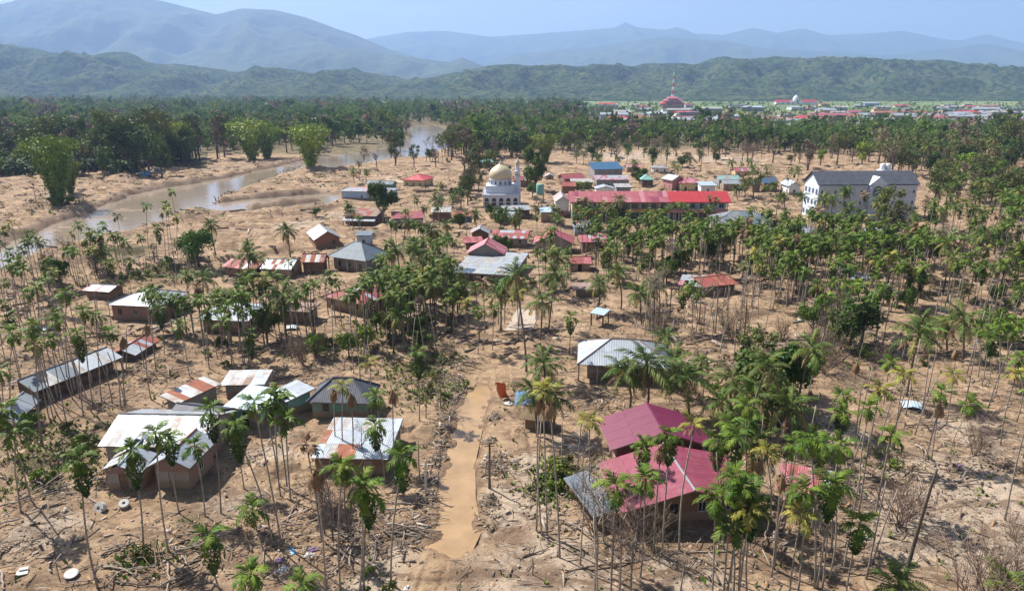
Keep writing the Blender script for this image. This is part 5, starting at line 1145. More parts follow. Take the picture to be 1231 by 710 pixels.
def plant():
    rr = random.Random(99)
    A = [ # crown u,v ; foot u,v ; kind ; vine
        (96,552,118,708,'green',1),(157,542,172,656,'green',1),(188,520,203,664,'green',0),(203,523,215,614,'green',1),(234,531,246,619,'green',0),(250,490,265,614,'green',1),(283,505,328,654,'green',1),(304,482,338,652,'green',0),(281,510,293,583,'green',1),
        (253,640,264,707,'green',1),(305,607,318,662,'green',0),(300,690,302,752,'green',0),(363,700,366,742,'green',0),(410,556,410,712,'green',0),(434,580,431,716,'green',0),(440,590,438,712,'green',1),(482,548,470,702,'green',1),
        (378,562,391,716,'dead',0),(386,556,401,634,'dead',0),(451,507,462,578,'green',1),(471,470,474,560,'dead',0),(452,476,463,556,'green',0),(401,464,404,545,'dead',0),(421,470,422,560,'dead',0),(412,462,413,550,'yellow',0),(502,420,504,503,'green',1),(444,436,446,500,'yellow',0),
        (653,462,658,640,'yellow',0),(648,470,652,640,'dead',0),(662,478,673,667,'dead',0),(709,505,708,602,'yellow',0),(806,519,796,666,'green',1),(794,532,786,664,'dead',0),(833,508,817,660,'yellow',0),(774,533,774,600,'green',1),(741,576,735,712,'green',0),(777,572,770,690,'green',0),
        (862,592,857,708,'green',0),(891,576,875,707,'green',1),(901,590,889,709,'green',1),(884,566,871,706,'green',0),(908,600,900,712,'green',1),(971,586,960,707,'green',0),(963,612,950,709,'yellow',0),(978,522,980,702,'green',0),(1013,530,983,702,'green',0),(1007,574,997,690,'green',0),(1034,620,1018,712,'green',1),
        (1047,495,1033,600,'green',0),(1013,474,1022,532,'green',0),(1016,490,1012,560,'green',1),(1071,431,1063,482,'green',0),(1085,446,1073,539,'yellow',0),(1134,473,1120,552,'green',0),(1132,484,1112,553,'dead',0),(1165,482,1143,544,'green',0),(1149,450,1119,506,'yellow',0),(1221,447,1204,532,'yellow',0),
        (1190,396,1181,461,'green',0),(1204,390,1197,473,'green',0),(1196,402,1188,465,'green',1),(1215,384,1208,452,'green',0),(1180,392,1176,452,'green',0),(1150,414,1144,470,'dead',0),(1032,434,1027,464,'dead',0),(977,469,975,505,'dead',0),(1248,470,1208,627,'green',0),(1213,697,1213,740,'green',0),(947,527,943,592,'dead',0),
        (843,431,843,482,'green',0),(885,520,880,640,'green',1),(899,487,897,600,'green',0),(876,505,872,612,'green',1),(913,545,908,650,'dead',0),(925,540,921,640,'yellow',0),(940,560,928,690,'dead',0),(990,540,985,640,'green',0),(958,530,950,640,'green',0),(1000,575,990,700,'green',1),(866,530,862,634,'green',1),(903,505,905,590,'green',0),(1220,398,1219,440,'green',0),(1230,430,1222,505,'green',0),
        (89,305,97,348,'green',0),(5,276,10,318,'green',0),(12,303,16,345,'green',0),(27,302,30,350,'green',0),(33,350,38,395,'green',0),(67,378,72,434,'green',0),(94,270,98,318,'green',0),(108,276,112,322,'green',0),(122,268,124,318,'green',0),(118,282,121,335,'green',1),(132,315,136,350,'green',1),(156,314,158,352,'green',0),(142,265,147,302,'green',0),(175,248,181,316,'green',0),(198,246,204,310,'green',0),(206,230,215,282,'green',0),(189,280,192,322,'green',1),(203,258,210,318,'yellow',0),(195,255,200,314,'dead',0),(212,262,214,312,'yellow',0),
        (45,345,62,480,'green',0),(78,352,88,475,'green',0),(100,372,112,488,'green',0),(113,380,122,483,'green',0),(130,400,145,490,'green',0),(10,400,18,520,'green',0),(40,395,50,540,'green',0),(3,455,12,560,'green',0),(70,385,82,470,'green',0),(92,400,100,500,'green',1),(147,405,152,488,'dead',0),(175,388,182,480,'dead',0),(192,370,197,425,'green',1),(218,392,228,455,'green',0),(300,400,305,440,'green',1),
        (575,372,575,425,'green',0),(594,370,592,420,'green',0),(560,360,564,416,'yellow',0),(686,380,684,425,'green',1),(830,344,831,400,'green',0),(822,350,824,398,'green',1),(838,352,836,404,'green',0)]
    for cu, cv, bu, bv, k, v in A:
        b, h, lx = span(bu, bv, cu, cv); near = b.y < 125
        sc = {True: 1.0, False: 1.0}[near]*(1.12 if cv > 560 else 1.0)
        areca((b.x, b.y), h, lx, rr.uniform(-.4, .4), k, near, bool(v), sc, rr); TAKEN.append((b.x, b.y, 0.5))
    C = [(618,330,633,446,1.05),(668,330,659,400,1.0),(742,328,746,372,0.95),(720,340,716,376,0.85),(777,436,777,494,1.35),(825,450,829,500,1.2),(752,446,756,492,1.0),(812,432,814,470,0.9),(881,456,881,500,1.0),(654,440,660,520,0.85),(344,276,349,308,0.95),(253,272,261,312,0.9),(1104,400,1090,474,1.15),(905,474,905,520,1.0),(925,470,926,512,1.0),(950,486,948,528,0.95),(905,530,905,590,0.95),(868,482,870,520,0.9),
         (475,300,480,340,1.0),(297,308,302,352,1.0),(243,335,246,372,0.95),(228,292,232,315,0.8),(340,355,345,410,1.05),(320,372,322,412,0.95),(520,340,522,392,0.85),(1157,380,1158,430,1.1),(1080,700,1082,745,0.8),(990,240,991,285,0.95),(1020,246,1020,292,0.95),(942,235,943,262,0.85),(645,250,645,266,0.7),(572,262,573,280,0.75),(620,262,620,280,0.7),(425,205,426,222,0.75),(440,207,441,222,0.7),(432,200,432,220,0.7),(530,238,531,250,0.6),(1140,390,1139,420,0.8),(640,470,646,525,0.8),(668,478,668,520,0.8),(985,265,985,300,0.8),(703,245,705,272,0.9),(745,240,747,270,0.85),(770,350,772,388,0.9),(785,340,787,378,0.85),(1110,385,1112,420,0.9),(455,330,457,372,0.9),(497,290,499,320,0.8),(800,405,802,446,0.7)]
    for cu, cv, bu, bv, s in C:
        b, h, lx = span(bu, bv, cu, cv); near = b.y < 150
        coconut((b.x, b.y), max(h, 1.2), lx, rr.uniform(-.5, .5), near, s, rr); TAKEN.append((b.x, b.y, 0.9))
    # palm groves: feet inside these patches of ground
    G = [ # polygon of feet, count, height range, coconut share, kinds
        ([(775,312),(870,306),(1000,308),(1120,320),(1110,370),(1000,372),(900,372),(890,330),(800,340)], 230, (7,12), 0.07),
        ([(905,360),(1010,360),(1110,380),(1090,420),(1010,420),(930,400)], 26, (7,11), 0.05),
        ([(690,285),(790,284),(870,300),(870,325),(760,345),(700,330)], 95, (6,9.5), 0.08),
        ([(1110,290),(1231,275),(1231,400),(1180,420),(1120,370)], 80, (7,12.5), 0.2),
        ([(330,420),(420,385),(560,375),(560,415),(460,425),(350,440)], 34, (8,11), 0.12),
        ([(468,330),(545,330),(545,385),(440,400),(440,385)], 52, (6,10), 0.15),
        ([(225,400),(320,395),(320,445),(235,450)], 30, (8,11.5), 0.05),
        ([(170,395),(330,392),(330,405),(170,408)], 18, (6,9), 0.1),
        ([(300,335),(345,350),(380,400),(300,400)], 8, (7,10), 0.3),
        ([(0,330),(60,330),(95,420),(60,500),(0,470)], 24, (9,13), 0.05),
        ([(80,320),(190,320),(170,345),(90,345)], 14, (6,9), 0.05),
        ([(560,380),(640,372),(655,410),(590,440),(565,430)], 9, (7,10), 0.2),
        ([(850,520),(960,500),(1000,560),(930,600),(860,560)], 3, (8,12), 0.35),
        ([(840,690),(1010,680),(1010,745),(850,745)], 2, (9,12), 0.0),
        ([(640,285),(690,285),(700,350),(730,372),(650,372)], 16, (6,10), 0.4),
        ([(1120,230),(1231,225),(1231,285),(1120,290)], 70, (8,13), 0.5),
        ([(930,290),(1115,288),(1115,308),(930,308)], 45, (4.5,8), 0.2),
        ([(870,278),(930,280),(930,300),(870,298)], 14, (6,10), 0.15),
        ([(560,262),(640,262),(640,272),(560,272)], 4, (5,8), 0.8),
        ([(470,285),(520,290),(540,330),(470,335)], 16, (6,9.5), 0.3),
        ([(960,262),(1110,264),(1110,286),(960,284)], 12, (7,12), 0.8),
        ([(660,258),(890,262),(890,285),(660,280)], 26, (5,9), 0.15),
        ([(0,440),(60,430),(120,600),(0,640)], 9, (9,13), 0.0),
        ([(330,560),(480,640),(470,720),(330,700)], 5, (9,12), 0.0),
        ([(520,240),(640,262),(640,300),(530,300)], 14, (5,9), 0.4),
        ([(880,215),(965,215),(965,262),(890,262)], 14, (6,10), 0.7),
        ([(400,262),(520,262),(520,290),(440,300)], 10, (5,9), 0.4),
        ([(690,195),(900,195),(900,225),(690,225)], 16, (6,11), 0.8),
        ([(1000,560),(1060,540),(1060,640),(1000,640)], 2, (9,12), 0.0)]
    na = sum(1 for t in THINGS if t[3] == 'areca palms'); tot = na
    for poly, cnt, (h0, h1), cs in G:
        W = [tuple(at(u, v)[:2]) for u, v in poly]; xs = [p[0] for p in W]; ys = [p[1] for p in W]; k = 0; tries = 0
        far_g = min(ys) > 118
        while k < cnt and tries < cnt*40:
            tries += 1; x = rr.uniform(min(xs), max(xs)); y = rr.uniform(min(ys), max(ys))
            if not inpoly(np.array([x]), np.array([y]), W)[0] or in_house(x, y, 0.8) or not ok(x, y, 0.45): continue
            k += 1; near = y < 112; h = rr.uniform(h0, h1)
            # palms grow in small groups of two or three
            if rr.random() < cs: coconut((x, y), h*rr.uniform(0.7, 0.95), rr.gauss(0, .7), rr.gauss(0, .5), near, rr.uniform(.75, .95), rr); TAKEN.append((x, y, 0.9))
            else:
                kd = rr.choices(['green', 'yellow', 'dead'], [8.5, 0.8, 0.7])[0]
                areca((x, y), h, rr.gauss(0, .45), rr.gauss(0, .4), kd, near, rr.random() < 0.25, rr.uniform(.85, 1.1), rr, extra=PALMS['areca'] > 298 or (far_g and rr.random() < .62)); TAKEN.append((x, y, 0.4))
                if rr.random() < 0.55 and k < cnt:
                    x2, y2 = x+rr.uniform(-1.6, 1.6), y+rr.uniform(-1.6, 1.6)
                    if not in_house(x2, y2, .5): k += 1; areca((x2, y2), h*rr.uniform(.75, 1.05), rr.gauss(0, .6), rr.gauss(0, .4), 'green', near, rr.random() < 0.3, rr.uniform(.8, 1.0), rr, extra=PALMS['areca'] > 298 or (far_g and rr.random() < .62)); TAKEN.append((x2, y2, 0.4))
    # undergrowth between the palms of the belt
    for poly, cnt in [([(700,300),(1231,300),(1231,370),(1000,385),(870,345),(700,350)], 130), ([(905,180),(1231,180),(1231,235),(1110,240),(1110,200),(905,200)], 60), ([(660,180),(905,180),(905,203),(690,200)], 48), ([(545,185),(640,190),(640,215),(560,232)], 22), ([(670,262),(760,268),(760,300),(670,300)], 12), ([(420,195),(540,190),(540,205),(440,205)], 8), ([(475,330),(560,330),(560,420),(340,430),(420,390)], 22), ([(0,320),(240,320),(200,350),(60,370)], 12), ([(560,225),(640,262),(560,262)], 6), ([(1100,225),(1231,220),(1231,270),(1110,270)], 26), ([(230,390),(330,390),(330,440),(230,440)], 8)]:
        W = [tuple(at(u, v)[:2]) for u, v in poly]; xs = [q[0] for q in W]; ys = [q[1] for q in W]; k = t = 0
        while k < cnt and t < 3000:
            t += 1; x = rr.uniform(min(xs), max(xs)); y = rr.uniform(min(ys), max(ys))
            if inpoly(np.array([x]), np.array([y]), W)[0] and not in_house(x, y, 1.5): k += 1; fz = poly[0][1] < 240; tree(rr.choice(['dry', 'broad', 'olive', 'olive', 'dry', 'bushd'] if fz else ['bush', 'bushd', 'broad', 'olive', 'bushd', 'dry']), (x, y), rr.uniform(.7, 1.5) if fz else rr.uniform(.5, .75), rr.uniform(.8, 1.3), rr, group='undergrowth of the palm groves')
    # leafy trees, bushes
    for k, u, v, s, sz in [('round',644,229,1.9,1.5),('bamboo',72,248,1.9,1.15),('bamboo',86,236,1.1,1.1),('bamboo',205,197,2.3,1.0),('bamboo',223,195,1.9,.9),('bamboo',304,192,2.6,.85),('bamboo',321,190,2.2,.85),('bamboo',374,203,2.3,.9),('broad',158,212,2.6,1.3),('broad',180,207,2.3,1.3),('broad',195,213,1.6,1.4),('broad',130,205,2.2,1.3),('broad',225,200,1.5,1.4),('olive',270,190,2.0,1.5),('dry',262,192,2.2,1.4),('olive',345,184,1.8,1.2),('broad',400,176,2.2,1.3),('broad',432,172,2.0,1.3),('olive',470,188,1.7,1.25),('broad',481,180,1.7,1.2),
                           ('bamboo',655,196,1.7,.9),('broad',545,240,.6,1),('olive',558,234,.8,1),('round',556,232,.5,.8),('round',553,275,.75,1.1),('broad',462,267,1.15,1.4),('broad',456,262,1.0,1.5),('broad',602,277,.8,1.1),('bright',620,277,.8,.9),('bright',605,284,.5,.9),('bright',695,231,.8,1),('bright',707,228,.7,1),('round',770,223,1.1,1.1),('round',766,218,.9,1.2),('broad',600,306,.75,.9),('round',611,303,.6,.9),
                           ('broad',925,492,1.3,1.0),('olive',903,470,1.0,1.0),('broad',948,474,.9,1.0),('olive',920,505,1.1,.8),('broad',1020,420,1.15,.9),('broad',1035,412,1.0,1.1),('bright',1010,425,.8,.9),('broad',975,408,.7,1.3),('broad',240,325,1.15,1.0),('broad',228,318,.9,1),('broad',465,405,.8,.8),('bright',440,420,.7,1),('broad',480,392,.9,1.1),('olive',905,240,1.1,1.1),('olive',895,238,.8,1.1),('bright',1063,195,1.6,1.2),('broad',380,260,.5,.8),('olive',570,222,1.1,1.3),
                           ('bright',1200,415,.8,.9),('bright',1215,410,.8,1),('broad',1190,405,.7,1),('broad',20,190,1.3,1.3),('round',475,245,.5,.8),('broad',660,352,.7,.8),('broad',505,420,.6,.8),('broad',420,430,.6,1.0),('bright',380,430,.7,1.0),('broad',640,240,.8,.9),('broad',590,262,.7,1),('bright',1000,395,.7,1),('olive',1060,295,1.2,1.5),('olive',1075,300,1.0,1.3)]:
        p = at(u, v); tree(k, (p.x, p.y), s, sz, rr); TAKEN.append((p.x, p.y, 1.5))
    for u, v, s in [(670,575,1.1),(680,560,.9),(662,562,.8),(668,590,.9),(170,672,.6),(38,510,1.0),(45,525,.8),(95,535,.9),(80,520,.7),(100,550,.9),(500,440,1.1),(515,470,.9),(525,455,.9),(535,480,.7),(60,575,.5),(45,580,.6),(440,722,.7),(467,710,.6),(440,690,.5),(1075,560,.5),(980,600,.6),(560,465,.5),(205,325,1.1),(190,330,.9),(180,335,.9),(165,335,1.0),(150,340,.9),(215,380,.9),(175,383,.7),(515,385,1.),(540,400,.9),(640,345,1),(1075,690,.6),(1190,425,.9),(1040,435,1),(985,420,.8),(870,395,.7),(595,350,.9),(610,345,.9),(470,410,1.),(395,415,.9),(360,425,.9),(85,248,1.5),(65,252,1.6),(520,262,.9),(540,290,.8),(525,300,.7),(500,445,.8),(545,430,.6),(860,470,.8),(1010,500,.5),(930,610,.6),(1195,690,.7),(905,440,.9),(1110,440,.7)]:
        p = at(u, v); tree(rr.choice(['bush', 'bushd', 'bushd']), (p.x, p.y), s*rr.uniform(.9, 1.2), 1, rr, group='green bushes')
    # leafless shrubs and trees
    for u, v, s, sz in [(1078,632,1.9,1.15),(1090,625,1.4,1),(1165,735,2.3,1.1),(1190,720,2.0,1.0),(1205,690,1.2,.9),(1000,600,1.,1),(1170,545,1.3,1.2),(1180,535,1.,1),(775,430,1.3,1.),(790,405,1.6,1.3),(870,400,1.6,1.3),(880,410,1.5,1.2),(895,395,1.4,1.2),(800,390,1.5,1.2),(780,385,1.5,1.3),(980,430,1.7,1.3),(990,450,1.6,1.2),(1000,440,1.5,1.3),(960,440,1.3,1.),(400,620,1.1,1.2),(385,600,1.1,1.3),(420,600,1.2,1.2),(440,615,1.1,1.),(380,430,1.3,1.3),(365,440,1.4,1.3),(350,430,1.2,1.3),(540,430,1.3,.9),(520,425,1.1,.9),(765,640,1.4,1.2),(750,650,1.3,1.2),(780,655,1.2,1.2),(120,410,1.4,1.3),(95,430,1.3,1.2),(700,610,1.2,1.3),(715,640,1.3,1.3),(520,300,1.4,1.1),(525,320,1.4,1.),(940,410,1.4,1.2),(1220,650,1.2,1),(1225,470,1.,1),(60,400,1.5,1.3),(45,430,1.4,1.2),(1060,440,1.3,1.1),(930,440,1.2,1.),(840,390,1.4,1.),(1125,410,1.4,1.2),(1230,700,1.4,1)]:
        p = at(u, v); bare((p.x, p.y), s, rr, None, True, sz)
    for u, v, s in [(745,712,1.0),(758,716,.9),(735,690,.85),(716,705,1.15),(700,610,.7),(418,640,.75),(400,650,.8),(390,640,.8),(437,560,.6),(60,350,1.2),(85,330,1.0),(765,660,.85),(930,680,1.15),(942,640,1.0),(1080,300,1.2),(1090,310,1.3),(1065,305,1.2),(520,197,1.5),(513,196,1.6),(527,198,1.5),(532,199,1.3),(540,222,1.0),(560,235,1.1),(585,225,1.0),(570,228,1.0),(600,190,1.3),(985,440,1.1),(1000,430,1.2),(975,445,.9),(370,410,1.1),(378,400,1.2),(860,400,1.2),(895,405,1.1),(790,400,1.3),(805,380,1.1),(780,395,1.2),(1120,330,1.2),(1135,335,1.2),(530,490,.7),(512,500,.6),(505,480,.8),(270,190,1.6),(265,195,1.5),(45,250,.9),(395,380,.9),(350,400,1.0),(1200,340,1.2),(1160,310,1.2),(840,390,1.),(775,470,.6)]:
        p = at(u, v); bare((p.x, p.y), s, rr)
    # bare trunks scattered through the stricken groves
    for u, v, h, lx in [(645,635,12,.3),(674,572,7,0),(401,634,8,-.8),(975,640,7,0),(590,586,5,0),(18,545,8,-1),(88,480,9,-1.5),(110,495,9,-1.3),(150,490,8,-1),(70,500,8,-1.2),(135,485,8,-1),(52,540,8,0),(780,470,7,0),(905,470,8,0),(640,690,2,0),(818,712,4,.2),(505,575,5,0),(170,335,7,-.3),(225,400,8,-.2),(960,640,6,.3),(1055,540,9,1),(1060,560,9,1.4),(1075,520,7,.5),(1100,520,8,1.5)]:
        b = at(u, v); polet((b.x, b.y), h, lx, 0, rr)
    for poly, cnt, (h0, h1) in [([(940,400),(1200,380),(1231,480),(1100,540),(960,520)], 26, (6,11)), ([(0,400),(200,400),(180,500),(0,540)], 24, (6,11)), ([(760,370),(930,370),(930,440),(780,440)], 26, (5,10)), ([(330,410),(560,400),(560,450),(340,460)], 18, (5,10)), ([(860,560),(1050,520),(1050,700),(860,700)], 14, (6,11)), ([(690,560),(730,560),(730,720),(690,720)], 4, (6,10)), ([(560,220),(640,200),(640,240),(560,240)], 4, (5,9)), ([(60,310),(240,310),(240,350),(60,350)], 14, (5,9)), ([(850,300),(1231,290),(1231,390),(850,390)], 40, (7,12))]:
        W = [tuple(at(u, v)[:2]) for u, v in poly]; xs = [p[0] for p in W]; ys = [p[1] for p in W]; k = t = 0
        while k < cnt and t < 2000:
            t += 1; x = rr.uniform(min(xs), max(xs)); y = rr.uniform(min(ys), max(ys))
            if inpoly(np.array([x]), np.array([y]), W)[0] and not in_house(x, y, .6) and ok(x, y, .3): k += 1; polet((x, y), rr.uniform(h0, h1), rr.gauss(0, .7), rr.gauss(0, .5), rr); TAKEN.append((x, y, .3))
    # great leaning dead bark trunk at the lower right
    b, h, lx = span(1085, 707, 1126, 565); o = link('bark_trunk', trunk_mesh('bark_trunk', h, lx, 0, .2, .1, MT['bark'], 7, 10, .3, 1), None, (b.x, b.y, gh(b.x, b.y)))
    reg(o, '', 'trunk', None, 'shaggy dark dead trunk leaning right at the lower right')

def build_extra():
    'palms beyond the first three hundred, joined'
    rr = random.Random(17); V_ = []; F_ = []; M_ = []; o = 0; tm = []
    for q in range(6):
        r_ = random.Random(q+500); fr = [(lower(r_.choice(AF), 3), frond_m4(*m), 0) for m in crown_mats(r_, 9, 1.3, -0.55)]+[(lower(r_.choice(AD), 3), frond_m4(r_.uniform(0, 6.28), -1.1, .9), 1) for _ in range(r_.choice([0, 1, 2]))]
        tm.append(joined(fr, 0))
    for base, h, lx, ly, kind, sc in EXTRA:
        V, F, mi = rr.choice(tm); a = rr.uniform(0, 6.28); s = sc*rr.uniform(.92, 1.25); c, q = cos(a)*s, sin(a)*s; z = gh(base[0], base[1])
        W = np.stack([V[:, 0]*c-V[:, 1]*q+base[0]+lx, V[:, 0]*q+V[:, 1]*c+base[1]+ly, V[:, 2]*s+z+h], -1)
        b = MB(); b.tube([(base[0], base[1], z-.4), (base[0]+lx*.3, base[1]+ly*.3, z+h*.5), (base[0]+lx, base[1]+ly, z+h)], [.11, .085, .07], 4, cap=False)
        V_.append(W); F_.append(F+o); o += len(W); k = 0 if kind == 'green' else 4 if kind == 'yellow' else 1; M_.append(np.where(mi == 1, 1, k))
        V_.append(np.array(b.v)); F_.append(np.array(b.f)+o); o += len(b.v); M_.append(np.full(len(b.f), 2))
    me = npmesh('areca_grove', np.concatenate(V_), np.concatenate(F_), [MT['areca'], MT['dead'], MT['trunk_a'], MT['leaf2'], MT['areca_y']], np.concatenate(M_)); ob = link('areca_grove', me); ob['kind'] = 'stuff'; ob['label'] = 'crowded areca palms of the groves behind the village'

# ------------------------------------------------------------------ far woods
def lowpoly(kind, rr):
    'far tree template, Nx3 V, quads F, material index'
    if kind == 'palm':
        V = []; F = []
        for k in range(9):
            a = k*2.4; el = 0.9-1.7*k/9; c, s = cos(a), sin(a); L = 3.6; w_ = 0.55
            p0 = (0, 0, 0); p1 = (L*.5*c*cos(el), L*.5*s*cos(el), L*.5*sin(el)+.25); p2 = (L*c*cos(el*.6), L*s*cos(el*.6), L*.9*sin(el)-.9)
            o = len(V); V += [p0, (p1[0]-w_*s, p1[1]+w_*c, p1[2]-.25), p1, (p1[0]+w_*s, p1[1]-w_*c, p1[2]-.25), p2]; F += [(o, o+1, o+4, o+2), (o, o+2, o+4, o+3)]
        V = np.array(V, float); V[:, 2] += 9; F = np.array(F); mi = np.zeros(len(F), int)
    else:
        lob = [(rr.uniform(-1.6, 1.6), rr.uniform(-1.6, 1.6), rr.uniform(2.5, 6.5), rr.uniform(1.1, 2.2)) for _ in range(6)]
        def f():
            x, y, z, q = rr.choice(lob); d = Vector((rr.gauss(0, 1), rr.gauss(0, 1), rr.gauss(0, 1)+.2)).normalized(); return Vector((x, y, z))+d*q*rr.random()**.4, d
        V, F = leafcloud(rr, 44, f, 0.78); mi = np.zeros(len(F), int)
    t = np.array([(-.15, 0, -.5), (.15, 0, -.5), (.1, 0, 9 if kind == 'palm' else 4), (-.1, 0, 9 if kind == 'palm' else 4), (0, -.15, -.5), (0, .15, -.5), (0, .1, 9 if kind == 'palm' else 4), (0, -.1, 9 if kind == 'palm' else 4)])
    F = np.concatenate([F, np.array([(0, 1, 2, 3), (4, 5, 6, 7)])+len(V)]); V = np.concatenate([V, t]); mi = np.concatenate([mi, [1, 1]])
    return V, F, mi
def zone(u, v):
    'what grows where in the far belt: (density 0..1, palm share, kind weights)'
    ed = 214 if u < 150 else 214-(u-150)*0.22 if u < 245 else 181+6*sin(u*.05) if u < 350 else 184 if u < 392 else 173 if u < 500 else 176 if u < 530 else 192 if u < 640 else 182 if u < 700 else 176 if u < 850 else 186 if u < 960 else 205 if u < 1060 else 216
    if v > ed: return 0
    
    if u > 735 and 126 < v < 166: return 0.38 if v < 156 else .6
    if 420 < u < 800 and 119 < v < 128: return 0.06 if u > 520 else .12
    if u > 640 and 118 < v < 126: return 0.12
    return 1
def far_woods():
    rr = random.Random(5); pts = []
    # candidate feet on a jittered world grid; spacing grows a little with distance
    y = 150.0
    while y < 3300:
        sp = 7.5 if y < 420 else 8.5 if y < 800 else 13 if y < 1500 else 22
        x = -0.80*y-20
        while x < 0.80*y+20:
            X = x+rr.uniform(-.45, .45)*sp; Y = y+rr.uniform(-.45, .45)*sp; u, v = px((X, Y, 0)); d = zone(u, v)
            if d and rr.random() < d*0.93:
                pts.append((X, Y, u, v))
            x += sp
        y += sp
    P = np.array([(p[0], p[1]) for p in pts]); keep = (sdist(P[:, 0], P[:, 1], RIVER) < -4)
    n1 = fbm(P[:, 0]/60, P[:, 1]/60, 5, 3); n2 = fbm(P[:, 0]/45, P[:, 1]/45, 15, 3)
    n3 = fbm(P[:, 0]/95, P[:, 1]/70, 25, 3)
    keep &= ~((n3 < .42) & (NP.rand(len(P)) < .8))
    ind = {'palm': [], 'tree': []}; far = {'palm': [], 'tree': []}
    for i, (x, y, u, v) in enumerate(pts):
        if not keep[i]: continue
        pal = 0.42 if u < 520 else 0.26
        if u > 880: pal = 0.5
        
        isp = rr.random() < pal+(n1[i]-.5)*1.6
        (ind if y < 520 else far)['palm' if isp else 'tree'].append((x, y, u, v, n2[i]))
    for k in ind:
        ind[k].sort(key=lambda q: q[1])
    lim = {'palm': 200, 'tree': 260}
    for k in ind: far[k] += ind[k][lim[k]:]; ind[k] = ind[k][:lim[k]]

    for x, y, u, v, n in ind['palm']:
        if u < 260 and v > 185 and rr.random() < .6: tree('oilpalm', (x, y), rr.uniform(1.3, 1.8), 1, rr, group='oil palms on the far bank')
        else: coconut((x, y), rr.uniform(8, 17), rr.gauss(0, .8), rr.gauss(0, .6), False, rr.uniform(.95, 1.3), rr, group='coconut palms of the far woods')
    for x, y, u, v, n in ind['tree']:
        r = rr.random(); k = 'dry' if r < (.30 if u > 500 else .14) else 'olive' if r < .55 else 'broad' if r < .85 else 'bright'
        if n > .56 and r > .3: k = 'bright' if r > .6 else 'olive'
        if u > 700 and rr.random() < .15: k = 'dry'
        if rr.random() < (.10 if u > 500 else .05): bare((x, y), rr.uniform(.9, 1.4), rr); continue
        tree(k, (x, y), rr.uniform(1.3, 2.7) if u < 520 else rr.uniform(1.0, 2.1), rr.uniform(1.0, 1.4), rr, group='trees of the far woods')
    T = {k: [lowpoly(k, random.Random(70+j)) for j in range(4)] for k in ('palm', 'tree')}
    for k, nm, lab, mats in (('palm', 'far_palms', 'mass of dark coconut palms filling the plain to the hills', ['f_palm', 'f_palm2']), ('tree', 'far_trees', 'mass of mixed green trees filling the plain to the hills', ['f_leaf1', 'f_leaf2', 'f_dry', 'f_leaf3'])):
        Vs = []; Fs = []; ms = []; o = 0
        for x, y, u, v, n in far[k]:
            V, F, mi = rr.choice(T[k]); s = rr.uniform(.8, 1.6)*(1.5 if k == 'tree' else 1.15)*(1.0 if y < 900 else 1.2)*(.5 if u > 700 and v < 160 else 1)*(1.35 if n > .58 and k == 'tree' else 1); a = rr.uniform(0, 6.28); c, q = cos(a)*s, sin(a)*s
            W = np.stack([V[:, 0]*c-V[:, 1]*q+x, V[:, 0]*q+V[:, 1]*c+y, V[:, 2]*s*rr.uniform(.85, 1.15)], -1)
            if k == 'palm': j = 0 if rr.random() < .6 else 1
            else: j = rr.choices([0, 1, 2, 3], [4, 3, 3 if n > .56 else .4, 3 if n < .44 else .5])[0]
            Vs.append(W); Fs.append(F+o); o += len(W); ms.append(np.where(mi == 1, len(mats), j))
        me = npmesh(nm, np.concatenate(Vs), np.concatenate(Fs), [MT[q] for q in mats]+[MT['bark']], np.concatenate(ms))
        ob = link(nm, me); ob['kind'] = 'stuff'; ob['label'] = lab

# ------------------------------------------------------------------ debris, logs and small things
def log_mesh(seed, L, r, m, kind=0):
    rr = random.Random(seed); b = MB(); k = 6; pts = []
    y = z = 0
    for i in range(k+1):
        pts.append((L*(i/k-.5), y, r+z)); y += rr.gauss(0, .035*L); z = abs(rr.gauss(0, .02*L))
    b.tube(pts, [r*rr.uniform(.85, 1.1)*(1-.45*i/k) for i in range(k+1)], 7)
    if kind:
        for _ in range(kind):
            i = rr.randrange(2, k); p = Vector(pts[i]); a = rr.uniform(-1.2, 1.2); q = L*rr.uniform(.12, .3); b.tube([p, p+Vector((q*.5*cos(a), q*.5*sin(a), q*.3)), p+Vector((q*cos(a), q*sin(a), q*.45))], [r*.5, r*.35, r*.12], 5)
        for _ in range(5):
            a = rr.uniform(0, 6.28); p = Vector(pts[0]); b.tube([p, p+Vector((-.35-.3*rr.random(), .5*cos(a), .5*sin(a)))], [r*.45, r*.08], 4)
    return b.mesh('log', MT[m], True)
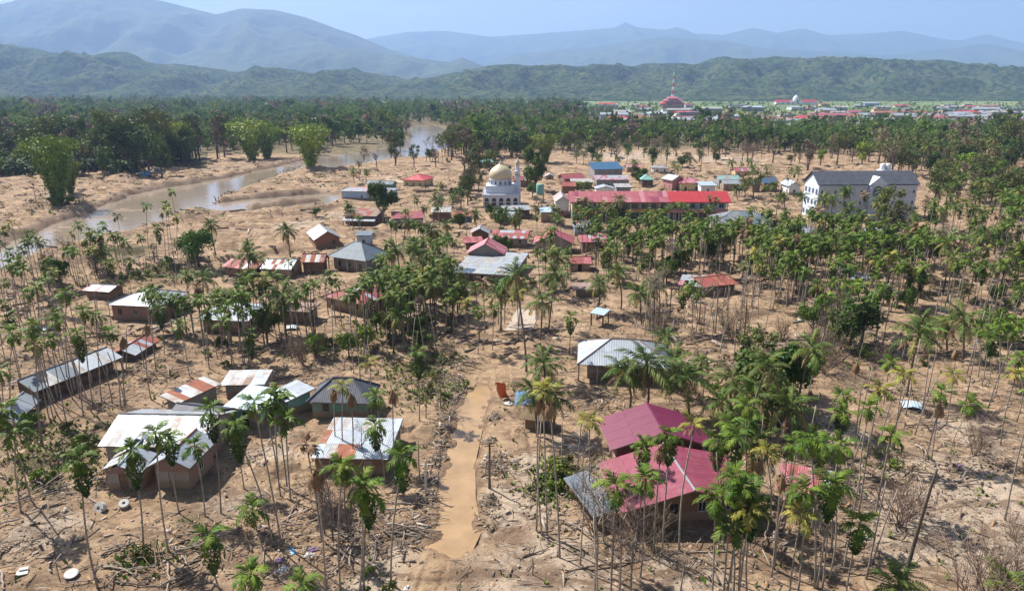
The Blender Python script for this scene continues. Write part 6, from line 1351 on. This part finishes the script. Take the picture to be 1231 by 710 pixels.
def debris():
    rr = random.Random(31)
    LG = [log_mesh(k, 4.5, .14, ['greybark', 'bark', 'greybark', 'tw'][k % 4], k % 3) for k in range(8)]
    cols = ['pale grey', 'dark brown', 'pale grey', 'brown']
    def log(x, y, L, rs, a, tilt=0, dz=0, full=None, i=None, r=None):
        i = rr.randrange(8) if i is None else i; s = L/4.5; q = rs*.62
        o = link('log', LG[i], None, (x, y, gh(x, y)-.04+dz), (0, tilt, a), (s, q, q))
        reg(o, ('long ' if L > 5 else 'short ' if L < 3 else '')+cols[i % 4]+(' drift log' if not i % 3 else ' driftwood branch'), 'log', 'drift logs', full, .3); return o
    # explicit long trunks
    for u0, v0, u1, v1, r, i, full in [(686,683,823,664,1.1,1,'long dark fallen trunk on pale mud below the maroon house'),(823,664,880,660,.8,0,'thin grey pole lying left of the areca clump'),(940,663,1100,645,.7,0,'long pale pole lying behind the lower right palms'),(981,683,1131,699,.7,0,'long straight pale pole near the bottom right edge'),(1098,446,1112,452,1.2,2,None),(626,669,660,655,1.1,1,'dark log on pale mud right of the puddled road'),(1100,535,1112,552,1.6,2,None),(345,628,367,590,1.2,2,'pale trunk propped against the earth mound left of the low house'),(122,672,160,655,1.2,0,None),(125,685,163,698,1.2,2,None),(150,690,175,684,1.2,0,None),(118,700,122,680,1.4,2,None),(1030,545,1045,560,1,1,None),(1000,425,1050,400,1.1,2,None),(995,445,1030,425,1.1,0,None),(60,640,72,700,1,1,None),(210,660,225,690,1.1,2,None),(0,690,10,712,1.4,0,None),(715,365,735,352,1.5,2,None),(700,355,740,346,1.5,0,None),(735,378,770,384,1.4,1,None),(560,350,575,346,1,0,None)]:
        a, c = at(u0, v0), at(u1, v1); m = (a+c)/2; log(m.x, m.y, (c-a).length, r, atan2(c.y-a.y, c.x-a.x), 0, .05, full, i)
    # drift piles: many logs heaped at these places
    PL = [(150,690,3.2,9),(215,660,3,7),(245,660,2.5,5),(60,600,4,8),(30,640,4,6),(40,665,3,4),(165,445,4,8),(185,450,4,7),(215,470,3,5),(130,485,3,5),(60,430,5,7),(90,370,6,6),(270,400,4,5),(350,640,2.5,5),(400,665,4,9),(430,655,3,6),(470,640,3,8),(500,600,2.5,6),(495,640,2.5,5),(545,470,2,6),(557,440,2,6),(548,500,1.5,4),(600,560,1.5,3),(640,395,3,8),(660,400,3,6),(620,350,4,5),(730,385,4,9),(765,380,4,8),(700,350,4,6),(860,425,5,9),(900,440,4,6),(800,425,4,6),(1000,430,4,9),(1030,420,4,6),(960,450,4,5),(1110,510,3,4),(1170,500,4,5),(1200,470,4,4),(1040,590,3.5,8),(1060,560,3,5),(900,620,3,6),(930,640,3,7),(850,660,3,5),(960,620,3,5),(690,640,2,3),(640,480,2,3),(670,440,3,4),(720,475,2.5,5),(560,290,5,5),(545,310,5,5),(660,280,5,5),(1150,570,3,3),(225,212,9,6),(215,213,8,5),(310,222,9,6),(100,245,9,4),(350,253,8,4),(150,232,8,4),(20,470,4,5),(330,420,4,6),(370,450,4,5),(500,455,3,5),(1225,560,3,3),(1075,470,3,4)]
    for u, v, s, n in PL:
        p = at(u, v)
        for _ in range(n):
            x, y = p.x+rr.gauss(0, s*.6), p.y+rr.gauss(0, s*.6)
            if in_house(x, y, .2): continue
            log(x, y, rr.uniform(1.8, 5.5)*(1.5 if v < 260 else 1), rr.uniform(.5, 1.35), rr.gauss(0, .9), rr.gauss(0, .08), rr.uniform(0, .35))
    # row of stakes in the shallow water
    b_, q = MB(), 0
    line = [(262,239),(268,237),(275,235),(283,234),(288,231),(294,229),(300,226),(306,222),(314,219),(320,216),(327,213),(334,210),(340,207),(346,205),(354,203),(358,201)]
    for u, v in line:
        for _ in range(3):
            p = at(u+rr.uniform(-3, 3), v+rr.uniform(-.8, .8)); h = rr.uniform(1.2, 2.6)
            o = link('stake', trunk_mesh('stake', h, rr.gauss(0, .4), rr.gauss(0, .3), .22, .14, MT['bark'], 5, 3), None, (p.x, p.y, -1.1)); reg(o, 'short wooden stake', 'stake', 'stakes in the shallow river', None, h)
    # countless sticks, boards and chips
    N = 18000; X = []; n = 0
    tmpl = np.array([(-.5, -.5, 0), (.5, -.5, 0), (.5, .5, 0), (-.5, .5, 0), (-.5, -.5, 1), (.5, -.5, 1), (.5, .5, 1), (-.5, .5, 1)], float)
    tf = np.array([(4, 5, 6, 7), (0, 1, 5, 4), (1, 2, 6, 5), (2, 3, 7, 6), (3, 0, 4, 7)])
    DP = [(at(u, v).x, at(u, v).y, s) for u, v, s, _ in PL]+[(at(u, v).x, at(u, v).y, s) for u, v, s in [(548,462,.9),(544,480,.8),(540,500,.7),(537,515,.7),(535,535,.8),(530,550,.8),(524,575,.9),(520,600,.9),(515,625,1.0),(510,645,1.2),(592,500,.5),(588,530,.5),(584,560,.6),(586,600,.6),(548,462,.9),(544,480,.8),(540,500,.7),(535,535,.8),(524,575,.9),(340,600,2.5),(330,640,3),(380,640,3),(440,640,4),(495,620,3),(545,480,1.5),(552,455,1.5),(540,520,1.2),(535,560,1.5),(590,560,1),(580,610,1.2),(60,560,6),(110,560,4),(30,600,5),(60,540,5),(710,480,3),(740,490,2.5),(690,560,2),(660,600,2),(870,430,6),(1050,590,4),(1020,560,4),(390,450,5),(350,450,4),(430,440,4),(200,440,5),(80,450,6),(180,660,4),(245,670,4),(1060,640,3),(960,650,4),(560,340,6),(650,350,6),(800,430,6),(950,430,6),(640,300,7),(560,320,6),(330,460,3),(300,540,2),(690,590,2.5),(1130,600,4),(1180,640,4),(700,400,5),(740,400,5),(1080,500,5),(1150,440,6),(1100,420,6),(120,430,7),(40,440,6),(250,430,6),(560,300,8),(520,280,9),(640,230,10),(420,250,8),(230,265,9),(330,245,9),(140,310,8),(50,330,8),(700,330,8),(480,280,8),(1000,350,8),(1150,350,9)]]
    per = int(N*.9/len(DP)); xs = []; ys = []
    for x, y, s in DP:
        xs.append(NP.normal(x, s, per)); ys.append(NP.normal(y, s, per))
    k = int(N*.24); yy = 48+NP.rand(k)**1.3*110; xs.append((NP.rand(k)*2-1)*(10+.78*yy)); ys.append(yy)
    xs = np.concatenate(xs); ys = np.concatenate(ys)
    m = np.ones(len(xs), bool)
    for c, ex, ey, W, D in FOOT:
        dx, dy = xs-c.x, ys-c.y; m &= ~((abs(dx*ex.x+dy*ex.y) < W/2-.3) & (abs(dx*ey.x+dy*ey.y) < D/2-.3))
    m &= sdist(xs, ys, ROADW) < .15
    m &= ~((dline(xs, ys, ROAD) < 2.6) & (NP.rand(len(xs)) < .85))
    xs, ys = xs[m], ys[m]; n = len(xs); zs = ground_h(xs, ys)
    L = .2+NP.rand(n)**4*1.9; Wd = np.where(NP.rand(n) < .75, .03+.05*NP.rand(n), .08+.22*NP.rand(n)); L = np.where(Wd > .09, L*.8, L); T = .02+.05*NP.rand(n); a = NP.normal(0, 1.0, n); t = NP.normal(0, .22, n)
    c, s = np.cos(a), np.sin(a); V = tmpl[None]*np.stack([L, Wd, T], -1)[:, None]
    x0 = V[..., 0]*np.cos(t)[:, None]; z0 = V[..., 0]*np.sin(t)[:, None]+V[..., 2]
    V = np.stack([x0*c[:, None]-V[..., 1]*s[:, None]+xs[:, None], x0*s[:, None]+V[..., 1]*c[:, None]+ys[:, None], z0+zs[:, None]+.03+np.abs(L*np.sin(t))[:, None]*.35], -1).reshape(-1, 3)
    F = (tf[None]+np.arange(n)[:, None, None]*8).reshape(-1, 4)
    mi = np.repeat(NP.choice(6, n, p=[.34, .14, .3, .1, .11, .01]), 5)
    mats = [MT['tw'], MT['greybark'], MT['bark'], MT['concrete'], MT['dead'], MT['w_pink']]
    o = link('debris', npmesh('debris', V, F, mats, mi)); o['kind'] = 'stuff'; o['label'] = 'sticks, boards and chips strewn over the mud'
    # clods: lumps of mud
    n = 5000; yy = 46+NP.rand(n)**1.2*120; xx = (NP.rand(n)*2-1)*(10+.78*yy); keep = (sdist(xx, yy, ROADW) < .1) & (fbm(xx/9, yy/9, 33, 3) > .46); xx, yy = xx[keep], yy[keep]; n = len(xx)
    oc = np.array([(1, 0, 0), (0, 1, 0), (-1, 0, 0), (0, -1, 0), (0, 0, 1)], float); ofc = np.array([(0, 1, 4), (1, 2, 4), (2, 3, 4), (3, 0, 4)])
    sz = .05+NP.rand(n)**4*.28; V = oc[None]*sz[:, None, None]*NP.uniform(.6, 1.3, (n, 5, 3)); V += np.stack([xx, yy, ground_h(xx, yy)-.02], -1)[:, None]; F = (ofc[None]+np.arange(n)[:, None, None]*5).reshape(-1, 3)
    mm = mat('mud_clod', (0.34, 0.215, 0.135), (0.46, 0.32, 0.21), .8, rough=.95); o = link('mud_clods', npmesh('mud_clods', V.reshape(-1, 3), F, mm)); o['kind'] = 'stuff'; o['label'] = 'clods of dried mud lying on the ground'
    # weeds and grass
    GP = [(at(u, v).x, at(u, v).y, s, k) for u, v, s, k in [(40,560,4,90),(60,575,3,80),(95,530,3,90),(110,545,2.5,60),(50,520,3,70),(500,445,3,200),(515,470,2.5,150),(670,575,2,200),(665,590,1.5,120),(200,335,7,200),(160,335,6,150),(65,250,6,200),(85,247,5,150),(1190,415,4,120),(925,500,4,150),(520,360,5,150),(440,410,5,150),(540,430,2,80),(560,465,1.2,60),(1075,560,2,60),(600,350,6,150),(640,345,5,100),(170,672,1.2,60),(905,450,4,100),(1010,420,4,120),(470,400,5,120)]]
    xs = np.concatenate([NP.normal(x, s, k) for x, y, s, k in GP]); ys = np.concatenate([NP.normal(y, s, k) for x, y, s, k in GP]); k = 900; yy = 48+NP.rand(k)*120; xs = np.concatenate([xs, (NP.rand(k)*2-1)*(10+.78*yy)]); ys = np.concatenate([ys, yy])
    keep = (sdist(xs, ys, ROADW) < 0) & (dline(xs, ys, ROAD) > 2.4); xs, ys = xs[keep], ys[keep]; n = len(xs); zs = ground_h(xs, ys); Vs = []; 
    for j in range(4):
        a = NP.rand(n)*6.28; h = .12+NP.rand(n)*.3; w_ = .05+NP.rand(n)*.09; dx, dy = np.cos(a), np.sin(a); bx = xs+NP.normal(0, .15, n); by = ys+NP.normal(0, .15, n)
        Vs.append(np.stack([np.stack([bx-dy*w_, by+dx*w_, zs], -1), np.stack([bx+dy*w_, by-dx*w_, zs], -1), np.stack([bx+dx*h*.8+dy*w_*.8, by+dy*h*.8-dx*w_*.8, zs+h], -1), np.stack([bx+dx*h*.8-dy*w_*.8, by+dy*h*.8+dx*w_*.8, zs+h], -1)], 1))
    V = np.concatenate(Vs); F = np.arange(len(V)*4).reshape(-1, 4); mi = NP.choice(2, len(V), p=[.55, .45])
    o = link('weeds', npmesh('weeds', V.reshape(-1, 3), F, [MT['leaf3'], MT['leaf2']], mi)); o['kind'] = 'stuff'; o['label'] = 'low green weeds sprouting from the mud'

def scrub():
    rr = random.Random(61); n = 5200; yy = 62+NP.rand(n)**0.8*330; xx = (NP.rand(n)*2-1)*(12+.78*yy)
    k = (fbm(xx/14, yy/14, 201, 4) > .53) & (np.maximum(sdist(xx, yy, RIVER), sdist(xx, yy, BRANCH)) < -1.5) & (dline(xx, yy, ROAD) > 3.5)
    for c, ex, ey, W, D in FOOT:
        dx, dy = xx-c.x, yy-c.y; k &= ~((abs(dx*ex.x+dy*ex.y) < W/2+.4) & (abs(dx*ey.x+dy*ey.y) < D/2+.4))
    xx, yy = xx[k], yy[k]; zz = ground_h(xx, yy); T = []
    for j in range(5):
        r_ = random.Random(j+900)
        def f():
            d = Vector((r_.gauss(0, 1), r_.gauss(0, 1), abs(r_.gauss(0, .6)))).normalized(); return d*.55*r_.random()**.4, d
        T.append(leafcloud(r_, 15, f, .17)[0])
    Vs = []; mi = []
    for x, y, z in zip(xx, yy, zz):
        s = rr.uniform(.5, 1.5)*(1+.0022*y); Vs.append(rr.choice(T)*np.array([s*1.3, s*1.3, s])+np.array([x, y, z])); mi.append(np.full(15, rr.choices([0, 1, 2, 3], [4, 2.5, 2, 1.2])[0]))
    V = np.concatenate(Vs); o = link('scrub', npmesh('scrub', V, np.arange(len(V)).reshape(-1, 4), [MT['tw'], MT['f_dry'], MT['leaf2'], MT['leaf1']], np.concatenate(mi))); o['kind'] = 'stuff'; o['label'] = 'low scrub and brush scattered over the mud'
    # heaped flood wreckage, too tangled to tell apart
    n = 9000; yy = 105+NP.rand(n)*270; xx = (NP.rand(n)*2-1)*(12+.78*yy); q = fbm(xx/17, yy/9, 231, 4)
    k = ((q > .57) | (NP.rand(n) < .06)) & (np.maximum(sdist(xx, yy, RIVER), sdist(xx, yy, BRANCH)) < -.5)
    for c, ex, ey, W, D in FOOT:
        dx, dy = xx-c.x, yy-c.y; k &= ~((abs(dx*ex.x+dy*ex.y) < W/2+.2) & (abs(dx*ey.x+dy*ey.y) < D/2+.2))
    xx, yy = xx[k], yy[k]; n = len(xx); zz = ground_h(xx, yy)
    tm = np.array([(-.5, -.5, 0), (.5, -.5, 0), (.5, .5, 0), (-.5, .5, 0), (-.5, -.5, 1), (.5, -.5, 1), (.5, .5, 1), (-.5, .5, 1)], float); tf = np.array([(4, 5, 6, 7), (0, 1, 5, 4), (1, 2, 6, 5), (2, 3, 7, 6), (3, 0, 4, 7)])
    L = .8+NP.rand(n)**2*4; W = .10+NP.rand(n)**2*.5; H = .08+NP.rand(n)*.35; a = NP.normal(0, .9, n); c, s = np.cos(a), np.sin(a); t = NP.normal(0, .12, n)
    V = tm[None]*np.stack([L, W, H], -1)[:, None]; z0 = V[..., 2]+V[..., 0]*np.sin(t)[:, None]
    V = np.stack([V[..., 0]*c[:, None]-V[..., 1]*s[:, None]+xx[:, None], V[..., 0]*s[:, None]+V[..., 1]*c[:, None]+yy[:, None], z0+zz[:, None]], -1).reshape(-1, 3)
    o = link('flood_debris', npmesh('flood_debris', V, (tf[None]+np.arange(n)[:, None, None]*8).reshape(-1, 4), [MT['tw'], MT['bark'], MT['greybark'], MT['concrete'], MT['w_mudpink']], np.repeat(NP.choice(5, n, p=[.35, .35, .14, .1, .06]), 5))); o['kind'] = 'stuff'; o['label'] = 'tangled flood wreckage strewn between the houses and the river'

def small_things():
    rr = random.Random(8)
    def ring(u, v, full, a=0, r=.6):
        p = on(u, v); b = MB(); n = 20
        V = [(rd*cos(2*pi*j/n), rd*sin(2*pi*j/n), z) for z, rd in ((0, r), (.5, r), (.5, r*.35), (0, r*.35)) for j in range(n)]
        b.add(V, [(i*n+j, i*n+(j+1) % n, ((i+1) % 4)*n+(j+1) % n, ((i+1) % 4)*n+j) for i in range(4) for j in range(n)])
        o = b.build('concrete_ring', MT['trim']); o.location = p+Vector((0, 0, .12)); o.rotation_euler = (a, 0, rr.uniform(-.5, .5)); reg(o, '', 'well ring', None, full)
    ring(123, 613, 'pale concrete well ring tipped toward the camera by the torn white roof', 1.0)
    ring(150, 609, 'grey concrete well ring beside the muddy wall of the annex', .5, .48)
    p = on(87, 694, .12); b = MB(); b.lathe([(0.02, 0), (.5, .05), (.95, .22), (.98, .25), (.5, .09), (.01, .04)], 20); o = b.build('dish', MT['trim'], None, True); o.location = p; o.scale = (.62, .62, .62); o.rotation_euler = (.15, .1, 0); reg(o, '', 'dish', None, 'round white dish lying on mud at the lower left')
    p = on(28, 693, .1); b = MB(); b.box((0, 0, .12), (1.3, .9, .12)); b.box((.1, .5, .3), (1.0, .5, .1)); o = b.build('broken_boards', MT['trim']); o.location = p; o.scale = (.7, .7, .7); o.rotation_euler = (.1, .05, .4); reg(o, '', 'board', None, 'broken white boards on mud in the lower left corner')
    def cloth(u, v, w_, d, m, full, h=.35, cat='cloth', seed=0):
        if m != 'tarp': w_ *= .7; d *= .7; m = 'trim' if m == 'whitep' else m
        p = on(u, v, .03); g = 9; b = MB(); q = random.Random(seed)
        V = []
        for i in range(g):
            for j in range(g):
                e = min(i, j, g-1-i, g-1-j)/4; V.append(((i/(g-1)-.5)*w_+q.gauss(0, .05), (j/(g-1)-.5)*d+q.gauss(0, .05), h*e*q.uniform(.4, 1)+.02))
        b.add(V, [(i*g+j, (i+1)*g+j, (i+1)*g+j+1, i*g+j+1) for i in range(g-1) for j in range(g-1)]); o = b.build(cat.replace(' ', '_'), MT[m]); o.location = p; o.rotation_euler = (0, 0, q.uniform(0, 3)); reg(o, '', cat, None, full)
    cloth(368,658,1.3,.9,'w_green','green cloth heap among rubbish below the low patched house',seed=1); cloth(376,660,1.2,1.0,'purple','purple cloth heap beside the green cloth',seed=2); cloth(372,667,1.4,.9,'whitep','white bag lying below the purple cloth',seed=3,cat='bag')
    cloth(351,661,1.6,.7,'bluep','blue cloth among rubbish left of the green cloth',.2,seed=4); cloth(339,684,1.6,1.2,'whitep','white bag heap at the lower left of the rubbish',.4,'bag',5); cloth(335,672,1,1,'purple','small purple cloth just above the white bag heap',.2,seed=6)
    cloth(611,484,1.6,1.2,'whitep','white plastic heap beside the orange cloth',.4,'bag',7); cloth(585,548,.7,.6,'whitep','small white scrap on the right verge of the puddled road',.3,'bag',8); cloth(634,492,3.4,2.2,'tarp','blue tarp stretched by the small thatched hut',.3,'tarp',9); THINGS[-1][0].location.z += 2.0; THINGS[-1][0].rotation_euler = (.6, 0, -.15)
    cloth(680,634,.7,.5,'w_green','tiny green bag beside thin trunks on pale mud',.3,'bag',11); cloth(245,516,1.2,.8,'bluep','blue plastic sheet by the white roofed house',.2,'sheet',10); cloth(490,705,1.3,.7,'whitep','white scrap on the pale mud at the bottom edge',.3,'bag',12); cloth(1155,560,1.2,.8,'purple','dull mauve cloth on mud at the right',.3,'cloth',13)
    # orange cloth hung on a broken branch
    p = on(603, 478); o = empty('orange_cloth', p); b = MB(); V = []
    for i in range(8):
        for j in range(5): V.append((-.9+.32*j+.12*sin(i*1.1)+i*.09, .15*sin(j*1.7+i*.5), 2.5-i*.34))
    b.add(V, [(i*5+j, i*5+j+1, (i+1)*5+j+1, (i+1)*5+j) for i in range(7) for j in range(4)]); b.build('sheet', MT['orange'], o)
    b = MB(); b.tube([(-.9, .1, 2.5), (-.6, .1, 1.2), (-.2, .1, -.3)], .04, 5); b.build('stick', MT['greybark'], o); reg(o, '', 'cloth', None, 'bright orange cloth hanging on a stick right of the puddled road')
    # fallen metal sheet and concrete slab
    for (u, v), w_, d, m, full, rz in [((1097,486),2.6,1.9,'roof_bluewhite','pale blue metal sheet lying on mud at the right',-.3),((1030,333),6,4,'roof_white','white metal sheet lying among palms below the white hip roof',.1),((1018,328),3.4,3,'roof_zinc','small grey sheet beside the white sheet among palms',.4),((350,395),2.2,1.4,'roof_white','small white sheet on ground beside the grey concrete hut',.2),((60,395),2.5,1.5,'roof_zinc','small tilted metal sheet in the left palm grove',.4)]:
        p = on(u, v, .15); b = MB(); k = 12
        V = []
        for i in range(k+1):
            z = .05*(i % 2)+.25*sin(i/k*3); V += [((i/k-.5)*w_, -d/2, z), ((i/k-.5)*w_, d/2, z+.1), ((i/k-.5)*w_, d/2, z+.08), ((i/k-.5)*w_, -d/2, z-.02)]
        b.add(V, [(4*i+j, 4*i+4+j, 4*i+4+(j+1) % 4, 4*i+(j+1) % 4) for i in range(k) for j in range(4)]); o = b.build('metal_sheet', MT[m]); o.location = p; o.rotation_euler = (radians(4), 0, rz); reg(o, '', 'metal sheet', None, full)
    a = gpoly([(607,398),(640,398),(649,374),(622,372)]); b = MB(); b.add([(x, y, .16) for x, y in a]+[(x, y, -.4) for x, y in a], [(0, 1, 2, 3), (0, 4, 5, 1), (1, 5, 6, 2), (2, 6, 7, 3), (3, 7, 4, 0)]); o = b.build('pavement', MT['concrete']); o['kind'] = 'structure'; o['label'] = 'pale concrete slab of the buried village road'
    # poles beside the road
    for u0, v0, v1, m, full in [(588,586,530,'bark','dark utility pole on the right verge of the puddled road'),(512,594,553,'trim','pale concrete post left of the puddled road'),(523,560,553,'bark','short dark post left of the puddled road')]:
        p = at(u0, v0); h = (span(u0, v0, u0, v1)[1]); b = MB(); b.tube([(0, 0, -.4), (.05, 0, h*.5), (.1, 0, h)], [.12, .11, .09], 7)
        if h > 4: b.box((.1, 0, h-.5), (1.1, .09, .09))
        o = b.build('utility_pole' if h > 4 else 'post', MT[m]); o.location = (p.x, p.y, gh(p.x, p.y)); reg(o, '', 'pole' if h > 4 else 'post', None, full)
    # excavator on the far bank
    p = on(176, 213); r = empty('excavator', p, .35); P = MT['bluep']
    for s in (-1, 1):
        b = MB(); 
        for k in range(9): b.box((-1.8+.45*k, s*1.2, .12), (.38, .6, .12)); b.box((-1.8+.45*k, s*1.2, .86), (.38, .6, .12))
        b.box((0, s*1.2, .48), (3.4, .45, .6)); b.tube([(-1.9, s*1.2-.25, .48), (-1.9, s*1.2+.25, .48)], .42, 10); b.tube([(1.9, s*1.2-.25, .48), (1.9, s*1.2+.25, .48)], .42, 10); b.build('track', MT['black'], r)
    b = MB(); b.box((-.4, 0, 1.5), (3.8, 2.7, 1.1)); b.box((-1.6, 0, 2.2), (1.4, 2.5, .5)); b.build('body', P, r)
    b = MB(); b.box((1.0, .85, 2.5), (1.5, 1.0, 1.6)); cb = b.build('cab', MT['whitep'], r); b = MB(); b.box((1.78, .85, 2.7), (.04, .8, .9)); b.box((1.0, .33, 2.7), (1.1, .04, .9)); b.build('cab_window', MT['glass'], cb)
    b = MB(); b.tube([(1.2, -.4, 1.7), (3.4, -.4, 4.6), (5.6, -.4, 4.3)], [.32, .36, .22], 4); b.build('boom', P, r); b = MB(); b.tube([(5.2, -.4, 4.7), (7.2, -.4, 1.9)], [.3, .18], 4); b.build('arm', P, r)
    b = MB(); b.add([(6.7, -1, 1.9), (7.7, -1, 1.8), (7.5, -1, .8), (6.5, -1, .9), (6.7, .2, 1.9), (7.7, .2, 1.8), (7.5, .2, .8), (6.5, .2, .9)], [(0, 1, 2, 3), (7, 6, 5, 4), (0, 4, 5, 1), (1, 5, 6, 2), (2, 6, 7, 3)]); b.build('bucket', MT['steel'], r)
    reg(r, '', 'excavator', None, 'blue and white excavator on the far river bank')
    # concrete culvert lip and mud wall left of the mosque
    a, c = at(500, 232), at(580, 231); b = MB(); m = (a+c)/2; b.box((0, 0, .4), ((c-a).length, .3, 2.0)); o = b.build('garden_wall', MT['w_concrete']); o.location = (m.x, m.y, 0); o.rotation_euler = (0, 0, atan2(c.y-a.y, c.x-a.x)); reg(o, '', 'wall', None, 'long low brown wall left of the white mosque')

# ------------------------------------------------------------------ a label of its own for every thing
def finish_labels():
    LM = [((800,560),'maroon gable houses'),((750,430),'white patio house'),((552,560),'puddled road'),((415,530),'low patched roof'),((405,470),'teal plank house'),((300,480),'turquoise house'),((195,540),'large white roof'),((95,445),'long grey shed'),((185,360),'broad pale hip roof'),((428,295),'steep pyramid roof'),((405,285),'brick gable house'),((425,350),'red hip roof'),((440,235),'pale blue house'),((602,230),'mosque'),((590,320),'weathered white roof'),((662,285),'grey gable house'),
          ((780,240),'red school'),((1045,235),'three storey building'),((895,262),'wide grey hip roof'),((865,338),'rusty red roof'),((720,372),'small canopy'),((1070,275),'white hip roof'),((1152,292),'open red shelter'),((963,585),'sunken red roof'),((1100,486),'pale blue sheet'),((1105,620),'leaning dark dead trunk'),((1000,440),'fallen grey branches'),((90,300),'river at far left'),((180,207),'excavator'),((310,220),'river stakes'),((372,195),'riverside bamboo'),((470,175),'river bend'),((808,110),'telecom tower'),((956,122),'far domed building'),
          ((1170,140),'right part of town'),((760,188),'sandy clearing'),((640,215),'round tree by mosque'),((500,214),'cream house'),((338,312),'white and rust roof'),((735,215),'dark blue shed'),((835,217),'pink hip roof'),((1200,250),'far right edge'),((60,640),'lower left corner'),((1180,680),'lower right corner'),((620,690),'bottom pale mud'),((640,480),'thatched hut'),((350,670),'coloured rubbish'),((600,185),'woods beyond mosque'),((1050,180),'woods beyond white building'),((60,180),'left far woods'),((250,170),'woods past bamboo')]
    items = []
    for o, d, cat, g, full, h in THINGS:
        if full: continue
        u, v = px(o.location); uc, vc = px(o.location+Vector((0, 0, (h or 0)*0.6)))
        best = min(LM, key=lambda L: (L[0][0]-uc)**2+((L[0][1]-vc)*1.5)**2); du, dv = uc-best[0][0], vc-best[0][1]
        if abs(du) > abs(dv)*1.2: rel = 'left of' if du < 0 else 'right of'
        else: rel = 'behind' if dv < 0 else 'before'
        items.append([o, d+' '+rel+' the '+best[1], uc, vc])
    by = {}
    for it in items: by.setdefault(it[1], []).append(it)
    words = ['first', 'second', 'third', 'fourth', 'fifth', 'sixth', 'seventh', 'eighth', 'ninth', 'tenth', 'eleventh', 'twelfth']
    for lab, L in by.items():
        if len(L) == 1: L[0][0]['label'] = lab; continue
        L.sort(key=lambda t: t[2]); n = len(L)
        def num(i): return words[i] if i < 12 else '%dth' % (i+1) if (i+1) % 10 not in (1, 2, 3) or (i+1) in (11, 12, 13) else '%d%s' % (i+1, {1: 'st', 2: 'nd', 3: 'rd'}[(i+1) % 10])
        for i, it in enumerate(L):
            p = 'leftmost' if i == 0 else 'rightmost' if i == n-1 else (num(i)+' from left') if i <= n//2 else (num(n-1-i)+' from right')
            it[0]['label'] = p+', '+lab
    seen = {}
    for o, *_ in THINGS:
        l = o.get('label', ''); 
        if l in seen or len(l.split()) > 16: print('LABEL', l)
        seen[l] = 1

# ------------------------------------------------------------------ build
_h0 = house
def house(*a, **k):
    r, f = _h0(*a, **k); FOOT.append(f); return r, f
village_houses(); mosque(); school(); hospital(); tank_tower(); telecom(); far_town()
for t in THINGS:
    if t[0].name.split('.')[0] in ('mosque', 'school', 'white_building'): FOOT.append((t[0].location.copy(), Vector((cos(t[0].rotation_euler.z), sin(t[0].rotation_euler.z), 0)), Vector((-sin(t[0].rotation_euler.z), cos(t[0].rotation_euler.z), 0)), {'mosque': 15, 'school': 60, 'white_building': 38}[t[0].name.split('.')[0]], 14))
plant(); build_extra(); far_woods(); debris(); scrub(); small_things()
build_ground(); water(); hills(); haze(); finish_labels()
